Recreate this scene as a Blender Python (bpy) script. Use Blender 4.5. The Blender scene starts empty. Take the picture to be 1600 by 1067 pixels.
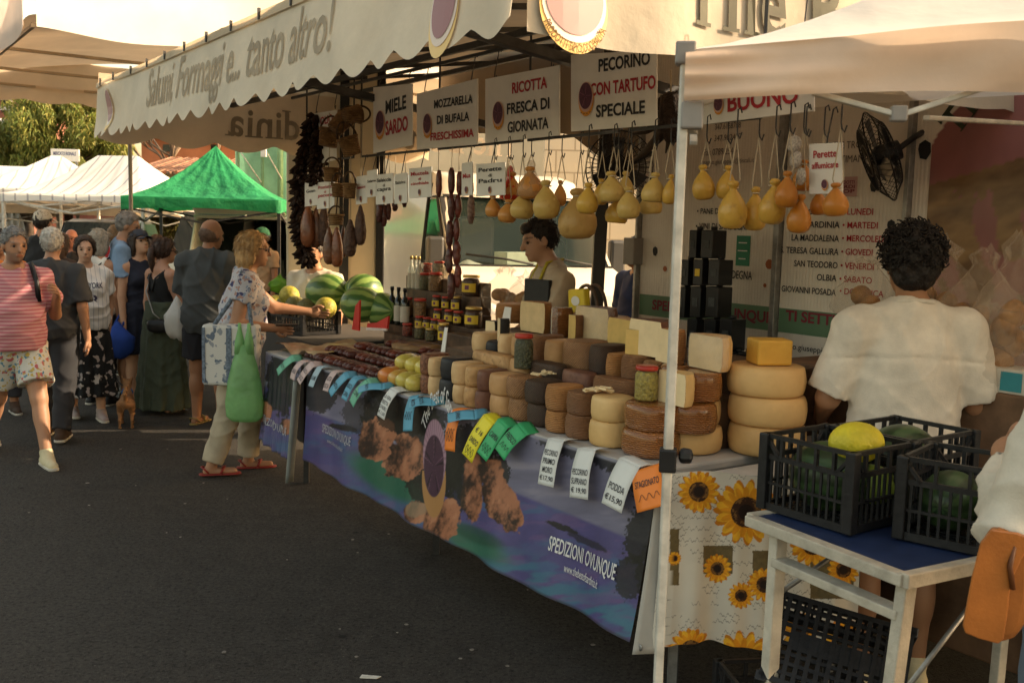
import bpy, bmesh, math, random
import numpy as np
from mathutils import Vector, Matrix
random.seed(7); RNG = np.random.default_rng(11)
R_ = math.radians
scene = bpy.context.scene
COL = scene.collection

# ------------------------------------------------------------------ camera, sky, sun, exposure
CAMH = 1.72
PITCH, ROLL, LENS = R_(6.43), R_(1.5), 35.0
cam_d = bpy.data.cameras.new('camera'); cam = bpy.data.objects.new('camera', cam_d); COL.objects.link(cam)
cam_d.lens = LENS; cam_d.sensor_width = 36.0; cam_d.clip_end = 3000; cam_d.clip_start = .05
CM = Matrix.Translation((0, 0, CAMH)) @ Matrix.Rotation(math.pi/2 - PITCH, 4, 'X') @ Matrix.Rotation(ROLL, 4, 'Z')
cam.matrix_world = CM
cam_d.dof.use_dof = True; cam_d.dof.focus_distance = 4.6; cam_d.dof.aperture_fstop = 8.0
scene.camera = cam
SUN_EL, SUN_AZ = R_(27), R_(82)            # azimuth measured clockwise from +Y: the sun stands behind the stall, to the right
SKY_STRENGTH, SUN_STRENGTH = .15, 2.3
world = bpy.data.worlds.new("World"); scene.world = world; world.use_nodes = True
wn, wl = world.node_tree.nodes, world.node_tree.links
bg = wn['Background']; sky = wn.new('ShaderNodeTexSky'); sky.sky_type = 'NISHITA'; sky.sun_disc = False
sky.sun_elevation = SUN_EL; sky.sun_rotation = SUN_AZ; sky.dust_density = 4.0; sky.ozone_density = .6; sky.air_density = 1.2
tint = wn.new('ShaderNodeMix'); tint.data_type = 'RGBA'; tint.blend_type = 'MULTIPLY'; tint.inputs[0].default_value = 1
tint.inputs[7].default_value = (1.0, .80, .56, 1)
wl.new(sky.outputs[0], tint.inputs[6]); wl.new(tint.outputs[2], bg.inputs[0]); bg.inputs[1].default_value = SKY_STRENGTH
sun_d = bpy.data.lights.new('sun', 'SUN'); sun = bpy.data.objects.new('sun', sun_d); COL.objects.link(sun)
sun_d.energy = SUN_STRENGTH; sun_d.angle = R_(.5); sun_d.color = (1, .80, .56)
sd = Vector((math.sin(SUN_AZ)*math.cos(SUN_EL), math.cos(SUN_AZ)*math.cos(SUN_EL), math.sin(SUN_EL)))
sun.rotation_euler = sd.to_track_quat('Z', 'Y').to_euler(); sun.location = (20, 20, 30)
vs = scene.view_settings; vs.view_transform = 'Standard'; vs.look = 'None'; vs.exposure = 2.0; vs.gamma = 1.0
scene.cycles.max_bounces = 7; scene.cycles.transparent_max_bounces = 10

# ------------------------------------------------------------------ geometry of the place
F_PX = LENS/36*1600
_m3 = np.array(CM.to_3x3())
def ray(px, py):
    v = _m3 @ np.array([(px-800)/F_PX, (533.5-py)/F_PX, -1.0]); return v/v[1]
C0 = np.array([0, 0, CAMH])
def atY(px, py, Y): return C0 + ray(px, py)*Y
def atZ(px, py, z):
    r = ray(px, py); return C0 + r*((z-CAMH)/r[2])
def proj(P):
    q = _m3.T @ (np.asarray(P).reshape(-1, 3) - C0).T
    return 800 + F_PX*q[0]/-q[2], 533.5 - F_PX*q[1]/-q[2]
D2 = np.array([-.575, .818]); N2 = np.array([.818, .575])      # along the stall (away), and into the stall
D3 = np.array([*D2, 0]); N3 = np.array([*N2, 0]); Z3 = np.array([0, 0, 1.0])
O2 = np.array([.54, 3.44])                                      # near front corner of the counter
def SP(s, t, z): q = O2 + D2*s + N2*t; return np.array([q[0], q[1], z])
def atT(px, py, t):
    r = ray(px, py); k = (t + O2 @ N2)/(r[:2] @ N2); return C0 + r*k
def atS(px, py, s):
    r = ray(px, py); k = (s + O2 @ D2)/(r[:2] @ D2); return C0 + r*k
def st(P): q = np.asarray(P)[:2] - O2; return q @ D2, q @ N2
AZ_D = math.atan2(D2[1], D2[0])                                  # angle of the stall axis

def rotz(a): c, s = math.cos(a), math.sin(a); return np.array([[c, -s, 0], [s, c, 0], [0, 0, 1.0]])
def rotx(a): c, s = math.cos(a), math.sin(a); return np.array([[1.0, 0, 0], [0, c, -s], [0, s, c]])
def roty(a): c, s = math.cos(a), math.sin(a); return np.array([[c, 0, s], [0, 1.0, 0], [-s, 0, c]])
def nrm(v): v = np.asarray(v, float); return v/max(np.linalg.norm(v), 1e-9)
def frame_z(zv):
    z = nrm(zv); x = np.cross([0, 1, 0], z)
    if np.linalg.norm(x) < .1: x = np.cross([1, 0, 0], z)
    x = nrm(x); return np.stack([x, np.cross(z, x), z], 1)

class MB:
    def __init__(s): s.v = []; s.f = []
    def add(s, v, f):
        o = len(s.v); s.v.extend([tuple(map(float, p)) for p in v]); s.f.extend([tuple(o+int(i) for i in q) for q in f]); return s
    def box(s, c, size, R=None):
        a = np.array([[x, y, z] for z in (-.5, .5) for y in (-.5, .5) for x in (-.5, .5)])*np.array(size)
        if R is not None: a = a @ np.asarray(R).T
        return s.add(a + np.array(c), [(0, 2, 3, 1), (4, 5, 7, 6), (0, 1, 5, 4), (2, 6, 7, 3), (0, 4, 6, 2), (1, 3, 7, 5)])
    def bar(s, a, b, w, h=None, up=(0, 0, 1)):
        a, b = np.array(a, float), np.array(b, float); h = h or w; z = nrm(b-a); x = np.cross(up, z)
        if np.linalg.norm(x) < .05: x = np.cross((1, 0, 0), z)
        x = nrm(x); y = np.cross(z, x); return s.box((a+b)/2, (w, h, np.linalg.norm(b-a)), np.stack([x, y, z], 1))
    def tube(s, pts, r, n=8, cap=True):
        P = np.array(pts, float); m = len(P); rr = np.full(m, r) if np.isscalar(r) else np.array(r, float)
        T = np.gradient(P, axis=0); T /= np.maximum(np.linalg.norm(T, axis=1), 1e-9)[:, None]
        x = np.cross([0, 0, 1], T[0]);
        if np.linalg.norm(x) < .1: x = np.cross([1, 0, 0], T[0])
        x = nrm(x); V = []
        an = np.arange(n)*2*math.pi/n
        for i in range(m):
            x = nrm(x - T[i]*(x @ T[i])); y = np.cross(T[i], x)
            V.append(P[i] + rr[i]*(np.cos(an)[:, None]*x + np.sin(an)[:, None]*y))
        f = [(i*n+j, i*n+(j+1) % n, (i+1)*n+(j+1) % n, (i+1)*n+j) for i in range(m-1) for j in range(n)]
        if cap: f += [tuple(range(n))[::-1], tuple((m-1)*n+j for j in range(n))]
        return s.add(np.concatenate(V), f)
    def lathe(s, prof, n=24, o=(0, 0, 0), R=None, jit=0.0, sq=1.0):
        V = []
        an = np.arange(n)*2*math.pi/n
        for r, z in prof:
            k = 1 + (RNG.normal(0, jit, n) if jit else 0)
            V.append(np.stack([r*k*np.cos(an), r*k*np.sin(an)*sq, np.full(n, z)], 1))
        V = np.concatenate(V); m = len(prof)
        if R is not None: V = V @ np.asarray(R).T
        f = [(i*n+j, i*n+(j+1) % n, (i+1)*n+(j+1) % n, (i+1)*n+j) for i in range(m-1) for j in range(n)]
        f += [tuple(range(n))[::-1], tuple((m-1)*n+j for j in range(n))]
        return s.add(V + np.array(o), f)
    def ball(s, c, r, n=12, m=8, R=None):
        r = np.array([r]*3 if np.isscalar(r) else r, float)
        th = np.linspace(0, math.pi, m+1); prof = [(max(math.sin(t), .01), -math.cos(t)) for t in th]
        b = MB().lathe(prof, n); V = np.array(b.v)*r
        if R is not None: V = V @ np.asarray(R).T
        return s.add(V + np.array(c), b.f)
    def grid(s, fn, nu, nv):
        U, W = np.meshgrid(np.linspace(0, 1, nu+1), np.linspace(0, 1, nv+1), indexing='ij')
        V = np.array(fn(U.ravel(), W.ravel())); V = V.T if V.shape[0] == 3 and V.ndim == 2 and V.shape[1] != 3 else V
        k = nv+1
        I, J = np.meshgrid(np.arange(nu), np.arange(nv), indexing='ij'); a = (I*k+J).ravel()
        return s.add(V, np.stack([a, a+k, a+k+1, a+1], 1))
    def slab(s, pts, thick, nv):
        """flat outline pts (3-D) with thickness along nv"""
        P = np.array(pts, float); q = P + np.array(nv)*thick; n = len(P)
        return s.add(np.concatenate([P, q]), [tuple(range(n))[::-1], tuple(range(n, 2*n))] + [(i, (i+1) % n, n+(i+1) % n, n+i) for i in range(n)])

USED = {}
def link(name, me, mat, parent=None, smooth=True, bevel=0, solid=0, cols=None, offset=None):
    if smooth and len(me.polygons): me.polygons.foreach_set('use_smooth', [True]*len(me.polygons))
    if mat: me.materials.append(mat)
    if cols is not None:
        a = me.color_attributes.new('Col', 'FLOAT_COLOR', 'POINT')
        c = np.ones((len(me.vertices), 4), np.float32); c[:, :3] = cols; a.data.foreach_set('color', c.ravel())
    o = bpy.data.objects.new(name, me); COL.objects.link(o)
    if parent: o.parent = parent
    if solid:
        m = o.modifiers.new('thickness', 'SOLIDIFY'); m.thickness = solid; m.offset = 0
    if bevel:
        m = o.modifiers.new('bevel', 'BEVEL'); m.width = bevel; m.segments = 2; m.limit_method = 'ANGLE'; m.angle_limit = R_(40); m.harden_normals = False
    return o
def _wloc(o):
    M = Matrix()
    while o: M = (Matrix.Translation(o.location) @ o.rotation_euler.to_matrix().to_4x4()) @ M; o = o.parent
    return M
def part(name, mb, mat, parent=None, smooth=True, world=True, autos=None, **k):
    """one mesh object; world=True: vertices are given in world space and are moved into the parent's space"""
    V = np.array(mb.v, float).reshape(-1, 3)
    if parent is not None and world:
        Mi = np.array(_wloc(parent).inverted()); V = V @ Mi[:3, :3].T + Mi[:3, 3]
    me = bpy.data.meshes.new(name); me.from_pydata(V.tolist(), [], mb.f); me.update()
    o = link(name, me, mat, parent, smooth, **k)
    if smooth and autos is not None:
        try: me.set_sharp_from_angle(angle=R_(autos))
        except Exception: pass
    return o
def tag(o, label, cat, group=None, kind=None):
    if label: o['label'] = label
    if cat: o['category'] = cat
    if group: o['group'] = group
    if kind: o['kind'] = kind
    return o
def thing(name, label, cat, loc=(0, 0, 0), rz=0, group=None):
    o = bpy.data.objects.new(name, None); COL.objects.link(o); o.empty_display_size = .1
    o.location = tuple(map(float, loc)); o.rotation_euler = (0, 0, rz); return tag(o, label, cat, group)
def solo(name, mb, mat, label, cat, group=None, loc=None, **k):
    """a thing that is one mesh; its origin is put at its base"""
    V = np.array(mb.v, float)
    if loc is None: loc = np.array([V[:, 0].mean(), V[:, 1].mean(), V[:, 2].min()])
    b = MB(); b.v = [tuple(p) for p in V - loc]; b.f = mb.f
    o = part(name, b, mat, **k); o.location = tuple(map(float, loc)); return tag(o, label, cat, group)
def dup(root, loc=None, rz=None, label=None):
    r = root.copy(); COL.objects.link(r)
    if loc is not None: r.location = tuple(map(float, loc))
    if rz is not None: r.rotation_euler = (0, 0, rz)
    if label: r['label'] = label
    for ch in list(root.children):
        c = ch.copy(); COL.objects.link(c); c.parent = r
        for g in list(ch.children):
            e = g.copy(); COL.objects.link(e); e.parent = c
    return r

# ------------------------------------------------------------------ text as flat meshes
_tc = {}
def text2d(body, size=1.0, bold=0.0, shear=0.0, xs=1.0, align='CENTER', space=1.0, line=1.0):
    key = (body, bold, shear, align, space, line)
    if key not in _tc:
        cu = bpy.data.curves.new('t', 'FONT'); cu.body = body; cu.size = 1; cu.offset = bold; cu.shear = shear
        cu.align_x = align; cu.align_y = 'CENTER'; cu.space_character = space; cu.space_line = line; cu.resolution_u = 3
        o = bpy.data.objects.new('t', cu); COL.objects.link(o)
        dg = bpy.context.evaluated_depsgraph_get(); me = bpy.data.meshes.new_from_object(o.evaluated_get(dg))
        V = np.array([v.co[:] for v in me.vertices]).reshape(-1, 3)[:, :2]; F = [tuple(p.vertices) for p in me.polygons]
        bpy.data.objects.remove(o); bpy.data.curves.remove(cu); bpy.data.meshes.remove(me); _tc[key] = (V, F)
    V, F = _tc[key]; return V*np.array([size*xs, size]), F
def fit2d(body, w, h, **k):
    """text scaled to fill a w x h box centred on 0"""
    V, F = text2d(body, 1, **k)
    if not len(V): return V, F
    lo, hi = V.min(0), V.max(0); return (V-(lo+hi)/2)/np.maximum(hi-lo, 1e-6)*np.array([w, h]), F
def cut2d(V, F, step):
    bm = bmesh.new(); vs_ = [bm.verts.new((p[0], p[1], 0)) for p in V]
    for f in F:
        try: bm.faces.new([vs_[i] for i in f])
        except ValueError: pass
    lo, hi = V.min(0), V.max(0)
    for ax in (0, 1):
        for c in np.arange(lo[ax]+step, hi[ax], step):
            no = (1, 0, 0) if ax == 0 else (0, 1, 0); co = (c, 0, 0) if ax == 0 else (0, c, 0)
            bmesh.ops.bisect_plane(bm, geom=bm.verts[:]+bm.edges[:]+bm.faces[:], plane_co=co, plane_no=no)
    bm.verts.index_update(); out = np.array([v.co[:2] for v in bm.verts]), [tuple(v.index for v in f.verts) for f in bm.faces]
    bm.free(); return out
def on_plane(VF, o, u, v, mb=None):
    V, F = VF; mb = mb or MB(); P = np.array(o) + V[:, :1]*np.array(u) + V[:, 1:2]*np.array(v); return mb.add(P, F)
def disc2d(rx, ry, n=28, cx=0, cy=0):
    a = np.arange(n)*2*math.pi/n; return np.stack([cx+rx*np.cos(a), cy+ry*np.sin(a)], 1), [tuple(range(n))]

# ------------------------------------------------------------------ numpy noise for prints
def _h(ix, iy, sd):
    n = (ix*374761393 + iy*668265263 + sd*974711) & 0x7fffffff; n = ((n ^ (n >> 13))*1274126177) & 0x7fffffff
    return ((n ^ (n >> 16)) & 0xffff)/65535.0
def vnoise(x, y, sd=0):
    ix, iy = np.floor(x).astype(np.int64), np.floor(y).astype(np.int64); fx, fy = x-ix, y-iy; fx, fy = fx*fx*(3-2*fx), fy*fy*(3-2*fy)
    return (_h(ix, iy, sd)*(1-fx)+_h(ix+1, iy, sd)*fx)*(1-fy) + (_h(ix, iy+1, sd)*(1-fx)+_h(ix+1, iy+1, sd)*fx)*fy
def fbm(x, y, sd=0, o=4):
    r = 0; a = .5
    for i in range(o): r = r + a*vnoise(x, y, sd+i); x, y, a = x*2.03, y*2.03, a*.5
    return r/(1-.5**o)
def lin(c): return tuple(((v/255)/12.92 if v/255 <= .04045 else ((v/255+.055)/1.055)**2.4) for v in c)

# ------------------------------------------------------------------ materials
_mats = {}
def M(key, col=(.5, .5, .5), rough=.6, var=.12, scale=6, metal=0, bump=0, bscale=60, transl=0, trans=0, alpha=1, col2=None, spec=.4, coat=0, fn=None, attr=False, ior=1.45, wave=None, bdist=.02):
    if key in _mats: return _mats[key]
    m = bpy.data.materials.new(key); m.use_nodes = True; nt = m.node_tree; N, L = nt.nodes, nt.links; b = N['Principled BSDF']; out = N['Material Output']
    b.inputs['Roughness'].default_value = rough; b.inputs['Metallic'].default_value = metal; b.inputs['IOR'].default_value = ior
    b.inputs['Specular IOR Level'].default_value = spec; b.inputs['Transmission Weight'].default_value = trans; b.inputs['Alpha'].default_value = alpha
    b.inputs['Coat Weight'].default_value = coat
    tc = N.new('ShaderNodeTexCoord'); oi = N.new('ShaderNodeObjectInfo'); ad = N.new('ShaderNodeVectorMath'); ad.operation = 'ADD'
    ml = N.new('ShaderNodeMath'); ml.operation = 'MULTIPLY'; ml.inputs[1].default_value = 37.0
    L.new(oi.outputs['Random'], ml.inputs[0]); L.new(tc.outputs['Object'], ad.inputs[0]); L.new(ml.outputs[0], ad.inputs[1])
    vec = ad.outputs[0]
    if attr:
        a = N.new('ShaderNodeAttribute'); a.attribute_name = 'Col'; csrc = a.outputs['Color']
    else:
        no = N.new('ShaderNodeTexNoise'); no.inputs['Scale'].default_value = scale; no.inputs['Detail'].default_value = 6; no.inputs['Roughness'].default_value = .6
        L.new(vec, no.inputs['Vector'])
        cr = N.new('ShaderNodeValToRGB'); c = np.array(col[:3]); c2 = np.array(col2[:3]) if col2 is not None else np.clip(c*(1-var*1.6), 0, 1)
        c1 = np.clip(c*(1+var*.6), 0, 1) if col2 is None else c
        cr.color_ramp.elements[0].position = .32; cr.color_ramp.elements[1].position = .68
        cr.color_ramp.elements[0].color = (*c2, 1); cr.color_ramp.elements[1].color = (*c1, 1)
        L.new(no.outputs[0], cr.inputs[0]); csrc = cr.outputs[0]
    if fn: csrc = fn(N, L, tc.outputs['Object'], csrc)
    L.new(csrc, b.inputs['Base Color'])
    hsrc = None
    if bump:
        bn = N.new('ShaderNodeTexNoise'); bn.inputs['Scale'].default_value = bscale; bn.inputs['Detail'].default_value = 5; L.new(vec, bn.inputs['Vector']); hsrc = bn.outputs[0]
    if wave:
        wv = N.new('ShaderNodeTexWave'); wv.inputs['Scale'].default_value = wave[0]; wv.inputs['Distortion'].default_value = wave[1]; wv.inputs['Detail'].default_value = 2
        wv.inputs['Detail Scale'].default_value = 2; wv.bands_direction = wave[2]; L.new(tc.outputs['Object'], wv.inputs['Vector']); hw = wv.outputs[1]
        if hsrc is not None:
            mx = N.new('ShaderNodeMath'); mx.operation = 'ADD'; L.new(hsrc, mx.inputs[0]); L.new(hw, mx.inputs[1]); hsrc = mx.outputs[0]
        else: hsrc = hw; bump = bump or .5
    if hsrc is not None:
        bp = N.new('ShaderNodeBump'); bp.inputs['Strength'].default_value = bump; bp.inputs['Distance'].default_value = bdist; L.new(hsrc, bp.inputs['Height']); L.new(bp.outputs[0], b.inputs['Normal'])
    if transl:
        tr = N.new('ShaderNodeBsdfTranslucent'); L.new(csrc, tr.inputs[0]); mx = N.new('ShaderNodeMixShader'); mx.inputs[0].default_value = transl
        L.new(b.outputs[0], mx.inputs[1]); L.new(tr.outputs[0], mx.inputs[2]); L.new(mx.outputs[0], out.inputs[0])
    _mats[key] = m; return m
def mixc(N, L, fac, a, b):
    x = N.new('ShaderNodeMix'); x.data_type = 'RGBA'
    if hasattr(fac, 'default_value') or not isinstance(fac, (int, float)): L.new(fac, x.inputs[0])
    else: x.inputs[0].default_value = fac
    for s, i in ((a, 6), (b, 7)):
        if isinstance(s, tuple): x.inputs[i].default_value = (*s[:3], 1)
        else: L.new(s, x.inputs[i])
    return x.outputs[2]
def thr(N, L, src, lo, hi):
    r = N.new('ShaderNodeMapRange'); r.inputs[1].default_value = lo; r.inputs[2].default_value = hi; L.new(src, r.inputs[0]); return r.outputs[0]
# ------------------------------------------------------------------ shared materials
cloth_white = M('awning cloth', (.90, .80, .63), .75, .10, 2.5, transl=.42, bump=.25, bscale=9, bdist=.03)
cloth_tent = M('white tent cloth', (.84, .82, .78), .75, .06, 3, transl=.35)
cloth_green = M('green tent cloth', (.035, .34, .13), .6, .2, 2.5, transl=.4, bump=.6, bscale=5, bdist=.12)
cloth_cream = M('soiled canopy cloth', (.80, .63, .49), .8, .16, 2.2, transl=.45, bump=.3, bscale=7, bdist=.03, col2=(.66, .49, .36))
cloth_roof = M('canopy roof cloth', (.80, .76, .70), .75, .08, 2, transl=.35, bump=.25, bscale=5, bdist=.04)
steel = M('grey steel', (.32, .31, .29), .45, .2, 20, metal=.7)
darksteel = M('dark steel', (.05, .047, .045), .5, .2, 20, metal=.3)
whitepaint = M('white painted metal', (.72, .68, .60), .45, .10, 5, bump=.05)
whitetube = M('white enamelled tube', (.56, .53, .46), .4, .22, 14)
alu = M('aluminium', (.55, .53, .50), .4, .18, 18, metal=.6)
black = M('black plastic', (.012, .012, .013), .45, .2, 30)
blackrub = M('black rubber', (.010, .010, .010), .7, .2, 30)
card_white = M('white card', (.74, .71, .66), .55, .05, 8)
ink_black = M('black ink', (.02, .02, .022), .6, .1)
ink_red = M('red ink', (.42, .02, .03), .6, .1)
ink_grey = M('faded grey ink', (.50, .42, .31), .8, .15, 5, transl=.4)
ink_wine = M('wine red ink', (.19, .02, .035), .6, .1)
ink_white = M('white ink', (.66, .64, .62), .6, .1)
print_attr = M('printed colours', rough=.5, attr=True)
woodm = M('brown wood', (.10, .055, .03), .6, .4, 12)

# ------------------------------------------------------------------ ground
def asphalt(N, L, oc, c):
    def nz(sc, d=5, r=.6):
        n = N.new('ShaderNodeTexNoise'); n.inputs['Scale'].default_value = sc; n.inputs['Detail'].default_value = d; n.inputs['Roughness'].default_value = r; L.new(oc, n.inputs[0]); return n.outputs[0]
    def vo(sc):
        v = N.new('ShaderNodeTexVoronoi'); v.inputs['Scale'].default_value = sc; L.new(oc, v.inputs[0]); return v.outputs[0]
    a = mixc(N, L, thr(N, L, nz(.55, 7, .65), .34, .66), (.027, .024, .0205), (.049, .0435, .037))
    a = mixc(N, L, thr(N, L, nz(9, 6, .75), .40, .66), a, (.054, .048, .041))
    a = mixc(N, L, thr(N, L, nz(70, 4, .8), .52, .70), a, (.085, .077, .067))
    a = mixc(N, L, thr(N, L, nz(48, 3, .8), .50, .34), a, (.012, .011, .010))
    a = mixc(N, L, thr(N, L, vo(2.3), .055, .03), a, (.013, .012, .011))
    return mixc(N, L, thr(N, L, vo(17), .07, .05), a, (.10, .09, .08))
asph = M('asphalt', rough=.88, fn=asphalt, bump=.9, bscale=200, bdist=.01, spec=.25)
g = MB(); g.grid(lambda u, w: np.stack([(u-.5)*500, w*500-60, 0*u], 1), 20, 20)
tag(part('ground', g, asph), None, None, kind='structure')
g = MB(); q = atZ(577, 1057, .004)
g.slab([q + np.array(p) for p in ((-.035, -.012, 0), (.03, -.016, 0), (.045, .004, 0), (-.03, .014, 0))], .003, (0, 0, 1))
part('road_paint', g, M('road paint', (.62, .58, .5), .8, .2, 60), smooth=False)['kind'] = 'structure'
scr = MB()
for i in range(34):
    px, py = random.uniform(20, 940), random.uniform(700, 1060); q = atZ(px, py, .004); r = random.uniform(.004, .012)
    if py > 650 + .45*(px-400): scr.slab([q+np.array((r*math.cos(a)*random.uniform(.6, 1.3), r*math.sin(a), 0)) for a in np.arange(6)*1.047], .002, (0, 0, 1))
tag(part('litter_specks', scr, M('paper scraps', (.25, .22, .19), .9, .3, 40), smooth=False), 'tiny pale scraps and specks scattered on the dark asphalt', 'litter', kind='stuff')

# ------------------------------------------------------------------ emblem (purple wheel over a yellow crescent)
def emblem(mb, cols, o, u, v, h, nv, eps=.0015):
    o, u, v, nv = (np.array(x, float) for x in (o, u, v, nv))
    def lay(VF, k, c):
        n0 = len(mb.v); on_plane(VF, o + nv*eps*k, u, v, mb); cols.extend([c]*(len(mb.v)-n0))
    lay(disc2d(.36*h, .5*h, 32), 0, lin((222, 150, 40)))
    lay(disc2d(.345*h, .44*h, 32, 0, .06*h), 1, lin((205, 165, 150)))
    lay(disc2d(.30*h, .385*h, 32, 0, .09*h), 2, lin((88, 42, 62)))
    for a in range(9):                                            # radial scratches of the rind
        th = a*.7; c, s = math.cos(th), math.sin(th)
        V = np.array([(.03*h*c-.006*h*s, .09*h+.04*h*s), (.26*h*c-.008*h*s, .09*h+.33*h*s-.004*h), (.26*h*c+.008*h*s, .09*h+.33*h*s+.008*h), (.03*h*c+.006*h*s, .09*h+.05*h*s+.006*h)])
        lay((V, [(0, 1, 2, 3)]), 3, lin((50, 22, 38)) if a % 2 else lin((150, 90, 110)))
    for x in (-.2, -.07, .07, .2): lay(disc2d(.035*h, .014*h, 8, x*h, -.44*h+abs(x)*.25*h), 2, lin((120, 70, 25)))
    return mb
def emblem_part(o, u, v, h, nv, parent):
    mb, c = MB(), []; emblem(mb, c, o, u, v, h, nv); return part('emblem', mb, print_attr, parent, smooth=False, cols=np.array(c))
def lettering(t, rows, parent, name='lettering', mat=ink_black, eps=.004, **k):
    """rows: (text, left px, right px, centre py, height px) as read off the photograph, put on the plane t"""
    mb = MB()
    for body, l, r, y, h in rows:
        a, b = atT(l, y, t-eps), atT(r, y, t-eps); c = atT((l+r)/2, y, t-eps)
        hh = h/F_PX*c[1]; on_plane(fit2d(body, np.linalg.norm((b-a)[:2]), hh, **k), c, -D3, Z3, mb)
    return part(name, mb, mat, parent, smooth=False)

# ------------------------------------------------------------------ the awning of the stall
AW_T0, AW_T1, AW_S0, AW_S1, AW_ZB, AW_ZT = -.70, 2.05, -.07, 5.15, 2.30, 2.66
aw = thing('stall_awning', 'large dirty white stall awning with scalloped valance reading Salumi Formaggi e tanto altro', 'awning', SP(2.5, -.7, 2.3))
def vsurf(s, w, off=0.0):                                        # front valance, w 0 bottom .. 1 top
    sag = .05*np.sin((s-AW_S0)/(AW_S1-AW_S0)*math.pi); rip = .012*np.sin(s*7.3+1)*(1-w) + .006*np.sin(s*17)*(1-w) + .03*np.exp(-((s-4.75)/.3)**2)*np.sin(w*5)
    t = AW_T0 - .05*(1-w) + rip - off
    zt = AW_ZT + .10*np.clip((1.2-s)/1.3, 0, 1)*0
    z = AW_ZB + w*(zt-AW_ZB) - sag*(1-w)*.6
    return np.stack([O2[0]+D2[0]*s+N2[0]*t, O2[1]+D2[1]*s+N2[1]*t, z], 1)
NSC = 23
def fn(u, w):
    s = AW_S0 + u*(AW_S1-AW_S0); sc = np.abs(np.sin(u*NSC*math.pi))**1.3
    ww = w - (1-w)*(.02+.125*sc) + (1-w)*.10
    return vsurf(s, ww)
m = MB(); m.grid(fn, NSC*12, 8); fv = part('front_valance', m, cloth_white, aw)
m = MB(); m.grid(lambda u, w: vsurf(AW_S0+u*(AW_S1-AW_S0), .93+.10*w, .012), 120, 2)
part('hem_strip', m, M('hem cloth', (.62, .50, .34), .8, .15, 5, transl=.3), aw)
tl = []
for k in np.linspace(AW_S0+.2, AW_S1-.2, 14): tl.append(vsurf(np.array([k]), np.array([1.0]), .016)[0])
for q in tl: m = MB(); m.box(q, (.012, .012, .05), rotz(AZ_D)); part('tie', m, darksteel, aw, smooth=False)
# writing on the front valance
a, b = atT(237, 140, AW_T0), atT(528, 72, AW_T0); sa, sb = st(a)[0], st(b)[0]
V, F = fit2d('Salumi, Formaggi e... tanto altro!', abs(sa-sb), .285, bold=.012); V, F = cut2d(V, F, .04)
def to_valance(V, sc, wc, off=.004): return vsurf(sc - V[:, 0], wc + V[:, 1]/(AW_ZT-AW_ZB), off)
part('valance_lettering', MB().add(to_valance(V, (sa+sb)/2, .50), F), ink_grey, fv, smooth=False)
def soft_emblem(surf, parent, h, ccs):
    mb, cc = MB(), []
    for k, (rx, ry, cy, c) in enumerate(ccs):
        V, F = disc2d(rx*h, ry*h, 32, 0, cy*h); V, F = cut2d(V, F, .05)
        P = surf(V, .007+.002*k); cc.extend([c]*len(P)); mb.add(P, F)
    return part('emblem', mb, print_attr, parent, smooth=False, cols=np.array(cc))
EMB = [(.36, .5, 0, lin((226, 188, 120))), (.34, .43, .06, lin((216, 196, 180))), (.29, .37, .09, lin((150, 104, 104)))]
for px, py in ((712, 22), (177, 172)):
    s0, z0 = st(atT(px, py, AW_T0))[0], atT(px, py, AW_T0)[2]
    so = soft_emblem(lambda V, off, s0=s0, z0=z0: vsurf(s0-V[:, 0]*.8, (z0-AW_ZB)/(AW_ZT-AW_ZB)+V[:, 1]/(AW_ZT-AW_ZB), off), fv, .28, EMB)
def esurf(s0, sg):
    def f(t, w, off=0.0):
        rip = .018*np.sin(t*6.5)*(1-w) + .01*np.sin(t*15+1)*(1-w)
        s = s0 + sg*(.04*(1-w)) + rip + sg*off
        return np.stack([O2[0]+D2[0]*s+N2[0]*t, O2[1]+D2[1]*s+N2[1]*t, AW_ZB - (.03 if sg < 0 else 0) + w*(.65 if sg < 0 else .45) + 0*s], 1)
    return f
ne, fe = esurf(AW_S0, -1), esurf(AW_S1, 1)
m = MB(); m.grid(lambda u, w: ne(AW_T0+u*(AW_T1+.4-AW_T0), w-(1-w)*(.03*np.abs(np.sin(u*5*math.pi))-.03)), 120, 8); nv_ = part('end_valance', m, M('end valance cloth darkened for sun', (.60, .52, .40), .8, .14, 2.5, transl=.35, bump=.25, bscale=9, bdist=.03), aw)  # near end: base colour darkened to hold back the direct sunlight on it
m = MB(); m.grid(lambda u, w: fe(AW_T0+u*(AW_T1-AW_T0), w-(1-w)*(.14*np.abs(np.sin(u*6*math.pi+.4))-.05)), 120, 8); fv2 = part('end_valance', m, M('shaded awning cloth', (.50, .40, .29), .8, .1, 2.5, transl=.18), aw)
def serif_text(body, w, h):
    V, F = text2d(body, 1, bold=.012); lo, hi = V.min(0), V.max(0)
    return (V-(lo+hi)/2)/(hi-lo)*np.array([w, h]), F
ink_serif = M('sage grey ink', (.09, .085, .055), .8, .2, 6)
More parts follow.
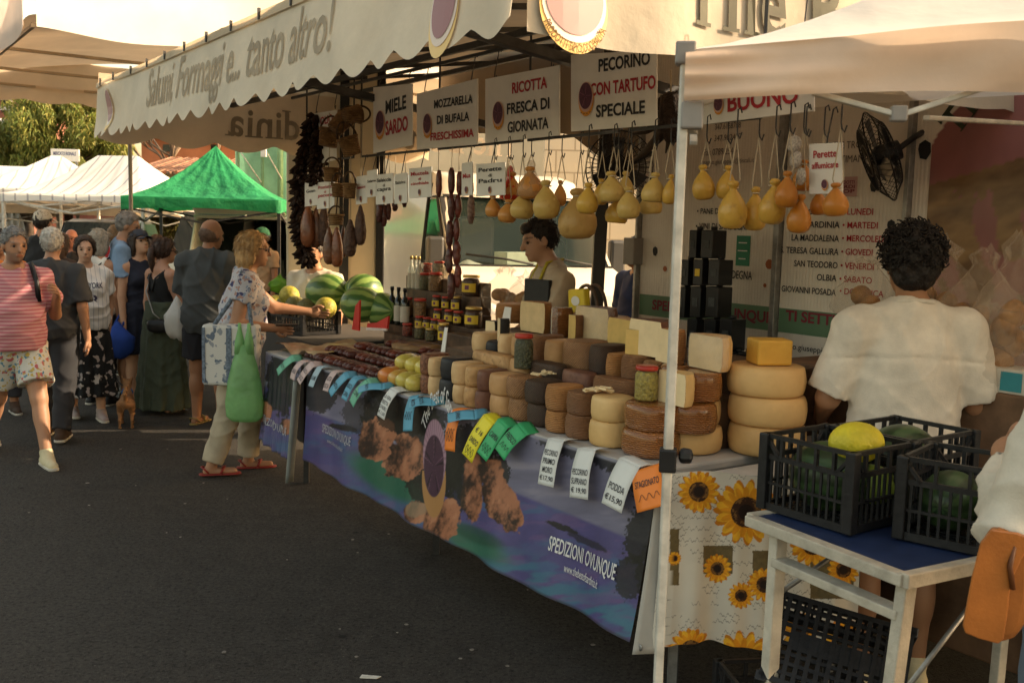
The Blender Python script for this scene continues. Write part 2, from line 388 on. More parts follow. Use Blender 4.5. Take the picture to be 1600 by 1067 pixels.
def serif_glyphs(body, cap):
    """Latin capitals/lower case of the default font with slab serifs added on the straight stems"""
    x = 0; VV, FF = [], []
    stems = {'T': [(.5, 0)], 'h': [(.1, 0), (.9, 0), (.1, 2)], 'B': [(.08, 0), (.08, 1)], 'f': [(.4, 0)], 'r': [(.15, 0)], 'd': [(.9, 2)], 'i': [(.5, 0)], 'n': [(.1, 0), (.9, 0)], 'S': [], 'a': [(.9, 0)], 'e': [], 's': [], 't': [], 'o': []}
    for ch in body:
        if ch == ' ': x += cap*.42; continue
        V, F = text2d(ch, 1, bold=.018, align='LEFT'); V = V.copy(); lo, hi = V.min(0), V.max(0)
        ref, _ = text2d('H', 1, bold=.018, align='LEFT'); k = cap/(ref[:, 1].max()-ref[:, 1].min()); base = ref[:, 1].min()
        V = (V - np.array([lo[0], base]))*k*np.array([.95, 1]); wd = V[:, 0].max()
        o = sum(len(v) for v in VV); VV.append(V+np.array([x, 0])); FF += [tuple(i+o for i in f) for f in F]
        for fx, lv in stems.get(ch, []):
            y = {0: 0, 1: cap-.09*cap, 2: cap*.98}[lv]; c = x + fx*wd; o = sum(len(v) for v in VV); sw = .17*cap
            VV.append(np.array([(c-sw, y), (c+sw, y), (c+sw, y+.05*cap), (c-sw, y+.05*cap)])); FF.append((o, o+1, o+2, o+3))
        if ch == 'T':
            for c in (x+.02*wd, x+.98*wd):
                o = sum(len(v) for v in VV); VV.append(np.array([(c-.03*cap, cap*.80), (c+.03*cap, cap*.80), (c+.03*cap, cap), (c-.03*cap, cap)])); FF.append((o, o+1, o+2, o+3))
        x += wd + cap*.14
    V = np.concatenate(VV); return V, FF, x
V, F, wd = serif_glyphs('The Best of Sardinia', .27); t0 = st(atS(1056, 40, AW_S0))[1]; zb = atS(1100, 46, AW_S0)[2]
V, F = cut2d(V, F, .08)
part('valance_lettering', MB().add(ne(t0+V[:, 0]*.84, (zb+V[:, 1]-AW_ZB+.03)/.65, .010), F), ink_serif, nv_, smooth=False)
V, F, wd = serif_glyphs('The Best of Sardinia', .22); V, F = cut2d(V, F, .08); tA = st(atS(352, 205, AW_S1))[1]
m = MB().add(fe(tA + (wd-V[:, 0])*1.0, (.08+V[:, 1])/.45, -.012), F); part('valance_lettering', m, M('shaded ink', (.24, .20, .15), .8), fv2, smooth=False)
q = atS(884, 16, AW_S0); tq = st(q)[1]
so = soft_emblem(lambda V, off: ne(tq+V[:, 0]*1.15, (q[2]+V[:, 1]-AW_ZB+.03)/.65, off+.006), nv_, .27, [(.40, .5, 0, lin((232, 190, 110))), (.38, .44, .06, lin((226, 206, 190))), (.34, .385, .085, lin((168, 122, 120)))])
mb, cc = MB(), []
for a in range(16):
    th = a*math.pi/8 + .1; r0, r1 = .05, .30
    V = np.array([(r0*math.cos(th-.1), r0*math.sin(th-.1)), (r1*math.cos(th-.02), r1*math.sin(th-.02)), (r1*math.cos(th+.03), r1*math.sin(th+.03))])*.27*np.array([1.1, 1.15]) + np.array([0, .03])
    P = ne(tq+V[:, 0], (q[2]+V[:, 1]-AW_ZB+.03)/.65, .016); mb.add(P, [(0, 1, 2)])
part('emblem_rays', mb, M('emblem rays', (.36, .22, .20), .8), so, smooth=False)
V, F = text2d('PRODOTTI TIPICI DI QUALITA', 1, bold=.02); V = V/V[:, 0].max()
V = V*np.array([1, .8]); V2 = np.stack([.116*np.sin(V[:, 0]*1.15), -.120*np.cos(V[:, 0]*1.15)+.0], 1) + np.stack([-V[:, 1]*.3*np.sin(V[:, 0]*1.15), V[:, 1]*.3*np.cos(V[:, 0]*1.15)], 1)
part('emblem_lettering', MB().add(ne(tq+V2[:, 0], (q[2]+V2[:, 1]-AW_ZB+.03)/.65, .018), F), M('brown ink', (.16, .09, .03), .8), so, smooth=False)
# back curtain that closes the awning beyond the trailer
m = MB(); m.grid(lambda u, w: SP(0, 0, 0)[None]*np.array((1, 1, 0)) + D3[None]*(2.3+u*2.9)[:, None] + N3[None]*(2.12+.05*np.sin(u*19)*(1-w)+.03*np.sin(u*7))[:, None] + np.stack([0*u, 0*u, (2.04+.42*np.clip(u*2.2, 0, 1)-.04*np.sin(u*14))*(1-w)+3.12*w], 1), 80, 8); part('back_curtain', m, M('tan curtain cloth', (.20, .15, .10), .85, .1, 2), aw)
# roof of the awning, its frame
m = MB(); m.grid(lambda u, w: np.stack([O2[0]+D2[0]*(AW_S0+u*(AW_S1-AW_S0))+N2[0]*(AW_T0+w*(AW_T1-AW_T0)), O2[1]+D2[1]*(AW_S0+u*(AW_S1-AW_S0))+N2[1]*(AW_T0+w*(AW_T1-AW_T0)), AW_ZT+.02+w*.42-.03*np.sin(u*6*math.pi)**2], 1), 40, 10)
part('roof', m, M('awning roof cloth', (.40, .31, .21), .85, .1, 2, transl=.12), aw)
m = MB()
for t, z in ((AW_T0+.03, AW_ZT-.02), (.25, 2.60), (1.3, 2.80)): m.bar(SP(AW_S0+.05, t, z), SP(AW_S1-.05, t, z), .03)
for s in (.0, .75, 1.55, 2.35, 3.2, 4.2, 5.05): m = m.bar(SP(s, AW_T0+.04, AW_ZT-.03), SP(s, AW_T1, AW_ZT+.36), .028)
for s in (.95, 2.75): m.bar(SP(s, AW_T0+.1, AW_ZT-.12), SP(s, 1.2, 2.34), .05, .04)
part('frame', m, darksteel, aw, smooth=False)
pb = st(atT(926, 480, 1.25)); pt = st(atT(948, 210, 1.25))
m = MB(); m.bar(SP(pb[0], pb[1], 0), SP(pt[0], pt[1], 2.75), .10, .07); part('post', m, M('brown black post', (.025, .02, .016), .45, .2), aw, smooth=False, bevel=.006)

# ------------------------------------------------------------------ market trailer with its lettered walls
TW = 1.9
sx = lambda px, py=400: st(atT(px, py, TW))[0]
tr = thing('market_trailer', 'white market trailer standing open behind the stall with lettered walls and green stripe', 'trailer', SP(0, TW, 0))
ribbed = M('ribbed white panel', (.68, .62, .54), .35, .10, 1.5, wave=(26, 0, 'X'), bump=.35, bdist=.004, spec=.5)
SL, SM1, SM2, SR = sx(1001), sx(1217), sx(1415), -2.6
def wall(s0, s1, name='wall_panel', z0=.80, z1=2.95, t0=TW, mat=None):
    m = MB(); m.box(SP((s0+s1)/2, t0+.02, (z0+z1)/2), (abs(s0-s1), .04, z1-z0), rotz(AZ_D)); return part(name, m, mat or ribbed, tr, smooth=False, world=True, bevel=.004)
w1 = wall(SL, SM1+.02); w2 = wall(SM1-.02, SM2+.015); w3 = wall(SM2-.012, SR)
m = MB()
for s, w in ((SL+.012, .02), (SM1, .035), (SM2, .024)): m.box(SP(s, TW-.008, 1.88), (w, .06, 2.16), rotz(AZ_D))
part('panel_trim', m, steel, tr, smooth=False, bevel=.003)
m = MB(); m.box(SP(SL+.03, TW-.03, atT(1003, 393, TW)[2]), (.10, .10, .17), rotz(AZ_D)); part('hinge_bracket', m, M('grey bracket', (.26, .24, .22), .5), tr, smooth=False, bevel=.006)
zg0, zg1 = atT(1110, 503, TW)[2], atT(1110, 468, TW)[2]
zg0, zg1 = (atT(1005, 494, TW)[2]+atT(1300, 526, TW)[2])/2, (atT(1005, 462, TW)[2]+atT(1300, 486, TW)[2])/2
gs = M('green stripe', (.11, .20, .115), .5, .08, 3)
for pn, s0, s1 in ((w1, SL-.004, SM1+.02), (w2, SM1-.02, SM2+.015)):
    m = MB(); m.box(SP((s0+s1)/2, TW-.0015, (zg0+zg1)/2), (abs(s0-s1)-.01, .002, zg1-zg0), rotz(AZ_D)); part('stripe', m, gs, pn, smooth=False)
lettering(TW, [('347.6168788', 1117, 1157, 197, 9), ('347.982457', 1116, 1158, 215, 9), ('Fax 0789.25414', 1099, 1154, 237, 10), ('nappo.giuseppina@tiscali.it', 1098, 1177, 253, 10)], w1, mat=M('grey ink', (.10, .085, .07), .6))
lettering(TW, [('\u2022 PANE DI SARDEGNA', 1088, 1172, 330, 9), ('\u2022 VINI DI SARDEGNA', 1086, 1171, 354, 10), ('OLIO DI SARDEGNA', 1092, 1174, 428, 13)], w1, bold=.01)
lettering(TW, [('SPEDIZIONI OVUNQUE', 1013, 1200, 487, 20)], w1, mat=ink_wine, bold=.03, eps=.006)
lettering(TW, [('CI POTETE TROVARE', 1265, 1373, 227, 11), ('OGNI SETTIMANA A', 1264, 1367, 249, 11)], w2, mat=M('grey ink'))
rows = [('GOLFO ARANCI', 1236, 1312, 331, 9), ('BAIA SARDINIA', 1232, 1311, 351, 10), ('LA MADDALENA', 1236, 1310, 372, 10), ('S. TERESA GALLURA', 1218, 1309, 392, 10), ('SAN TEODORO', 1240, 1308, 413, 10), ('OLBIA', 1276, 1307, 434, 10), ('GIOVANNI POSADA', 1220, 1305, 454, 10)]
lettering(TW, rows, w2, bold=.012)
rows = [('\u2022 LUNEDI', 1316, 1364, 331, 10), ('\u2022 MARTEDI', 1316, 1371, 352, 10), ('\u2022 MERCOLEDI', 1315, 1383, 373, 10), ('\u2022 GIOVEDI', 1314, 1363, 394, 10), ('\u2022 VENERDI', 1313, 1365, 416, 10), ('\u2022 SABATO', 1311, 1362, 437, 10), ('\u2022 DOMENICA', 1311, 1380, 457, 10)]
lettering(TW, rows, w2, mat=ink_red, bold=.012)
lettering(TW, [('TI SETTIMANA', 1224, 1372, 500, 18)], w2, mat=ink_wine, bold=.03, eps=.006)
lettering(TW, [('nappo.giuseppina@tiscali.it', 1214, 1345, 548, 13)], w2, bold=.004)
m = MB(); c = atT(1161, 392, TW-.004); m.box(c, (.10, .003, .17), rotz(AZ_D)); gp = part('notice', m, M('green notice', (.03, .20, .11), .5), w1, smooth=False)
m = MB()
for k, w in enumerate((.06, .07, .05)): m.box(SP(st(c)[0], TW-.009, c[2]+.045-k*.045), (w, .002, .006), rotz(AZ_D))
part('notice_lines', m, ink_white, gp, smooth=False)
def small_head(mb, c, k):                                           # small round stickers with four dots and a dark mark
    VF = (np.array([(-.3, -.5), (.1, -.6), (.35, -.2), (.3, .3), (-.05, .5), (-.4, .3), (-.45, 0)])*k, [tuple(range(7))]); on_plane(VF, c, -D3, Z3, mb)
for px, py in ((1024, 392), (1366, 290), (1393, 352)): mk = MB(); small_head(mk, atT(px, py, TW-.004), .055); part('sticker', mk, ink_black, w1 if px < 1200 else w2, smooth=False)
mk = MB(); small_head(mk, atT(1446, 233, TW-.004), .085); part('sticker', mk, ink_black, w3, smooth=False)
mk = MB()
for px, py, r in ((1202, 413, .028), (1195, 446, .012), (1039, 420, .018)): mkr = on_plane(disc2d(r, r, 10), atT(px, py, TW-.004), -D3, Z3); part('sticker', mkr, M('orange red sticker', (.35, .10, .03), .5), w1, smooth=False)
on_plane((np.array([(-.07, -.05), (.07, -.05), (.07, .05), (-.07, .05)]), [(0, 1, 2, 3)]), atT(1321, 292, TW-.004), -D3, Z3, mk); part('sticker', mk, M('pale pink sticker', (.48, .30, .28), .5), w2, smooth=False)
m = MB()
for i in range(3): on_plane(fit2d(('PRODOTTI', 'SARDI', 'DOP')[i], .11, .018, bold=.02), atT(1321, 285+i*7, TW-.007), -D3, Z3, m)
part('sticker_lettering', m, ink_wine, w2, smooth=False)
# print on the right hand wall: purple oval with a board of cured meat
def fnp(u, w):
    s = SM2-.10 + u*(-1.5-SM2+.1); z = 1.05 + w*1.45; q = O2[:, None] + D2[:, None]*s + N2[:, None]*(TW-.004); return np.stack([q[0], q[1], z], 1)
m = MB(); m.grid(fnp, 120, 110); V = np.array(m.v); S_ = (V[:, :2]-O2) @ D2; Zz = V[:, 2]
qc = atT(1600, 330, TW); sc_, zc = st(qc)[0]-.06, qc[2]-.05
X = -(S_-sc_); Y = Zz-zc; r = np.hypot(X/.60, Y/.70)
base = np.tile(np.array([.66, .60, .52]), (len(V), 1)); n = fbm(X*6, Y*3, 3); n2 = fbm(X*4+Y*9, Y*14-X*6, 8)
inn = np.array(lin((146, 96, 92)))[None]*(.75+.5*n[:, None])
meat = np.array(lin((84, 46, 26)))[None]*(1-n2[:, None]) + np.array(lin((212, 172, 120)))[None]*n2[:, None]
ii = (Y < .30+.25*X)[:, None]; inn = np.where(ii & (fbm(X*9+Y*3, Y*4, 19) > .40)[:, None], meat*.55, inn*.9)
base = np.where((r < 1.0)[:, None], inn, base); rc = np.hypot(X/.66, (Y+.12)/.78); base = np.where(((r >= 1) & (rc < 1) & (Y < -.15))[:, None], np.array(lin((205, 130, 50))), base)
part('printed_oval', m, M('glossy print', rough=.22, attr=True), w3, cols=base)
m = MB(); V, F, wd = serif_glyphs('The', .13)
c = atT(1495, 215, TW-.008); ca, sa_ = math.cos(.9), math.sin(.9); V = V*1.0; V = np.stack([V[:, 0]*ca-V[:, 1]*sa_, V[:, 0]*sa_+V[:, 1]*ca], 1)
on_plane((V, F), c, -D3, Z3, m); part('lettering', m, M('dark green ink', (.03, .04, .02), .6), w3, smooth=False)
# shelf, skirt, rest of the body
m = MB(); m.box(SP((SL+SR)/2, TW-.17, .80), (SL-SR, .36, .05), rotz(AZ_D)); part('shelf', m, M('grey worktop', (.20, .19, .18), .4), tr, smooth=False, bevel=.004)
m = MB(); m.box(SP((SL+SR)/2, TW-.005, .955), (SL-SR-.05, .02, .06), rotz(AZ_D)); part('skirting', m, M('navy strip', (.02, .035, .08), .4), tr, smooth=False, bevel=.003)
m = MB(); m.box(SP((SL+SR)/2, TW+1.37, 1.9), (SL-SR, 2.64, 2.2), rotz(AZ_D)); m.box(SP((SL+SR)/2, TW+.9, .62), (SL-SR-.1, 1.7, .30), rotz(AZ_D)); part('body', m, whitepaint, tr, smooth=False, bevel=.02)
m = MB()
for s in (0.2, -.7):
    m.add(MB().lathe([(.05, -.1), (.30, -.1), (.33, -.06), (.33, .06), (.30, .1), (.05, .1)], 24, SP(s, TW+.35, .33), frame_z((*N2, 0))).v, MB().lathe([(.05, -.1), (.30, -.1), (.33, -.06), (.33, .06), (.30, .1), (.05, .1)], 24).f)
part('wheel', m, blackrub, tr)

# ------------------------------------------------------------------ counter table with its printed banners
ZT = .88
ct = thing('counter_table', 'long market counter under white cloth carrying cheese, salami and jars', 'table', SP(1.8, .5, 0))
m = MB(); m.box(SP(1.9, .55, ZT-.02), (3.72, 1.10, .04), rotz(AZ_D)); part('table_top', m, M('white oilcloth', (.50, .46, .42), .5, .1, 5), ct, smooth=False, bevel=.01)
for s in (.12, 1.9, 3.6):
    for t in (.1, 1.0):
        m = MB(); m.bar(SP(s, t+.12, 0), SP(s, t+.12, ZT-.04), .035); part('leg', m, darksteel, ct, smooth=False)
m = MB()                                                          # low steps that lift the rear rows of cheese
m.box(SP(1.12, .475, ZT+.10), (1.90, .23, .20), rotz(AZ_D)); m.box(SP(1.12, .83, ZT+.145), (1.90, .46, .29), rotz(AZ_D))
part('riser', m, woodm, ct, smooth=False, bevel=.006)

def banner_surf(s0, s1, lean0, lean1, zb0, zb1):
    def f(u, w):                                                  # u 0 far .. 1 near, w 0 bottom .. 1 top
        s = s0 + u*(s1-s0); t = -.015 - (lean0+(lean1-lean0)*u)*np.clip(1-w, 0, 1)**1.2 + .012*np.sin(u*23)*(1-w) + .008*np.sin(u*51+w*3)*(1-w)
        z = (zb0+(zb1-zb0)*u)*(1-w) + (ZT+.004)*w - .01*np.sin(u*math.pi)
        q = O2[:, None] + D2[:, None]*s + N2[:, None]*t; return np.stack([q[0], q[1], z], 1)
    return f
def ell_m(PX, PY, cx, cy, rx, ry, ang=0):
    c, s = math.cos(ang), math.sin(ang); x, y = PX-cx, PY-cy; return np.hypot((x*c+y*s)/rx, (-x*s+y*c)/ry)
def sst(a, b, x): t = np.clip((x-a)/(b-a), 0, 1); return t*t*(3-2*t)
def paint(PX, PY, w, second=False):
    """the printed seascape; PX, PY are positions on the print in photograph units"""
    n = fbm(PX/26, PY/26, 1); n2 = fbm(PX/7, PY/7, 5); n3 = fbm(PX/60, PY/14, 9)
    col = np.zeros((len(PX), 3)); L3 = lambda c: np.array(lin(c))[None]
    def put(c, m): nonlocal col; m = np.clip(m, 0, 1)[:, None]; col = col*(1-m) + c*m
    hz = 640 + (PX-480)*.40 if not second else 600 + (PX-400)*.3
    col = L3((128, 126, 158)) * (.7+.6*n3[:, None]); put(L3((170, 160, 175)), sst(.5, .8, n3)*.5)
    sea = sst(hz-4, hz+3, PY); put(L3((84, 76, 146))*(.75+.5*n[:, None]), sea)
    put(L3((62, 108, 160)), sea*sst(.48, .68, fbm(PX/50+3, PY/16, 21))*.8); put(L3((44, 132, 158)), sst(.40, .60, fbm(PX/46+PY/40, PY/13, 31))*sst(hz+50, hz+140, PY)*.85)
    put(L3((120, 84, 150)), sst(.55, .7, fbm(PX/40, PY/12, 41))*sea*.5)
    if not second:
        put(L3((30, 120, 84)), sst(1.0, .5, ell_m(PX, PY, 610, 748, 95, 34, .5))*.95); put(L3((40, 130, 80)), sst(1, .4, ell_m(PX, PY, 740, 850, 80, 24, .45))*.8)
    fine = fbm(PX/3.2, PY/3.6, 71, 4); grain = fbm(PX/11+PY/44, PY/26, 51, 5)
    def rock(cx, cy, rx, ry, a=0):
        r = ell_m(PX, PY, cx, cy, rx, ry, a) +   .5*(n-.5) + .34*(n2-.5); m_ = sst(1.02, .93, r); c_, s_ = math.cos(a), math.sin(a); sh = ((PX-cx)*c_+(PY-cy)*s_)/rx
        k = sst(.22, .68, grain+.22*sh+.34*(fine-.5))[:, None]; put(L3((60, 38, 28))*(1-k)+L3((206, 122, 66))*k, m_); put(L3((236, 160, 100)), m_*sst(.62, .74, grain)*.35)
    def trees(cx, cy, rx, ry, a=0, k=.9):
        r = ell_m(PX, PY, cx, cy, rx, ry, a); e = sst(1.15, .55, r+.5*(n-.5)); m_ = sst(.52, .60, fine*.75+e*.62-.12)*(e > 0); put(L3((26, 28, 22))*(.4+1.3*fbm(PX/4, PY/4, 33, 3)[:, None]), m_*k)
    if not second:
        trees(600, 640, 40, 60); trees(560, 648, 30, 36, 0, .7); trees(655, 690, 40, 70); trees(720, 720, 60, 66, .2); trees(778, 740, 22, 30)
        trees(640, 640, 70, 40, .3, .85); trees(690, 730, 46, 60, .2, .95); trees(665, 770, 40, 26, .5, .9)
        rock(588, 684, 28, 34, .3); rock(632, 716, 30, 36, .4); rock(738, 762, 18, 56); rock(782, 782, 26, 58, -.45); rock(806, 806, 12, 20, -.5); rock(770, 750, 18, 34); rock(560+25, 706, 24, 14)
        trees(712, 770, 16, 60, 0, .8); trees(610, 650, 26, 26, 0, .8)
        put(L3((30, 92, 70)), sst(1, .5, ell_m(PX, PY, 745, 836, 60, 16, .4))*.8)
        trees(1010, 830, 36, 62, .3); trees(1005, 740, 60, 40, .4, .85); trees(985, 900, 26, 40, .2, .85); trees(1020, 900, 30, 60, 0, .8); trees(880, 690, 60, 22, .4, .8); trees(960, 720, 60, 24, .5, .85); trees(500, 610, 30, 40, 0, .85); trees(530, 600, 16, 20, 0, .7)
        put(L3((40, 38, 48)), sst(1, .8, ell_m(PX, PY, 880, 824, 28, 5, .35)+.6*(n2-.5))); put(L3((40, 38, 48)), sst(1, .8, ell_m(PX, PY, 915, 845, 40, 6, .45)+.7*(n2-.5))*.8)
        put(L3((40, 38, 48)), sst(1, .8, ell_m(PX, PY, 536, 668, 26, 5, .2)+.6*(n2-.5)))
        rock(648, 800, 22, 20); rock(690, 812, 30, 34, .3); put(L3((170, 140, 100)), sst(1, .8, ell_m(PX, PY, 650, 795, 20, 14)+.5*(n2-.5))*.7)
        # emblem
        e = ell_m(PX, PY, 678, 748, 18.5, 60); put(L3((205, 140, 48)), sst(1.03, .98, e)*(PY > 735)); e2 = ell_m(PX, PY, 679, 712, 18, 57); put(L3((176, 128, 150))*(.8+.5*np.abs(np.sin(np.arctan2(PY-716, (PX-679)*3.2)*16))[:, None]), sst(1.03, .97, e2))
        e3 = ell_m(PX, PY, 678, 728, 15.5, 48); a = np.arctan2(PY-728, (PX-678)*3.1)
        put(L3((86, 44, 74))*(.8+.3*n2[:, None]), sst(1.04, .98, e3)); put(L3((40, 18, 36)), (np.abs(np.sin(a*2.5+.3)) < .13)*sst(1.0, .9, e3)*sst(.1, .3, e3)); put(L3((150, 96, 126)), (np.abs(np.sin(a*2.5+.8)) < .06)*sst(1.0, .9, e3)*.7)
    else:
        trees(440, 600, 30, 60); trees(470, 640, 20, 50, 0, .8); trees(405, 650, 20, 34, 0, .6); rock(412, 645, 14, 16); rock(448, 668, 12, 12)
    g_ = col.mean(1, keepdims=True); col = (col*.76+g_*.24*np.array([[1.05, .98, 1.0]]))*.66
    put(L3((150, 148, 160)), sst(.975, .99, w)*.8); put(L3((40, 38, 44)), sst(.02, .008, w)*.7)
    return col
bprint = M('banner print', rough=.42, attr=True, bump=.05, bscale=30)
def banner(label, s0, s1, lean, zb, nu, nv, second):
    f = banner_surf(s0, s1, *lean, *zb); m = MB(); m.grid(f, nu, nv)
    PX, PY = proj(np.array(m.v)); W = np.tile(np.linspace(0, 1, nv+1), nu+1)
    th = thing('banner', label, 'banner', f(np.array([.5]), np.array([0.]))[0])
    part('printed_sheet', m, bprint, th, cols=paint(PX, PY, W, second)); return th, f
bn, bf = banner('long seascape banner with rocks, oval emblem and shipping slogan on the counter front', 3.05, 0.0, (.03, .10), (.30, .285), 620, 140, False)
def on_banner(body, u0, u1, w0, h, k=1, slope=0, **kw):
    V, F = fit2d(body, 1, 1, **kw); V, F = cut2d(V, F, .12)
    u = (u0+u1)/2 + V[:, 0]*(u1-u0); w = w0 + V[:, 1]*h + slope*V[:, 0]
    P = bf(u, w) - N3*.006; return MB().add(P, F)
def bu(px, py):                                                  # position on the banner of a spot in the photograph
    q = atT(px, py, -.05); s, _ = st(q); u = (3.05-s)/3.05; return u, (q[2]-.29)/(ZT-.29)
u0, wa = bu(866, 850); u1, wb = bu(972, 888)
part('slogan', on_banner('SPEDIZIONI OVUNQUE', u0, u1, (wa+wb)/2, .115, bold=.012), ink_white, bn, smooth=False)
u0, wa = bu(890, 884); u1, wb = bu(946, 906)
part('web_address', on_banner('www.thebestofsardinia.it', u0, u1, (wa+wb)/2, .055), ink_white, bn, smooth=False)
u0, wa = bu(500, 678); u1, wb = bu(548, 683)
part('slogan', on_banner('SPEDIZIONI OVUNQUE', u0, u1, (wa+wb)/2, .10, bold=.012), M('pale ink', (.36, .35, .38), .6), bn, smooth=False)
u0, wa = bu(508, 694); u1, wb = bu(538, 697)
part('web_address', on_banner('www.thebestofsardinia.it', u0, u1, (wa+wb)/2, .04), M('pale ink'), bn, smooth=False)
V, F = text2d('The Best of Sardinia', 1, bold=.01); V = V/V[:, 0].max()                      # arched round the emblem
uc, wc = bu(679, 712); th_ = V[:, 0]*1.15; rr = 1 + V[:, 1]*1.6
part('emblem_lettering', MB().add(bf(uc+.052*rr*np.sin(th_), wc-.02+.52*rr*np.cos(th_)) - N3*.006, F), ink_white, bn, smooth=False)
# folded back white end of the banner, its eyelet
m = MB(); m.grid(lambda u, w: np.stack([*(O2[:, None] + D2[:, None]*(-.002-.05*u*(1-.6*w)-.02*(1-w)) + N2[:, None]*(-.02-.105*np.clip(1-w, 0, 1)**1.2+.10*u)), .25+(ZT-.25)*w], 1), 6, 30)
part('folded_end', m, M('white vinyl back', (.46, .43, .38), .5, .1, 4), bn, solid=.004)
q = SP(-.035, -.10, .275); m = MB().lathe([(.004, 0), (.012, 0), (.013, .003), (.006, .004)], 14, q, frame_z(-N3)); part('eyelet', m, steel, bn)
b2, bf2 = banner('short dark seascape banner hanging on the far end of the counter', 3.72, 3.14, (.05, .05), (.30, .27), 110, 90, True)
V, F = fit2d('SPEDIZIONI OVUNQUE', 1, 1, bold=.012); V, F = cut2d(V, F, .12)
part('slogan', MB().add(bf2(.42+V[:, 0]*.72, .26+V[:, 1]*.10)-N3*.006, F), M('pale ink'), b2, smooth=False)
m = MB(); m.grid(lambda u, w: np.stack([*(O2[:, None] + D2[:, None]*(3.12-.05*u) + N2[:, None]*(-.06-.05*(1-w)+.03*np.sin(u*6))), .16+.62*w], 1), 8, 10)
part('folded_end', m, M('grey green vinyl back', (.20, .21, .19), .5, .2, 6), b2, solid=.004)
# ------------------------------------------------------------------ vehicles behind the stall
def xf(loc, rz): Rm = rotz(rz); return lambda V: np.asarray(V) @ Rm.T + np.array(loc)
glass_dark = M('dark window glass', (.012, .018, .015), .08, .1, 2, spec=.6)
def van_white():
    loc = np.array([.50, 10.6, 0]); rz = R_(20); th = thing('white_van', 'white delivery van facing the stall with papers and a box on its dashboard', 'van', loc, rz)
    prof = [(.05, .30), (-.03, .45), (-.03, .78), (.06, 1.02), (.30, 1.17), (.72, 1.30), (1.36, 2.08), (1.62, 2.30), (2.2, 2.40), (5.2, 2.42), (5.35, 2.2), (5.38, .30)]
    hw = lambda z: 1.0 - .0*z - max(0, z-1.1)*.10
    m = MB(); n = len(prof); xs = [-1, -.96, -.8, 0, .8, .96, 1]; dz = [0, .0, .0, .0, 0, 0, 0]
    V = []
    for y, z in prof:
        for i, x in enumerate(xs):
            ed = abs(x); yy = y + (.16*max(0, ed-.5) if y < 1.7 else 0); V.append((x*hw(z), yy, z - (.05 if ed == 1 and z > 2.2 else 0)))
    f = []
    for i in range(n-1):
        for j in range(len(xs)-1):
            if prof[i] == (.72, 1.30) and 1 <= j <= 4: continue           # windscreen opening
            f.append((i*7+j, i*7+j+1, (i+1)*7+j+1, (i+1)*7+j))
    f += [tuple(i*7 for i in range(n)), tuple(i*7+6 for i in range(n))[::-1]]
    m.add(V, f); part('body', m, M('white car paint', (.52, .48, .41), .28, .05, 2, coat=.3), th, smooth=True, world=False, autos=35)
    def quad(y0, z0, y1, z1, x0, x1, off=0):
        return [(x0*hw(z0), y0+.16*max(0, abs(x0)-.5)+off, z0), (x1*hw(z0), y0+.16*max(0, abs(x1)-.5)+off, z0), (x1*hw(z1), y1+.16*max(0, abs(x1)-.5)+off, z1), (x0*hw(z1), y1+.16*max(0, abs(x0)-.5)+off, z1)]
    m = MB().add(quad(.74, 1.32, 1.355, 2.07, -.95, .95, .012), [(0, 1, 2, 3)])
    part('windscreen', m, M('greenish windscreen', (.03, .05, .04), .04, .1, 2, alpha=.30, spec=.6), th, smooth=False, world=False)
    m = MB()
    for (a, b) in (((-.95*.98, .86, 1.31), (-.92, 1.44, 2.07)), ((.95*.98, .86, 1.31), (.92, 1.44, 2.07))): m.bar(a, b, .05, .03)
    m.bar((-.97, .80, 1.30), (.97, .80, 1.30), .05, .04); m.bar((-.90, 1.44, 2.09), (.90, 1.44, 2.09), .05, .03)
    part('windscreen_seal', m, blackrub, th, smooth=False, world=False)
    m = MB(); m.box((0, 1.35, 1.20), (1.84, 1.05, .16)); part('dashboard', m, M('grey green dash', (.16, .19, .16), .7, .1), th, world=False, smooth=False, bevel=.03)
    m = MB(); m.box((0, 2.0, 1.6), (1.78, .05, 1.3)); part('cab_partition', m, M('dark cab', (.025, .03, .026), .8), th, world=False, smooth=False)
    for x in (-.42, .45):
        m = MB(); m.box((x, 1.72, 1.55), (.46, .16, .6)); m.box((x, 1.72, 1.95), (.26, .12, .2)); part('seat', m, M('dark seat', (.03, .032, .03), .8), th, world=False, smooth=False, bevel=.05)
    a = np.linspace(0, 2*math.pi, 25); m = MB().tube(np.stack([.45+.19*np.cos(a), 1.36+.07*np.sin(a), 1.47+.18*np.sin(a)], 1), .014, 6); part('steering_wheel', m, blackrub, th, world=False)
    for sx_ in (-1, 1):
        m = MB(); m.box((sx_*1.12, .98, 1.42), (.20, .13, .40)); m.bar((sx_*.93, 1.0, 1.36), (sx_*1.06, 1.0, 1.36), .07); part('mirror', m, M('mirror plastic', (.03, .031, .031), .5), th, world=False, smooth=False, bevel=.035)
    m = MB()
    for k in (0, 1):
        x0 = -.45+k*.72; m.tube([(x0+.42, .74, 1.33), (x0+.1, .80, 1.385), (x0-.35, .84, 1.43)], .014, 6)
    part('wiper', m, blackrub, th, world=False)
    m = MB().add([(-1.003, .98, 1.32), (-1.003, 1.95, 1.32), (-.925, 1.95, 2.05), (-.93, 1.62, 2.05)], [(0, 1, 2, 3)]); part('side_window', m, glass_dark, th, world=False, smooth=False)
    m = MB()
    m.tube([(-1.0, .95, 1.30), (-1.0, 1.98, 1.30), (-.925, 1.98, 2.08), (-.935, 1.58, 2.08), (-1.0, .95, 1.30)], .018, 6); part('window_seal', m, blackrub, th, world=False)
    m = MB(); m.box((-1.012, 1.85, 1.12), (.03, .10, .20)); part('door_handle', m, black, th, world=False, bevel=.01)
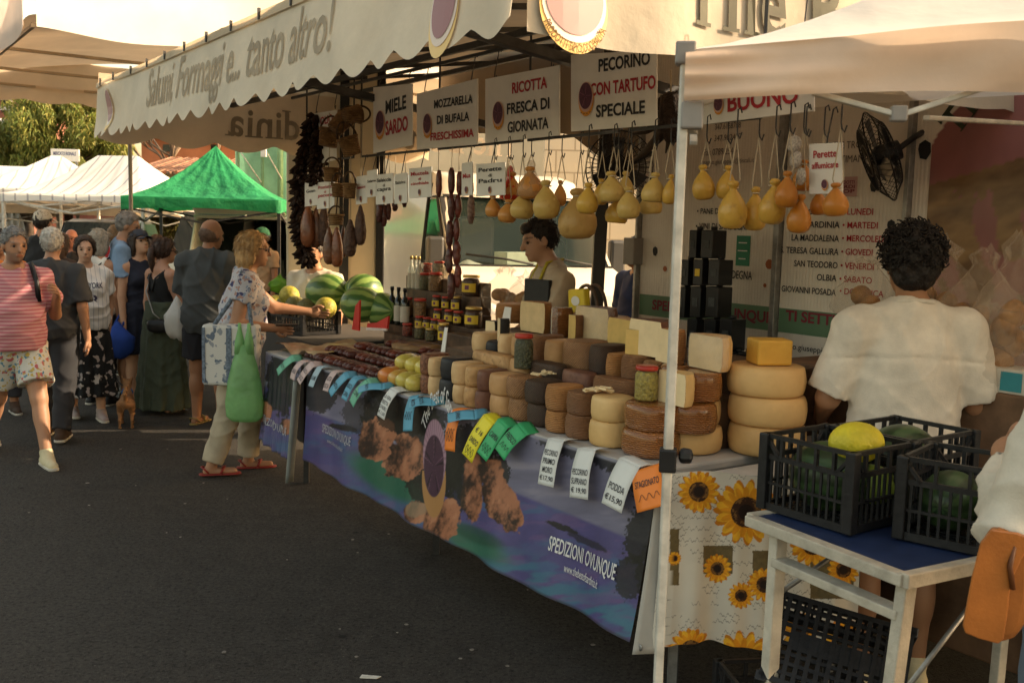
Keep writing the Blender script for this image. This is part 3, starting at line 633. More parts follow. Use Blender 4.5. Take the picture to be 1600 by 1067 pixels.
    m = MB(); m.tube([(-1.004, 2.05, .4), (-1.004, 2.05, 1.3), (-.92, 2.05, 2.15)], .006, 5); part('door_seam', m, blackrub, th, world=False)
    for sx_ in (-1, 1):
        m = MB(); m.ball((sx_*.78, .12, .86), (.17, .10, .10)); part('headlight', m, M('lamp glass', (.5, .5, .48), .1, .1, 4, coat=1), th, world=False)
        for y in (1.0, 4.3):
            w_ = MB().lathe([(.05, -.11), (.30, -.11), (.34, -.07), (.34, .07), (.30, .11), (.05, .11)], 22, (sx_*.9, y, .34), frame_z((1, 0, 0))); part('wheel', w_, blackrub, th, world=False)
    m = MB(); m.box((0, .02, .42), (1.7, .14, .2)); part('bumper', m, M('grey bumper', (.08, .08, .08), .6), th, world=False, bevel=.03)
    X = xf(loc, rz)
    def lay(name, label, cat, c, size, mat, rr=0, bev=.004):
        m_ = MB(); m_.box((0, 0, 0), size, rotz(rr)); b = MB().add(X(np.array(m_.v)+np.array(c)), m_.f); solo(name, b, mat, label, cat, smooth=False, bevel=bev)
    lay('cardboard_box', 'pale box lying on the dashboard behind the van windscreen', 'box', (-.10, 1.16, 1.37), (.42, .25, .17), M('pale green card', (.34, .42, .32), .7), .3)
    for i, (x, y, a, w) in enumerate(((-.62, 1.05, .3, .30), (.22, 1.08, -.4, .36), (.58, 1.12, .5, .4))):
        m_ = MB(); m_.grid(lambda u, v: np.stack([(u-.5)*w, (v-.5)*.22, .01+.05*np.sin(u*4+i)*v], 1), 8, 5); V_ = np.array(m_.v) @ rotz(a).T + np.array((x, y, 1.30)); b = MB().add(X(V_), m_.f)
        solo('paper_sheet', b, M('sheet paper', (.40, .47, .40), .7), ('crumpled paper on the dashboard left of the pale box', 'white paper sheet on the dashboard right of the pale box', 'creased blue white map at the right end of the van dashboard')[i], 'paper', solid=.002)
van_white()

def box_truck():
    X0, X1 = atY(449, 330, 8.3)[0], atY(588, 330, 8.3)[0]; loc = np.array([(X0+X1)/2, 8.3, 0]); w = X1-X0
    th = thing('box_truck', 'tall cream box body of a truck behind the hanging hams', 'truck', loc, R_(9))
    cream = M('cream panel', (.56, .47, .32), .45, .06, 1.5)
    m = MB(); m.box((0, 1.6, 1.75), (w, 3.2, 2.8)); part('body', m, cream, th, world=False, smooth=False, bevel=.02)
    m = MB(); m.box((.10, -.012, 1.8), (.075, .03, 2.5)); part('door_gap', m, black, th, world=False, smooth=False)
    m = MB(); m.box((w/2+.03, .1, 1.8), (.07, .22, 2.6)); part('rubber_seal', m, blackrub, th, world=False, smooth=False, bevel=.01)
    m = MB(); m.box((-.1, -.02, 1.1), (.05, .04, .18)); part('latch', m, steel, th, world=False, smooth=False, bevel=.005)
    for sx_ in (-1, 1):
        w_ = MB().lathe([(.05, -.1), (.33, -.1), (.36, -.06), (.36, .06), (.33, .1), (.05, .1)], 20, (sx_*(w/2-.12), .9, .36), frame_z((1, 0, 0))); part('wheel', w_, blackrub, th, world=False)
box_truck()

def open_minivan():
    loc = np.array(atY(376, 420, 17.6)); loc[2] = 0
    th = thing('minivan', 'pale minivan with its tailgate open under the green tent', 'van', loc, R_(8))
    paint_ = M('pale beige car paint', (.62, .60, .50), .3, .05, 2, coat=.3)
    m = MB()
    for x in (-1, 1): m.add(*(lambda b: (b.v, b.f))(MB().slab([(x*.86, 0, .3), (x*.90, 0, 1.1), (x*.80, .12, 1.78), (x*.80, 3.0, 1.78), (x*.88, 4.0, 1.1), (x*.88, 4.6, .9), (x*.86, 4.6, .3)], .05*-x, (1, 0, 0))))
    m.box((0, 1.6, 1.80), (1.62, 3.1, .06)); m.box((0, 2.3, .42), (1.7, 4.5, .2)); m.box((0, .03, .52), (1.7, .12, .36)); m.box((0, 4.2, .8), (1.7, .8, .7))
    part('body', m, paint_, th, world=False, smooth=False, bevel=.03)
    m = MB(); m.box((0, 2.4, 1.2), (1.6, .05, 1.1)); m.box((0, 1.2, .56), (1.5, 2.0, .08)); part('cargo_bay', m, M('dark cargo', (.02, .02, .018), .8), th, world=False, smooth=False)
    m = MB().slab([(-.78, .1, 1.84), (.78, .1, 1.84), (.74, -.85, 2.02), (-.74, -.85, 2.02)], .05, (0, 0, 1)); part('tailgate', m, paint_, th, world=False, smooth=False, bevel=.015)
    m = MB().add([(-.905, .3, 1.12), (-.905, 1.3, 1.12), (-.82, 1.3, 1.68), (-.82, .4, 1.68)], [(0, 1, 2, 3)]).add([(-.905, 1.4, 1.12), (-.905, 2.6, 1.12), (-.82, 2.5, 1.68), (-.82, 1.4, 1.68)], [(0, 1, 2, 3)]); part('side_window', m, M('pale reflecting glass', (.35, .34, .28), .15, .3, 3), th, world=False, smooth=False)
    for sx_ in (-1, 1):
        m = MB(); m.box((sx_*.86, .0, 1.0), (.09, .10, .4)); part('tail_lamp', m, M('lamp red', (.25, .02, .015), .25), th, world=False, smooth=False, bevel=.02)
        for y in (.9, 3.7):
            w_ = MB().lathe([(.05, -.1), (.28, -.1), (.31, -.06), (.31, .06), (.28, .1), (.05, .1)], 18, (sx_*.80, y, .31), frame_z((1, 0, 0))); part('wheel', w_, blackrub, th, world=False)
open_minivan()
def parked_car(label, px, Y, rz, col, key, L_=4.2, H_=1.5):
    loc = np.array(atY(px, 400, Y)); loc[2] = 0; th = thing('parked_car', label, 'car', loc, rz)
    prof = [(0, .35), (.0, .75), (.12, .92), (.5, 1.0), (.95, H_-.06), (1.3, H_), (2.5, H_-.02), (3.2, 1.0), (4.05, .85), (4.2, .6), (4.2, .35)]
    m = MB(); xs = (-.86, -.80, .80, .86); V = [(x*(1-.16*max(0, z-.9)/.6), y, z - (.04 if abs(x) > .85 and z > .9 else 0)) for y, z in prof for x in xs]; n = len(prof)
    f = [(i*4+j, i*4+j+1, (i+1)*4+j+1, (i+1)*4+j) for i in range(n-1) for j in range(3)] + [tuple(i*4 for i in range(n)), tuple(i*4+3 for i in range(n))[::-1]]
    m.add(V, f); part('body', m, M(key, col, .3, .05, 2, coat=.4), th, world=False, autos=35)
    for sx_ in (-1, 1):
        m = MB().add([(sx_*.858, .75, 1.0), (sx_*.858, 2.95, 1.0), (sx_*.755, 2.4, H_-.08), (sx_*.755, 1.1, H_-.08)], [(0, 1, 2, 3)]); part('side_window', m, glass_dark, th, world=False, smooth=False)
    m = MB().add([(-.74, .56, 1.06), (.74, .56, 1.06), (.66, .92, H_-.08), (-.66, .92, H_-.08)], [(0, 1, 2, 3)]); b = np.array(m.v); b[:, 1] -= .03; b[:, 2] += .02; part('rear_window', MB().add(b, m.f), glass_dark, th, world=False, smooth=False)
    for sx_ in (-1, 1):
        m = MB(); m.box((sx_*.70, .0, .84), (.22, .08, .12)); part('tail_lamp', m, M('lamp red'), th, world=False, smooth=False, bevel=.02)
        for y in (.8, 3.4):
            w_ = MB().lathe([(.05, -.1), (.28, -.1), (.31, -.06), (.31, .06), (.28, .1), (.05, .1)], 18, (sx_*.78, y, .31), frame_z((1, 0, 0))); part('wheel', w_, blackrub, th, world=False)
parked_car('white car parked left of the open minivan behind the crowd', 294, 18.2, R_(-14), (.66, .62, .54), 'white hatch paint', H_=1.95)
parked_car('dark van parked behind the white market tents on the far left', 142, 19, R_(10), (.05, .045, .04), 'dark car paint', H_=1.7)

# ------------------------------------------------------------------ far awning at the upper left
def far_awning():
    k = 1.75; A = atY(52, 46, 4.9*k); ze = A[2]; w, dl = 5.6, 4.5
    P = lambda u, v, z: np.array([A[0]+N2[0]*u+D2[0]*v, A[1]+N2[1]*u+D2[1]*v, z])
    th = thing('market_canopy', 'huge white market canopy with creased front flap at the upper left', 'canopy', P(w/2, dl/2, 0))
    def front(u, v):
        fold = .10*np.sin(u*9+v*2.5)*v + .06*np.sin(u*23+v*4)*v + .05*np.sin(u*5)
        x = u*w; z = ze - .04*np.sin(u*4*math.pi)**2*(1-v) + v*1.35 + .05*np.sin(u*15)*v; y = -.15 - .10*v + fold
        return np.stack([A[0]+N2[0]*x+D2[0]*y, A[1]+N2[1]*x+D2[1]*y, z], 1)
    m = MB(); m.grid(front, 70, 16); part('front_flap', m, cloth_tent, th)
    def side(u, v):
        y = -.15+u*dl; z = ze - .30*np.sin(u*math.pi*.5) + v*1.15; x = -.10-.25*(1-v)*u + .05*np.sin(u*14)*(1-v)
        return np.stack([A[0]+N2[0]*x+D2[0]*y, A[1]+N2[1]*x+D2[1]*y, z], 1)
    m = MB(); m.grid(side, 30, 8); part('side_flap', m, M('pinkish canopy cloth', (.74, .62, .54), .8, .1, 2, transl=.4), th)
    m = MB(); m.grid(lambda u, v: np.stack([A[0]+N2[0]*u*w+D2[0]*v*dl, A[1]+N2[1]*u*w+D2[1]*v*dl, ze+.12+.35*np.sin(u*math.pi)+.03*np.sin(v*20)], 1), 24, 24)
    part('roof', m, M('tan lined roof cloth', (.66, .52, .36), .85, .08, 2, transl=.22), th)
    m = MB(); m.grid(lambda u, v: np.stack([A[0]+N2[0]*u*w+D2[0]*(dl+.05*np.sin(u*25)), A[1]+N2[1]*u*w+D2[1]*(dl+.05*np.sin(u*25)), ze-.10+v*.5-.05*np.abs(np.sin(u*9*math.pi))*(1-v)], 1), 60, 4); part('rear_valance', m, M('tan lined roof cloth'), th)
    m = MB()
    for v in (.02, .35, .68, 1.0): m.bar(P(0, v*dl, ze+.05), P(w, v*dl, ze+.05), .03)
    for u in (0, .5, 1): m.bar(P(u*w, 0, ze+.03), P(u*w, dl, ze+.03), .03)
    part('frame', m, M('tan frame', (.42, .33, .22), .6), th, smooth=False)
    for u, v in ((.02, .98), (.98, .98), (.335, .98)):
        m = MB(); m.tube([P(u*w, v*dl, 0), P(u*w, v*dl, ze)], .026, 10); part('pole', m, M('grey pole', (.16, .15, .13), .5), th)
far_awning()

# ------------------------------------------------------------------ distant tents
def tent(name, label, px, Y, half, rz, ze, zh, zp, mat, ridge=0.0, striped=False, poles=whitetube, front_open=False):
    c = np.array(atY(px, 350, Y)); c[2] = 0; th = thing(name, label, 'tent', c, rz)
    def roof(u, v):
        a = u*8; k = np.floor(a*.5).astype(int) % 4; 
        cor = np.array([(-1, -1), (1, -1), (1, 1), (-1, 1), (-1, -1)]); kk = np.minimum((u*4).astype(int), 3); fr = u*4-kk
        e = cor[kk]*(1-fr)[:, None] + cor[kk+1]*fr[:, None]; top = np.stack([np.clip(e[:, 0], -1, 1)*ridge, 0*e[:, 0]], 1)
        p = e*(1-v)[:, None]*half + top*half*v[:, None]
        sag = .10*np.sin(v*math.pi); edge = .04*np.abs(np.sin(fr*math.pi))*(1-v)
        z = zh + (zp-zh)*(v**1.25) - sag*.6 - edge + .012*np.sin(u*150)*np.sin(v*math.pi)
        return np.stack([p[:, 0], p[:, 1], z], 1)
    m = MB(); m.grid(roof, 96, 14); part('roof', m, mat, th, world=False)
    cor = np.array([(-1, -1), (1, -1), (1, 1), (-1, 1), (-1, -1)])*half
    m = MB(); m.grid(lambda u, v: np.stack([*((cor[np.minimum((u*4).astype(int), 3)]*(1-(u*4-np.minimum((u*4).astype(int), 3)))[:, None] + cor[np.minimum((u*4).astype(int), 3)+1]*(u*4-np.minimum((u*4).astype(int), 3))[:, None])*(1.004+.01*np.sin(u*60)[:, None])).T, ze-.05*np.abs(np.sin(u*4*math.pi))*(1-v)*-1+(zh-ze)*v], 1), 96, 3); part('valance', m, mat, th, world=False)
    for x, y in cor[:4]*.98:
        m = MB(); m.bar((x, y, 0), (x, y, zh-.05), .05); part('pole', m, poles, th, world=False, smooth=False)
    m = MB()
    for i in range(4):
        a, b = np.array([*cor[i]*.97, ze-.02]), np.array([*cor[i+1]*.97, ze-.02]); mid = (a+b)/2; m.bar(a+(0, 0, .05), mid-(0, 0, .16), .03); m.bar(b+(0, 0, .05), mid-(0, 0, .16), .03)
    part('truss', m, poles, th, world=False, smooth=False)
    return th
def stripes(N, L, oc, c):
    w = N.new('ShaderNodeTexWave'); w.inputs['Scale'].default_value = 1.25; w.bands_direction = 'X'; L.new(oc, w.inputs[0]); return mixc(N, L, thr(N, L, w.outputs[1], .93, .97), (.84, .82, .78), (.45, .44, .46))
cl_str = M('striped tent cloth', rough=.8, fn=stripes, transl=.35)
tent('market_tent', 'bright green peaked pop-up tent above the open minivan', 338, 17, 1.22, R_(6), 1.87, 2.08, 2.98, cloth_green, poles=darksteel)
tent('market_tent', 'white striped tent with a short ridge just left of the green tent', 186, 19.5, 1.45, R_(-12), 1.98, 2.14, 2.93, cl_str, ridge=.3)
tent('market_tent', 'white peaked tent at the left beneath the bushy green tree', 90, 22, 1.7, R_(12), 2.12, 2.28, 3.05, cl_str, ridge=.06)
tent('market_tent', 'plain low white tent cut by the left edge of the picture', 10, 24, 2.0, R_(5), 2.1, 2.35, 2.9, cloth_tent, ridge=.3)
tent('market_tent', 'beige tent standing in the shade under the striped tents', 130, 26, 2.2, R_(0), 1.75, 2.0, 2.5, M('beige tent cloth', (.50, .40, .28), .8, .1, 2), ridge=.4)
# ------------------------------------------------------------------ buildings and trees behind
terracotta = M('terracotta tiles', (.40, .20, .12), .85, .35, 5, wave=(3.0, .2, 'X'), bump=.9, bdist=.08)
def house(label, px0, px1, ytop, yeave, Y, depth, wallmat, tile=True, base=0, wins=()):
    X0, X1 = atY(px0, 300, Y)[0], atY(px1, 300, Y)[0]; zt, z0 = atY((px0+px1)/2, ytop, Y)[2], atY((px0+px1)/2, yeave, Y)[2]
    th = thing('house', label, 'house', ((X0+X1)/2, Y, 0)); m = MB(); m.box(((X0+X1)/2, Y+depth/2, z0/2), (X1-X0, depth, z0)); part('wall', m, wallmat, th, smooth=False)
    if tile:
        m = MB(); nn = int((X1-X0)/.22); m.grid(lambda u, v: np.stack([X0-.2+u*(X1-X0+.4), Y-.35+v*depth*.6, z0+.02+v*(zt-z0)+.05*np.abs(np.sin(u*nn*math.pi))], 1), nn*6, 12); part('roof', m, terracotta, th)
    for (a, b, c, d) in wins:
        P0, P1 = atY(a, c, Y), atY(b, d, Y); m = MB(); m.box(((P0[0]+P1[0])/2, Y-.01, (P0[2]+P1[2])/2), (P1[0]-P0[0], .06, abs(P0[2]-P1[2]))); part('window', m, glass_dark, th, smooth=False)
    return th
orange = M('orange render', (.52, .20, .09), .85, .15, 1.5)
house('orange rendered house with a tiled roof behind the green tent', 222, 372, 211, 218, 36, 8, orange, wins=((255, 275, 226, 238), (330, 345, 226, 240)))
house('low house with a long corrugated tile roof below the orange house', 214, 345, 238, 272, 30, 6, M('tan wall', (.42, .30, .2), .85, .1))
tl_ = house('reddish apartment building with balconies at the far left', -60, 52, 120, 136, 34, 8, M('brick red render', (.30, .13, .09), .85, .2, 1), tile=False, wins=((2, 20, 150, 176),))
m = MB(); w0 = atY(-60, 300, 33.6)[0]; w1_ = atY(95, 300, 33.6)[0]
for y in (152, 170):
    z = atY(0, y, 33.4)[2]; m.bar((w0, 33.4, z), (w1_-1, 33.4, z), .10); m.bar((w0, 33.4, z-.35), (w1_-1.2, 33.4, z-.35), .05)
for px in (-20, 20, 45): m.bar((atY(px, 300, 33.4)[0], 33.4, 1), (atY(px, 300, 33.4)[0], 33.4, 5.6), .09)
part('balcony_rail', m, M('pale rail', (.55, .52, .46), .6), tl_, smooth=False)
m = MB(); a, b = atY(-80, 190, 30), atY(41, 186, 30); m.grid(lambda u, v: np.stack([a[0]+u*(b[0]-a[0]), 30+.10*np.abs(np.sin(u*40)), v*(b[2])], 1), 160, 2)
solo('corrugated_fence', m, M('white corrugated sheet', (.62, .58, .52), .6, .1, 3), 'white corrugated sheet fence behind the tents at the far left', 'fence', solid=.02)
m = MB(); P = atY(102, 243, 25); m.box(P, (.70, .06, .30)); sg = thing('roof_sign', 'white signboard with blue lettering above the white tents', 'sign', (P[0], 25, 0))
part('board', m, card_white, sg, smooth=False, bevel=.01); m = MB()
on_plane(fit2d('MERCATO RIONALE', .56, .09, bold=.02), P+np.array((0, -.035, .04)), (1, 0, 0), Z3, m); part('lettering', m, M('blue ink', (.05, .07, .20), .6), sg, smooth=False)
m = MB()
for x in (-.25, .25): m.bar((P[0]+x, 25.06, 0), (P[0]+x, 25.06, P[2]), .06)
part('post', m, steel, sg, smooth=False)
# green netting on a scaffold
P0, P1 = atY(366, 222, 31), atY(470, 312, 31)
nt_ = thing('scaffold', 'scaffold wrapped in pale green netting right of the green tent', 'scaffold', ((P0[0]+P1[0])/2, 31, 0))
m = MB(); m.grid(lambda u, v: np.stack([P0[0]+u*(P1[0]+2-P0[0]), 31+.12*np.sin(u*17+v*3), v*(P0[2]+1.2)], 1), 40, 20); part('netting', m, M('green netting', (.20, .42, .28), .8, .2, 1.5, transl=.4), nt_)
m = MB()
for px in (438, 410, 372): q = atY(px, 300, 30.7); m.tube([(q[0], 30.7, 0), (q[0], 30.7, 5.4)], .09 if px == 438 else .05, 8)
part('pole', m, M('green pole', (.20, .34, .16), .5), nt_)
m = MB()
for a, b in (((365, 222), (408, 285)), ((408, 222), (440, 280))): m.tube([atY(*a, 30.6), atY(*b, 30.6)], .02, 4)
part('cable', m, M('white cable', (.6, .58, .5), .6), nt_)
m = MB(); m.box(atY(412, 231, 30.5), (.16, .1, .55)); part('lamp_box', m, card_white, nt_, smooth=False)
# pale stone wall behind the van
m = MB(); a, b = atY(915, 300, 14.5), atY(1060, 300, 14.5); m.box(((a[0]+b[0])/2, 15, 1.9), (b[0]-a[0]+1.2, .5, 3.8))
def blocks(N, L, oc, c):
    b_ = N.new('ShaderNodeTexBrick'); b_.inputs['Scale'].default_value = 1.0; b_.inputs['Brick Width'].default_value = .55; b_.inputs['Row Height'].default_value = .32; b_.inputs['Mortar Size'].default_value = .012
    b_.inputs['Color1'].default_value = (.52, .45, .34, 1); b_.inputs['Color2'].default_value = (.46, .40, .30, 1); b_.inputs['Mortar'].default_value = (.30, .25, .18, 1)
    mp = N.new('ShaderNodeMapping'); mp.inputs['Rotation'].default_value = (math.pi/2, 0, 0); L.new(oc, mp.inputs[0]); L.new(mp.outputs[0], b_.inputs[0]); return b_.outputs[0]
solo('stone_wall', m, M('pale stone blocks', rough=.9, fn=blocks), 'pale block wall seen right of the white van', 'wall', smooth=False)
m = MB(); a, b = atY(560, 300, 24), atY(1000, 300, 24); m.box(((a[0]+b[0])/2, 26, 3.2), (b[0]-a[0]+2, 4, 6.4)); hb = solo('house', m, M('cream render', (.50, .42, .30), .85, .1, 1), 'cream house closing the view behind the white van', 'house', smooth=False)

def tree(label, px, Y, zc, rad, n, col, h0=0, seed=1):
    rng = np.random.default_rng(seed); c = np.array(atY(px, 300, Y)); c[2] = 0; th = thing('tree', label, 'tree', c)
    m = MB(); m.tube([(0, 0, 0), (.1, .05, zc*.5), (.0, 0, zc)], [.16, .12, .06], 8)
    for k in range(9):
        a = k*.7; e = np.array((math.cos(a)*rad[0]*.7, math.sin(a)*rad[1]*.7, zc+rad[2]*(.5*math.sin(k*1.7)))); m.tube([(.05, 0, zc*.45+k*.05), e*np.array((.5, .5, .9)), e], [.06, .04, .015], 6)
    part('trunk', m, M('bark', (.10, .07, .05), .9, .3, 10), th, world=False)
    nc = 90; d = rng.normal(size=(nc, 3)); d /= np.linalg.norm(d, axis=1)[:, None]; cl = d*np.array(rad)*(.35+.62*rng.random((nc, 1))**.5); cl[:, 2] += zc; cr = .20+.34*rng.random(nc)
    idx = rng.integers(0, nc, n); dd = rng.normal(size=(n, 3)); dd /= np.linalg.norm(dd, axis=1)[:, None]; p = cl[idx] + dd*(cr[idx]*rng.random(n)**.4)[:, None]
    l = .10+.12*rng.random(n); w = .012+.014*rng.random(n); dr = rng.normal(size=(n, 3))*.45 + np.array([0, 0, -1.0]); dr /= np.linalg.norm(dr, axis=1)[:, None]; sd_ = np.cross(dr, rng.normal(size=(n, 3))); sd_ /= np.linalg.norm(sd_, axis=1)[:, None]
    V = np.stack([p - sd_*w[:, None], p + dr*(l*.5)[:, None] - sd_*w[:, None]*1.2, p + dr*l[:, None], p + sd_*w[:, None]], 1).reshape(-1, 3)
    shade = fbm(idx*7.3, idx*1.7, 4, 2); cc = np.array(col)[None]*(.6+.8*shade[:, None]); cc = cc*(1+.25*rng.normal(size=(n, 1)).clip(-1, 1)); cc[:, 0] *= (.9+.5*rng.random(n)); cc = np.repeat(cc.clip(.005, 1), 4, axis=0)
    m = MB(); m.add(V, np.arange(4*n).reshape(-1, 4)); part('crown', m, M('leaves', rough=.6, attr=True, transl=.35), th, world=False, smooth=False, cols=cc)
tree('bushy bright green tree with drooping leaves above the white tents', 100, 28, 3.75, (1.85, 1.6, 1.7), 46000, (.17, .21, .045), seed=3)
tree('low dark green shrub left of the bushy tree', 38, 29, 2.7, (1.0, .9, .7), 9000, (.07, .10, .03), seed=5)
tree('small yellow green bush behind the green tent', 282, 28.5, 1.9, (1.4, .8, .7), 6000, (.17, .17, .04), seed=6)
def bare_tree(px, Y, label, seed):
    rng = random.Random(seed); c = np.array(atY(px, 300, Y)); c[2] = 0; th = thing('bare_tree', label, 'tree', c); m = MB()
    def br(p, d, l, r, k):
        q = p + d*l; m.tube([p, (p+q)/2+np.array([rng.uniform(-.05, .05) for _ in 'abc']), q], [r, r*.85, r*.7], 5)
        if k: 
            for _ in range(3 if k > 1 else 2): br(q, nrm(d + np.array([rng.uniform(-.9, .9), rng.uniform(-.5, .5), rng.uniform(-.2, .7)])), l*rng.uniform(.5, .75), r*.65, k-1)
    br(np.zeros(3), np.array([0, 0, 1.]), 2.4, .10, 4); part('branches', m, M('pale bark', (.22, .16, .11), .9, .2), th, world=False)
bare_tree(300, 33.5, 'leafless branching tree against the orange house, nearer the green tent', 2); bare_tree(262, 33.5, 'leafless branching tree against the orange house, nearer the white tents', 4)
# ------------------------------------------------------------------ near pop-up canopy on the right
PC = atY(1062, 300, 2.27); PC[2] = 0; ED = np.array([.986, -.165, 0]); ED /= np.linalg.norm(ED); EB = np.array([-ED[1], ED[0], 0])
def PP(a, b, z): return PC + ED*a + EB*b + np.array([0, 0, z + (CTILT*a if z > 1.9 else 0)])
CTILT, CD = .045, 2.0
pz0, pz1, pzp = atY(1062, 166, 2.27)[2], atY(1062, 78, 2.27)[2], 3.05
pcn = thing('popup_canopy', 'soiled cream pop-up canopy with white pole in the near right foreground', 'canopy', PP(1.5, 1.0, 0))
def quadroof(u, v):
    k = np.minimum((u*4).astype(int), 3); fr = u*4-k; cor = np.array([(0, 0), (3.0, 0), (3.0, CD), (0, CD), (0, 0)])
    e = cor[k]*(1-fr)[:, None]+cor[k+1]*fr[:, None]; p = e*(1-v)[:, None]+np.array([[1.5, CD/2]])*v[:, None]
    z = pz1 + CTILT*p[:, 0] + .04*p[:, 1] + (pzp-pz1)*v**1.15 - .10*np.sin(v*math.pi) + .035*np.sin(fr*math.pi)*(1-v)**2 + .012*np.sin(fr*31)*np.sin(v*math.pi)*(1-v)
    return (PC + p[:, :1]*ED + p[:, 1:]*EB) + np.stack([0*z, 0*z, z], 1)
m = MB(); m.grid(quadroof, 160, 16); part('roof', m, cloth_roof, pcn)
def val(i):
    def f(u, v):
        cor = [(0, 0), (3, 0), (3, CD)]; a, b = np.array(cor[i], float), np.array(cor[i+1], float); dr = (b-a)/np.linalg.norm(b-a); on = np.array([dr[1], -dr[0]])
        near = np.exp(-u*3/.16) + np.exp(-(1-u)*3/.16)
        fold = (.012*np.sin(v*17+u*9)*near + .016*np.sin(u*19+v*4) + .008*np.sin(u*43-v*6)) + .012*np.sin(v*math.pi)
        p = a + (b-a)*u[:, None] + on*(fold+.012)[:, None]
        zt = pz1 + .035*np.sin(u*math.pi); zb = pz0 + .012*np.sin(u*13) + .01*near
        return (PC + p[:, :1]*ED + p[:, 1:]*EB) + np.stack([0*u, 0*u, zb+(zt-zb)*v+CTILT*p[:, 0]+.04*p[:, 1]], 1)
    return f
for i in range(2):
    m = MB(); m.grid(val(i), 120, 18); part('valance', m, cloth_cream, pcn)
def pole(a, b, name='pole'):
    m = MB(); m.bar(PP(a, b, 0), PP(a, b, pz1-.015), .0215); p = part(name, m, whitetube, pcn, smooth=False, bevel=.004)
    return p
for a, b in ((0.0, .02), (2.98, .02), (2.98, CD-.02)): p_ = pole(a, b); P0_ = p_ if (a, b) == (0.0, .02) else P0_
zk = atY(1074, 722, 2.27)[2]
m = MB(); m.box(PP(0, .02, zk), (.040, .040, .055), rotz(math.atan2(ED[1], ED[0]))); m.add(*(lambda b: (b.v, b.f))(MB().lathe([(.006, 0), (.017, .004), (.019, .012), (.017, .03), (.005, .034)], 9, PP(0, .02, zk)+ED*.024+np.array((0, 0, .012)), frame_z(ED)))); part('clamp', m, black, P0_, smooth=False, bevel=.004)
m = MB(); m.box(PP(0, .02, pz1-.005), (.046, .046, .05), rotz(math.atan2(ED[1], ED[0]))); m.box(PP(0.02, .02, pz0-.02), (.05, .05, .06), rotz(math.atan2(ED[1], ED[0]))); part('corner_bracket', m, M('grey bracket'), P0_, smooth=False, bevel=.005)
def eave_u(px, py):
    k = ray(px, py)[0]; return (k*PC[1]-PC[0])/(ED[0]-k*ED[1])
def ez(px, py): u = eave_u(px, py); q = PP(u, 0, 0); return PP(u, .02, CAMH + ray(px, py)[2]*q[1])
m = MB(); J = ez(1406, 192)
m.bar(ez(1270, 152), J-ED*.012, .024, .012); m.bar(ez(1595, 142), J+ED*.012, .024, .012); m.bar(ez(1068, 171), ez(1115, 156), .022, .012)
m.bar(PP(0, .05, pz0-.03), PP(.03, .6, pz0+.0), .022, .012); m.bar(PP(.03, .6, pz0-.03), PP(.03, 1.3, pz1+.02), .022, .012)
m.bar(PP(1.4, 1.45, pz0+.05), ez(1520, 170)+EB*.4, .02, .012); part('scissor_truss', m, whitetube, pcn, smooth=False, bevel=.003)
m = MB(); m.box(J, (.034, .03, .034), rotz(math.atan2(ED[1], ED[0]))); part('truss_joint', m, M('grey bracket'), pcn, smooth=False, bevel=.004)

# ------------------------------------------------------------------ sunflower cloth table at the near end of the counter
A_ = np.array([.553, 3.405, .878]); B_ = np.array([1.27, 3.50, .878]); Cq, Dq = SP(-.065, .98, .878), SP(-.065, .05, .878)
sf = thing('sunflower_table', 'end table wrapped in a white cloth printed with sunflowers and handwriting', 'table', ((A_+B_)/2)*np.array((1, 1, 0)))
m = MB(); m.slab([A_, B_, Cq, Dq], -.035, (0, 0, 1)); part('table_top', m, M('white oilcloth'), sf, smooth=False)
for q in (A_+np.array((.06, .06, 0)), B_+np.array((-.06, .06, 0)), Cq+np.array((-.06, -.1, 0))):
    m = MB(); m.bar((q[0], q[1], 0), (q[0], q[1], .845), .03); part('leg', m, steel, sf, smooth=False)
def sfs(u, w):
    p = A_[None]*(1-u)[:, None] + B_[None]*u[:, None]; out = .008+.02*(1-w)+ (.020*np.sin(u*17)+.012*np.sin(u*37+1))*(1-w)**.7
    return np.stack([p[:, 0]+.03*(1-w)*(u-.5)-.02*(1-w)*(u < .06), p[:, 1]-out, .268+.012*np.sin(u*9)+(.885-.268)*w], 1)
m = MB(); m.grid(sfs, 300, 270); PX, PY = proj(np.array(m.v)); L3 = lambda c: np.array(lin(c))[None]
n1, n2 = fbm(PX/5, PY/5, 2), fbm(PX/40, PY/40, 3); col = L3((205, 196, 180))*(.9+.2*n2[:, None])
def put(c, k): global col; k = np.clip(k, 0, 1)[:, None]; col = col*(1-k)+c*k
for y0 in range(745, 1060, 9):                                       # rows of handwriting
    ph = y0*3.1; wob = 2.3*np.sin(PX*.55+ph)+1.5*np.sin(PX*1.13+ph*2)
    rowm = (fbm(PX/30+ph, PY*0+y0, 77, 2) > .50) & (fbm(PX/70, PY/70, 12) > .47); put(L3((110, 104, 96)), (np.abs(PY-y0-wob) < .8)*rowm*.75)
for cx, cy, hw, hh in ((1122, 874, 23, 22), (1196, 882, 20, 22), (1054, 870, 7, 44), (1300, 905, 34, 30), (1292, 800, 24, 18)): put(L3((104, 88, 56))*(.7+.6*n1[:, None]), (np.abs(PX-cx) < hw)*(np.abs(PY-cy) < hh))
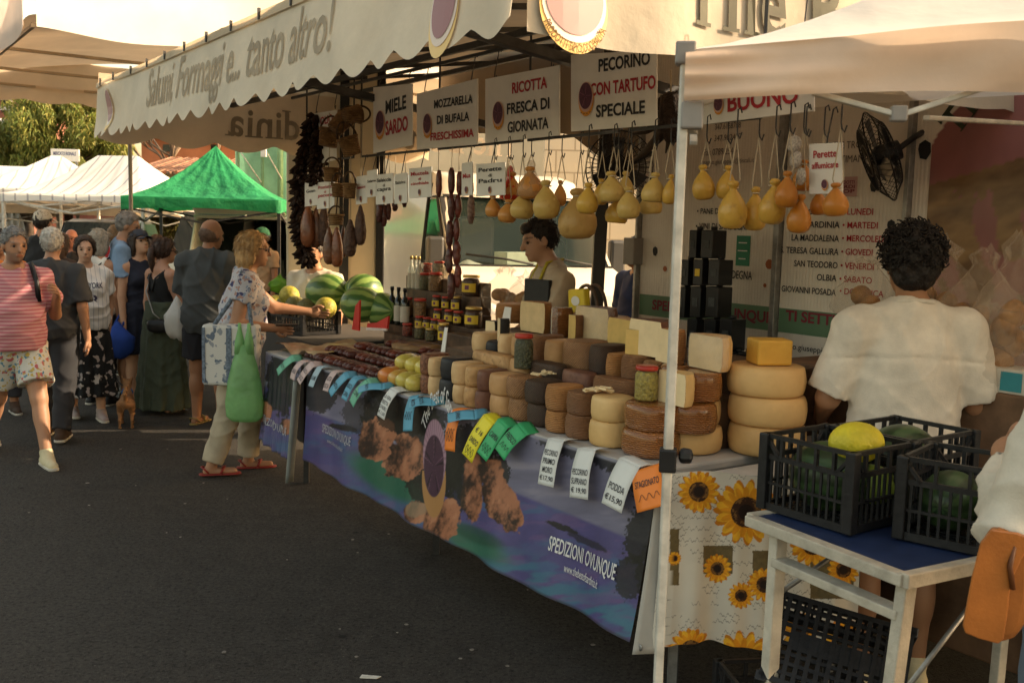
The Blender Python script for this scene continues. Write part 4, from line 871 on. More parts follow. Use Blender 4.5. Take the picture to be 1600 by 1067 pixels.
for cx, cy, r in ((1092, 768, 34), (1166, 800, 52), (1121, 888, 23), (1194, 913, 27), (1158, 930, 21), (1080, 1016, 36), (1160, 1036, 52), (1054, 872, 11), (1270, 850, 36), (1250, 985, 30), (1318, 890, 26), (1330, 770, 30), (1320, 1000, 34)):
    dx, dy = PX-cx, PY-cy; rr = np.hypot(dx, dy)/r; a = np.arctan2(dy, dx)
    for lay, (npt, ph, c, k) in enumerate(((15, .3+cx, (196, 120, 20), 1.0), (13, 1.2+cx, (228, 168, 40), .93), (17, 2.4+cx, (214, 140, 26), .78))):
        pet = .62+.38*np.abs(np.cos((a+ph)*npt/2))**.8; put(L3(c)*(.75+.5*fbm(a*9+cx, rr*3, 6)[:, None]), (rr < pet*k))
    put(L3((62, 36, 18))*(.7+.7*n1[:, None]), rr < .46); put(L3((120, 84, 40)), (rr < .44)*(rr > .30)*(n1 > .52)); put(L3((34, 20, 12)), rr < .24)
part('cloth', m, M('printed cotton', rough=.8, attr=True), sf, cols=col)
m = MB(); m.grid(lambda u, w: np.stack([B_[0]+.015+(Cq[0]-B_[0])*u, B_[1]+(Cq[1]-B_[1])*u, .28+.60*w], 1), 10, 6); part('cloth_side', m, M('cream cotton', (.60, .54, .45), .8, .1, 3), sf)

# ------------------------------------------------------------------ blue folding table, crates, melons
FZ = .85; fA, fB = atZ(1171, 803, FZ), atZ(1416, 896, FZ); e1 = nrm(fB-fA); e2 = np.array([-e1[1], e1[0], 0]); wid = np.linalg.norm(fB-fA)
def FP(a, b, z): return fA + e1*a + e2*b + np.array([0, 0, z-FZ])
ft = thing('folding_table', 'blue topped folding table with white wooden legs in the right foreground', 'table', FP(wid/2, .6, 0))
m = MB(); m.slab([FP(.012, .012, FZ-.004), FP(wid-.012, .012, FZ-.004), FP(wid-.012, 1.28, FZ-.004), FP(.012, 1.28, FZ-.004)], -.02, (0, 0, 1)); m2 = m
part('table_top', m, M('blue plastic top', (.02, .036, .10), .4, .2, 8), ft, smooth=False)
m = MB(); m.bar(FP(0, 0, FZ-.018), FP(wid, 0, FZ-.018), .04, .034); m.bar(FP(wid, -.01, FZ-.018), FP(wid, 1.3, FZ-.018), .034, .04); m.bar(FP(0, 1.29, FZ-.018), FP(wid, 1.29, FZ-.018), .03, .034); m.bar(FP(0, 0, FZ-.018), FP(0, 1.3, FZ-.018), .03, .04)
oldwood = M('worn white painted wood', (.50, .45, .36), .6, .22, 9, bump=.2, bscale=40)
part('edge_trim', m, oldwood, ft, smooth=False, bevel=.004)
F1, F2 = atZ(1190, 1250, 0), atZ(1352, 1392, 0)
tops = FP(.10, .03, FZ-.04), FP(wid-.02, .03, FZ-.04)
for i, (t_, f_) in enumerate(zip(tops, (F1, F2))):
    m = MB(); m.bar(f_, t_, .045, .035, up=e1); part('leg', m, oldwood, ft, smooth=False, bevel=.004)
    m = MB(); m.bar(f_+e2*1.1, t_+e2*1.15, .045, .035, up=e1); part('leg', m, oldwood, ft, smooth=False, bevel=.004)
m = MB(); k = .10; m.bar(tops[0]*(1-k)+F1*k, tops[1]*(1-k)+F2*k, .055, .028); part('cross_rail', m, oldwood, ft, smooth=False, bevel=.004)
m = MB(); m.tube([tops[0]*.78+F1*.22+e2*.03, FP(.14, .42, FZ-.05)], .008, 6); m.tube([tops[1]*.62+F2*.38+e2*.03, FP(wid-.05, .48, FZ-.05)], .008, 6); part('brace', m, steel, ft)

crate_m = M('black crate plastic', (.016, .016, .017), .42, .25, 25, bump=.1)
def crate(label, P0, ex, L, W, H=.245, tilt=None, group=None):
    """P0 base corner, ex unit vector along L, depth W goes to the left of ex"""
    ex = nrm(ex); ey = nrm(np.cross((0, 0, 1), ex)) if tilt is None else tilt[0]; ez_ = np.array([0, 0, 1.]) if tilt is None else tilt[1]
    Rm = np.stack([ex, ey, ez_], 1); G = lambda b: MB().add(np.array(b.v) @ Rm.T + P0, b.f)
    th = thing('plastic_crate', label, 'crate', P0, group=group)
    for x in (0, L):
        for y in (0, W): part('corner_post', G(MB().box((x, y, H/2), (.034, .034, H))), crate_m, th, smooth=False, bevel=.004)
    hh = H*.70
    for (x0, y0, x1, y1) in ((0, 0, L, 0), (0, W, L, W), (0, 0, 0, W), (L, 0, L, W)):
        b = MB(); a, c = np.array((x0, y0, 0.)), np.array((x1, y1, 0.)); ln = np.linalg.norm(c-a); dr = (c-a)/ln
        for z, w in ((.012, .024), (H*.36, .008), (hh, .016), (H-.007, .014)): b.bar(a+(0, 0, z), c+(0, 0, z), .012 if w < .02 else .016, w)
        n = int(ln/.026)
        for i in range(1, n): b.bar(a+dr*ln*i/n+(0, 0, .02), a+dr*ln*i/n+(0, 0, hh), .006, .008, up=(1, 0, 0))
        for i in range(1, 5): b.bar(a+dr*ln*i/5+(0, 0, hh), a+dr*ln*i/5+(0, 0, H-.01), .014, .010, up=(1, 0, 0))
        for s_, e_ in ((a, dr), (c, -dr)): b.bar(s_+(0, 0, H-.01), s_+e_*.055+(0, 0, hh), .012, .010)
        part('side_wall', G(b), crate_m, th, smooth=False)
    b = MB()
    for i in range(int(L/.03)+1): b.box((L*i/int(L/.03), W/2, .006), (.014, W, .010))
    for i in range(int(W/.03)+1): b.box((L/2, W*i/int(W/.03), .008), (L, .012, .008))
    b.box((L/2, W/2, .0085), (L*.7, W*.22, .011)); part('floor', G(b), crate_m, th, smooth=False)
    return th
pA0, pA1 = atZ(1192, 793, FZ+.004), atZ(1326, 834, FZ+.004); eA = nrm(pA1-pA0); eA2 = np.array([-eA[1], eA[0], 0])
crate('black plastic crate with a yellow melon at the left end of the folding table', pA0, eA, np.linalg.norm(pA1-pA0), .30)
pC0, pC1 = atZ(1404, 840, FZ+.004), atZ(1535, 868, FZ+.004); eC = nrm(pC1-pC0); eC2 = np.array([-eC[1], eC[0], 0])
crate('black plastic crate on the near edge of the folding table beside the brown bag', pC0, eC, .46, .27)
pB0 = pA1 + eA2*.325 + eA*(-.02); crate('black plastic crate standing behind the two front crates', pB0 - eA*.28, eA, .29, .34)
def melon_mat(key, c, c2, sc=9, dist=3):
    def f(N, L, oc, x):
        sp = N.new('ShaderNodeSeparateXYZ'); L.new(oc, sp.inputs[0]); at = N.new('ShaderNodeMath'); at.operation = 'ARCTAN2'; L.new(sp.outputs[1], at.inputs[0]); L.new(sp.outputs[0], at.inputs[1])
        no = N.new('ShaderNodeTexNoise'); no.inputs['Scale'].default_value = 14; no.inputs['Detail'].default_value = 4; L.new(oc, no.inputs[0])
        a = N.new('ShaderNodeMath'); a.operation = 'MULTIPLY'; a.inputs[1].default_value = sc; L.new(at.outputs[0], a.inputs[0]); b = N.new('ShaderNodeMath'); b.operation = 'MULTIPLY_ADD'; L.new(no.outputs[0], b.inputs[0]); b.inputs[1].default_value = dist; L.new(a.outputs[0], b.inputs[2])
        s = N.new('ShaderNodeMath'); s.operation = 'SINE'; L.new(b.outputs[0], s.inputs[0]); return mixc(N, L, thr(N, L, s.outputs[0], -.25, .5), c, c2)
    return M(key, rough=.35, fn=f, coat=.1)
wm_light = melon_mat('striped watermelon rind', (.20, .30, .08), (.05, .12, .025)); wm_dark = melon_mat('dark watermelon rind', (.045, .085, .03), (.02, .04, .015), 8, 5)
yel_mel = M('yellow melon rind', (.62, .52, .03), .45, .15, 12, bump=.4, bscale=60); grn_mel = M('green brown melon rind', (.16, .15, .05), .6, .35, 14, bump=.5, bscale=70); yg_mel = M('yellow green melon rind', (.46, .40, .06), .5, .4, 9, bump=.4, bscale=50)
def fruit(name, label, cat, c, r, mat, ax=(1, 0, 0), stem=True, group=None):
    Rm = frame_z(ax); b = MB(); b.ball((0, 0, 0), 1, 28, 18); V = np.array(b.v); V = V*np.array(r); b.v = [tuple(p) for p in V]
    o = part(name, b, mat); o.location = tuple(map(float, c)); o.rotation_euler = Matrix(Rm.tolist()).to_euler(); tag(o, label, cat, group)
    if stem:
        s = MB(); s.tube([(0, 0, r[2]*.98), (.002, 0, r[2]*1.03), (.006, .003, r[2]*1.08)], .004, 6); part('stem', s, M('dry stem', (.20, .15, .06), .9), o, world=False)
    return o
cA = pA0+eA*.165+eA2*.15
fruit('watermelon', 'striped dark watermelon lying low in the left crate', 'watermelon', cA+np.array((0, 0, .115))-eA*.03, (.112, .112, .135), wm_dark, eA)
fruit('melon', 'bright yellow melon on top in the left crate', 'melon', cA+np.array((0.0, 0, .235))+eA*.045+eA2*.02, (.065, .065, .088), yel_mel, eA2+eA*.5)
cB = pB0-eA*.14+eA2*.17
fruit('watermelon', 'dark green watermelon in the rear crate', 'watermelon', cB+np.array((0, 0, .135)), (.118, .118, .14), wm_dark, eA2)
fruit('melon', 'green yellow melon seen between the crates', 'melon', pA0+eA*.245+eA2*.215+np.array((0, 0, .105)), (.062, .062, .08), M('lime melon rind', (.22, .30, .04), .4, .2, 10), eA)
cC = pC0+eC*.32+eC2*.135
fruit('watermelon', 'large green watermelon in the right crate', 'watermelon', cC+np.array((0, 0, .14)), (.112, .112, .125), wm_light, eC)
fruit('watermelon', 'smaller dark watermelon at the left of the right crate', 'watermelon', cC-eC*.22+np.array((0, 0, .105)), (.09, .09, .10), wm_dark, eC2)
# tilted empty crate under the table, resting on another crate
q = atY(1300, 1060, 3.05); q[2] = 0
crate('black crate on the ground under the folding table', q+np.array((-.25, -.05, 0)), (1, .15, 0), .5, .34)
ctr = atY(1308, 1020, 2.93); ez_ = nrm(np.array((-.15, -.72, .68))); ex_ = nrm(np.cross((.45, .55, .55), ez_)); ex_ = nrm(np.array((.80, -.28, -.15)) - ez_*(np.array((.80, -.28, -.15)) @ ez_)); ey_ = np.cross(ez_, ex_)
crate('empty black crate tipped over with its perforated bottom showing under the folding table', ctr-ex_*.20-ey_*.14-(-ez_)*.0, ex_, .40, .28, .20, tilt=(ey_, -ez_))
# ------------------------------------------------------------------ cheese
def rind(key, c, c2, wave=None, bump=.5, bscale=45, rough=.55, coat=0, scale=9):
    def f(N, L, oc, x):
        n = N.new('ShaderNodeTexNoise'); n.inputs['Scale'].default_value = 38; n.inputs['Detail'].default_value = 6; n.inputs['Roughness'].default_value = .7; L.new(oc, n.inputs[0]); dk_ = tuple(v*.55 for v in c2); x = mixc(N, L, thr(N, L, n.outputs[0], .56 if bump > .3 else .66, .74 if bump > .3 else .95), x, dk_)
        if wave:
            w = N.new('ShaderNodeTexWave'); w.inputs['Scale'].default_value = wave[0]; w.inputs['Distortion'].default_value = wave[1]; w.inputs['Detail'].default_value = 2; w.inputs['Detail Scale'].default_value = 2; w.bands_direction = wave[2]; L.new(oc, w.inputs[0]); x = mixc(N, L, thr(N, L, w.outputs[1], .30, .05), x, tuple(v*.8 for v in c2))
        return x
    return M(key, tuple(min(v*1.12, .8) for v in c), rough, .2, scale, bump=bump, bscale=bscale, col2=c2, wave=wave, bdist=.007, coat=coat, fn=f)
RIND = {
 'cream': rind('cream rind', (.62, .42, .215), (.50, .30, .13), bump=.3), 'pale': rind('pale yellow rind', (.64, .43, .19), (.54, .33, .12), bump=.2, scale=5),
 'tan': rind('tan rind', (.52, .30, .135), (.40, .21, .08), bump=.3), 'mottled': rind('mottled rind', (.52, .31, .13), (.33, .17, .065), bump=.4, scale=16),
 'orange': rind('orange tan ribbed rind', (.46, .22, .075), (.34, .15, .05), wave=(42, 1.5, 'Z'), bump=.6), 'ridged': rind('brown ridged rind', (.33, .165, .07), (.22, .105, .043), wave=(48, 2.5, 'DIAGONAL'), bump=.5),
 'brown': rind('brown rind', (.28, .135, .06), (.18, .082, .036), wave=(51, 4, 'Z'), bump=.6), 'purple': rind('purple brown rind', (.19, .085, .05), (.12, .05, .033), bump=.5, scale=14),
 'dark': rind('dark basket rind', (.085, .048, .028), (.045, .026, .017), wave=(60, 3, 'DIAGONAL'), bump=.5), 'black': rind('black rind', (.022, .022, .024), (.012, .012, .014), bump=.2),
 'speckled': rind('pepper speckled rind', (.26, .11, .055), (.07, .025, .015), bump=.8, bscale=90, scale=70), 'film': rind('shiny wrapped brown rind', (.36, .14, .035), (.24, .085, .022), wave=(39, 5, 'Z'), bump=.7, rough=.22, coat=.6),
 'gouda': rind('smooth golden rind', (.62, .39, .16), (.52, .30, .11), bump=.12, scale=4), 'yellowcheese': rind('deep yellow cheese', (.60, .33, .05), (.55, .29, .04), bump=.1)}
PASTE = M('cut cheese paste', (.70, .50, .25), .5, .08, 20, bump=.25, bscale=70, bdist=.004); PASTE2 = M('pale cut cheese paste', (.80, .62, .36), .45, .06, 18, bump=.25, bscale=60, bdist=.004); PASTE3 = M('yellow cut cheese paste', (.70, .46, .14), .45, .08, 18, bump=.2, bscale=60, bdist=.004)
def wheel_prof(R, h, bulge=.06): return [(R*.55, 0), (R*.88, .004*h), (R*(1-bulge*.6), .06*h), (R*(1-.25*bulge), .22*h), (R, .5*h), (R*(1-.25*bulge), .78*h), (R*(1-bulge*.6), .94*h), (R*.88, .996*h), (R*.55, h)]
def square_off(b, p=2.7):
    V = np.array(b.v); a = np.arctan2(V[:, 1], V[:, 0]); k = (np.abs(np.cos(a))**p+np.abs(np.sin(a))**p)**(-1/p); V[:, :2] *= (k/ k.min()*.99)[:, None]*.97; b.v = [tuple(q) for q in V]
def wheel(c, R, h, kind, label, group=None, sq=1.0, rz=None, name='round_cheese', tilt=0):
    b = MB().lathe(wheel_prof(R, h, .10), 30, jit=.004, sq=sq); square_off(b) if sq < 1 else None; o = part(name, b, RIND[kind]); o.location = tuple(map(float, c)); o.rotation_euler = (tilt, 0, AZ_D if rz is None else rz); return tag(o, label, 'cheese', group)
def px_left_s(px, t): return st(atT(px, 640, t))[0]
COLNAME = {'speckled': 'pepper speckled reddish', 'cream': 'cream coloured', 'black': 'black rinded', 'mottled': 'mottled tan', 'purple': 'purple brown', 'tan': 'plain tan', 'ridged': 'brown ridged', 'dark': 'nearly black basket marked', 'orange': 'orange tan ribbed', 'brown': 'dark brown', 'pale': 'smooth pale yellow', 'film': 'orange brown film wrapped'}
front = [(668, 'speckled', 'at the far row end'), (684, 'cream', 'next to the speckled one'), (697, 'black', 'between cream ones'), (720, 'cream', 'right of the black rinded one'), (739, 'mottled', 'left of the purple one'), (757, 'purple', 'near the yellow price strip'),
         (775, 'tan', 'above the yellow price strip'), (805, 'ridged', 'between the tan and the black ones'), (833, 'dark', 'above the last green price strip'), (866, 'orange', 'above the first white price strip'), (897, 'brown', 'above the second white price strip'), (934, 'pale', 'behind the white podda strip'), (979, 'film', 'at the near row end')]
fs = [px_left_s(p, .14) for p, *_ in front] + [px_left_s(1042, .14)]
ZC = ZT + .004
for i, (px, kind, where) in enumerate(front):
    gap = fs[i]-fs[i+1]; D = min(gap*.985, .27); sc = fs[i]-gap*.5; R = D/2; sqd = max(D/2, .088); h0 = random.uniform(.090, .103); h1 = random.uniform(.090, .106)
    for lv in (0, 1):
        k = kind; r_ = R*(1.0 if not lv else .985)
        w = wheel(SP(sc+random.uniform(-.003, .003), .055+max(sqd, R)+random.uniform(-.004, .014), ZC+lv*h0), r_, (h1 if lv else h0)-.001, k, f"{COLNAME[k]} cheese, {'upper' if lv else 'lower'} of the pair {where}", 'stacked cheese in the front row', sq=.999, rz=AZ_D+random.uniform(-.10, .10))
        if sqd > R: w.scale = (1, sqd/R, 1)
Z2, Z3_ = ZT+.204, ZT+.294
def at2(px, t, z, py=600): s_, _ = st(atT(px, py, t)); return SP(s_, t, z)
second = [(742, .10, 'cream', 'small cream cheese at the far end of the second row'), (764, .07, 'black', 'flat black rinded cheese under cut wedges, second row'), (784, .115, 'cream', 'cream coloured cheese just left of the olive jar, second row'), (802, .12, 'mottled', 'mottled cheese behind the olive jar'), (830, .135, 'brown', 'brown cheese half hidden behind the olive jar'), (854, .125, 'tan', 'tan cheese between the olive jar and the big brown one'), (879, .14, 'ridged', 'big brown ridged cheese in the middle of the second row'), (924, .14, 'dark', 'big dark cheese right of the big brown one, second row'), (953, .115, 'orange', 'orange brown cheese between the dark one and the brown one'), (974, .12, 'brown', 'dark brown cheese under the lit pale cut pieces'), (1010, .112, 'ridged', 'brown cheese behind the jar of yellow peppers'), (1036, .11, 'film', 'glossy orange brown cheese left of the white pole, second row')]
ss = [st(atT(p, 560, .40))[0] for p, *_ in second] + [st(atT(1072, 560, .40))[0]]
for i, (px, h, k, lb) in enumerate(second):
    D = ss[i]-ss[i+1]; w = wheel(SP(ss[i]-D*.5, max(.35+max(D/2, .095), 0), Z2+.002), D*.495, h, k, lb, 'cheese on the raised rows', sq=.999, rz=AZ_D+random.uniform(-.12, .12)); w.scale = (1, max(1, .10/(D*.495)), 1)
for px, D, h, k, lb in ((1092, .18, .11, 'film', 'glossy orange brown wheel right of the white pole'),): wheel(at2(px, .36, Z2+.002), D/2, h, k, lb, 'cheese on the raised rows')
back = [(742, 804, 'mottled', 'broad mottled cheese right behind the purple pair'), (804, 834, 'tan', 'tan cheese behind the ridged pair'), (834, 884, 'dark', 'broad dark basket marked cheese behind the black pair'), (885, 931, 'purple', 'broad purple brown cheese behind the orange ribbed pair'), (932, 1000, 'brown', 'broad brown cheese behind the second white strip'), (1002, 1046, 'film', 'broad glossy brown cheese behind the near film wrapped pair')]
for a, b_, k, lb in back:
    sa_, sb_ = st(atT(a, 600, .30))[0], st(atT(b_, 600, .30))[0]; D = sa_-sb_; w = wheel(SP(sa_-D/2, .292, ZC), D*.5, .232 if k != 'dark' else .24, k, lb, 'cheese on the raised rows', sq=.999); w.scale = (1, .056/(D*.5), 1)
third = [(800, .11, 'orange', 'orange tan cheese at the far end of the top row'), (846, .10, 'tan', 'plain tan cheese behind the wrapped quarter, top row'), (900, .10, 'brown', 'dark brown cheese behind the big wrapped half, top row'), (950, .11, 'mottled', 'mottled cheese behind the yellow half, top row'), (1020, .12, 'ridged', 'brown ridged cheese behind the lit blocks, top row')]
for px, h, k, lb in third: wheel(at2(px, .95, Z3_+.002), .11, h, k, lb, 'cheese on the raised rows')
wheel(at2(1082, .30, Z2-.11), .10, .108, 'film', 'glossy orange brown wheel, lowest one right of the white pole', 'cheese on the raised rows')
# the four golden wheels on the sunflower table, the far pair and cut block
for c, R, h, n, lb in ((atZ(1080, 703, .90), .138, .098, 0, 'large golden cheese wheel, lower of two behind the white pole'), (atZ(1076, 700, .90), .138, .102, 1, 'large golden cheese wheel with ink marks, upper of two behind the white pole')):
    wheel(np.array([c[0], c[1]+.10, .885+n*.0995]), R, h, 'gouda', lb, 'golden wheels at the near end')
g2 = np.array(atY(1197, 640, 3.83))
for n, lb in ((0, 'large golden cheese wheel at the bottom of the stack of three by the crates'), (1, 'large golden cheese wheel in the middle of the stack of three by the crates'), (2, 'large golden cheese wheel on top of the stack of three under the yellow block')):
    wheel(np.array([g2[0]+(.008, .004, -.006)[n], g2[1], .885+n*.114]), .152, .112, 'gouda', lb, 'golden wheels at the near end')
m = MB()
for dx, dz, r in ((-.055, .055, .012), (-.048, .042, .010), (-.06, .04, .009), (.045, .05, .013)):
    q = np.array([atZ(1076, 700, .90)[0]+dx, 0, .985+dz]); rr = .1385; yy = atZ(1076, 700, .90)[1]+.10 - math.sqrt(max(rr*rr-dx*dx, 0)); q[1] = yy-.004
    m.slab([q+np.array((r*math.cos(a)*.6, 0, r*math.sin(a))) for a in np.arange(6)*1.047], .003, (0, 1, 0))
wk = [o for o in COL.objects if o.get('label', '').startswith('large golden cheese wheel with ink')][0]
part('ink_stamp', m, M('stamp ink', (.06, .05, .04), .7), wk, smooth=False)
def cut_piece(c, R, h, rk, pk, rz, label, ang=math.pi, lean=0, film=False, name='cut_cheese'):
    R, h = R*1.12, h*1.10
    """a sector of a wheel: rind outside, two cut faces; rz turns the cut face"""
    th = thing(name, label, 'cheese', c, rz); th['group'] = 'cut cheese pieces'; n = 16; an = np.linspace(0, ang, n)
    prof = [(R*.93, 0), (R, h*.18), (R*1.01, h*.5), (R, h*.82), (R*.93, h)]
    b = MB(); V = [(r*math.cos(a), r*math.sin(a), z) for r, z in prof for a in an]; f = [(i*n+j, i*n+j+1, (i+1)*n+j+1, (i+1)*n+j) for i in range(4) for j in range(n-1)]
    o0 = len(V); V += [(0, 0, 0), (0, 0, h)]; f += [(o0, *range(n)[::-1]), (o0+1, *range(4*n, 5*n))]
    L_ = rotx(lean); b.add(np.array(V) @ L_.T, f); part('rind', b, RIND[rk], th, world=False, autos=40)
    p = MB()
    for a, sg in ((0, -1), (ang, 1)):
        if ang > 3.1 and sg == 1: continue
        nn = np.array([-math.sin(a), math.cos(a), 0])*sg
        o_ = [(r*math.cos(a), r*math.sin(a), z) for r, z in prof]; pts = np.array([(0, 0, 0)]+o_+[(0, 0, h)])
        if ang > 3.1: pts = np.array([(-r, 0, z) for r, z in prof][::-1]+[(r, 0, z) for r, z in prof]); nn = np.array([0, -1., 0])
        p.slab(pts @ L_.T, .003, nn @ L_.T)
    part('cut_face', p, pk, th, world=False, smooth=False, bevel=.002)
    if film:
        fm = MB(); V2 = np.array(V); V2[:, :2] *= 1.02; V2[:, 1] -= .006; V2[:, 2] = (V2[:, 2]-h/2)*1.02+h/2; fm.add(V2 @ L_.T, f + [tuple(i*n for i in range(5))+tuple(i*n+n-1 for i in range(4, -1, -1))]); part('wrap', fm, M('cling film', (.9, .88, .85), .12, .02, 3, alpha=.16, spec=.8, bump=.8, bscale=35), th, world=False)
    return th
FACE = math.atan2(*(-(N2*.75 - D2*.25))[::-1]) + math.pi/2          # cut face turned to the buyers
cut_piece(at2(829, 0.72, Z3_+.002), .095, .145, 'orange', PASTE, FACE+.35, 'half cheese with round cream cut face beside the olive jar, top row')
cut_piece(at2(864, 0.74, Z3_+.002), .085, .135, 'film', PASTE2, FACE-.5, 'film wrapped brown cheese quarter in the top row left of the wedge', ang=1.8, film=True)
cut_piece(at2(886, 0.68, Z3_+.002), .07, .115, 'brown', PASTE3, FACE+.1, 'narrow yellow cheese wedge standing in the top row', ang=.8)
cut_piece(at2(921, 0.72, Z3_+.002), .115, .155, 'purple', PASTE, FACE+.30, 'big film wrapped half cheese in the centre of the top row', film=True)
cut_piece(at2(966, 0.68, Z3_+.002), .10, .125, 'tan', PASTE3, FACE+.15, 'yellow half cheese right of the wrapped half, top row')
cut_piece(at2(990, 0.64, Z3_+.002), .10, .125, 'film', PASTE3, FACE-.25, 'yellow cheese wedge with wrapped rind leaning at the right of the top row', ang=1.6)
cut_piece(at2(975, .40, Z2+.117), .07, .10, 'dark', PASTE3, FACE+.7, 'thin yellow wedge leaning behind the lit pale block', ang=.9)
cut_piece(at2(1005, .42, Z2+.124), .095, .135, 'purple', PASTE2, FACE+.25, 'pale cut block of cheese catching warm light above the jar of yellow peppers')
cut_piece(at2(1038, .40, Z2+.112), .07, .125, 'orange', PASTE2, FACE+.1, 'small pale cut cheese catching warm light left of the white pole')
cut_piece(at2(1100, .40, Z2+.115), .09, .12, 'gouda', PASTE, FACE+.2, 'film wrapped golden half cheese right of the white pole', film=True)
cut_piece(at2(1050, .20, ZC+.198), .075, .11, 'pale', PASTE2, FACE+.2, 'small cream half cheese partly hidden by the white pole')
cut_piece(at2(757, .58, Z2+.004), .065, .12, 'black', PASTE2, FACE+.5, 'black rinded cheese quarter at the far end of the raised rows', ang=1.5)
cut_piece(at2(776, .40, Z2+.074), .055, .105, 'black', PASTE2, FACE-.1, 'cream wedge with black rind on the flat black cheese', ang=1.1)
b = MB(); q = np.array([g2[0], g2[1], .885+3*.114]); b.slab([q+rotz(.1) @ np.array(p) for p in ((-.065, -.06, 0), (.075, -.05, 0), (.08, .06, 0), (-.07, .07, 0))], .098, (0, 0, 1)); solo('cut_cheese', b, RIND['yellowcheese'], 'deep yellow cheese block on top of the three golden wheels', 'cheese', 'cut cheese pieces', smooth=False, bevel=.009)
def shavings(c, label, n):
    b = MB()
    for i in range(n):
        a = random.uniform(0, 3.1); p = c + np.array((random.uniform(-.05, .05), random.uniform(-.03, .03), .004+random.uniform(0, .018))); b.box(p, (random.uniform(.03, .06), .016, .007), rotz(a) @ rotx(random.uniform(-.4, .4)))
    solo('cheese_shavings', b, PASTE2, label, 'cheese', smooth=False)
wtop = SP(*st(at2(935, .13, 0)), ZC+.197); shavings(wtop, 'heap of pale cheese slivers on the brown and purple stacks', 12)
shavings(at2(845, .20, ZC+.197), 'few pale cheese slices on the ridged and dark stacks', 5)
# glass jars
glass = M('jar glass', (.30, .33, .28), .04, .02, 3, alpha=.07, spec=1.0)
def lump_mat(key, c, c2, sc=60): return M(key, c, .35, .3, sc*2, bump=1, bscale=sc*1.6, col2=c2, bdist=.02)
def jar(c, R, h, fill, lid, label, label_patch=None, group=None, name='glass_jar', cat='jar', parts_=True):
    th = thing(name, label, cat, c, group=group)
    pr = lambda k, top: [(R*.6*k, .002), (R*.95*k, .004), (R*k, h*.08), (R*k, h*.72*top), (R*.9*k, h*.82*top), (R*.80*k, h*.86*top)]
    part('glass', MB().lathe(pr(1, 1)+[(R*.80, h*.9)], 20), glass, th, world=False); part('filling', MB().lathe(pr(.94, .97), 20, jit=.02), fill, th, world=False)
    part('lid', MB().lathe([(R*.5, h*.875), (R*.90, h*.875), (R*.92, h*.89), (R*.92, h*.975), (R*.86, h), (R*.4, h)], 20), lid, th, world=False)
    if label_patch:
        a = np.linspace(-1.0, 1.0, 9) + math.atan2(-.7, -.35); b = MB(); V = [(R*1.012*math.cos(x), R*1.012*math.sin(x), z) for z in (h*.2, h*.62) for x in a]; b.add(V, [(i, i+1, 10+i, 9+i) for i in range(8)]); lp = part('label', b, label_patch, th, world=False)
        b = MB(); a2 = a[3:6]; V = [(R*1.022*math.cos(x), R*1.022*math.sin(x), z) for z in (h*.32, h*.52) for x in a2]; b.add(V, [(0, 1, 4, 3), (1, 2, 5, 4)]); part('label_mark', b, M('label print', (.16, .05, .10), .6), lp, world=False)
    return th
redlid = M('red lid', (.42, .035, .02), .35, .1, 5); goldlid = M('gold lid', (.55, .36, .10), .35, .1, 5, metal=.6); darkfill = lump_mat('dark honey', (.07, .022, .008), (.035, .012, .006), 8); ylab = M('yellow label', (.68, .46, .04), .6, .08, 30)
jar(at2(818, .235, ZC+.198, 560), .046, .165, lump_mat('olives and peppers', (.09, .09, .035), (.03, .028, .015), 45), redlid, 'big glass jar of dark olives with a red lid among the cheese')
jar(SP(*st(atT(1009, 620, .17)), ZC+.198), .047, .135, lump_mat('yellow pickled peppers', (.48, .36, .06), (.22, .17, .04), 40), redlid, 'glass jar of yellow pickled peppers with a red lid on the near cheese stack')
# ------------------------------------------------------------------ stepped stand with honey, pickles and bottles
steps = [(537, .74), (521, .82), (504, .90), (484, .98), (457, 1.06), (436, 1.12)]
lev = [(st(atT(690, y, t))[0], t, atT(690, y, t)[2]) for y, t in steps]
sd0 = thing('display_stand', 'dark wooden stepped stand holding honey jars, pickles and bottles', 'stand', SP(lev[2][0], .92, ZT))
for i, (s_, t, z) in enumerate(lev):
    a, c = st(atT(606 if i < 4 else 640, steps[i][0], t))[0], st(atT(758, steps[i][0], t))[0]; m = MB(); m.box(SP((a+c)/2, t+.01, (ZT+z)/2+.001), (abs(a-c), .078, z-ZT), rotz(AZ_D)); part('step', m, woodm, sd0, smooth=False, bevel=.003)
def on_step(px, i): s_ = st(atT(px, steps[i][0], steps[i][1]))[0]; return SP(s_, steps[i][1], lev[i][2]+.002)
pick = {'red': lump_mat('red pepper pickle', (.28, .05, .02), (.12, .02, .01), 50), 'green': lump_mat('green pickle', (.16, .13, .05), (.06, .05, .02), 50), 'mixed': lump_mat('mixed pickle', (.34, .17, .06), (.12, .07, .03), 45), 'white': lump_mat('pale pickle', (.42, .36, .22), (.2, .16, .09), 50)}
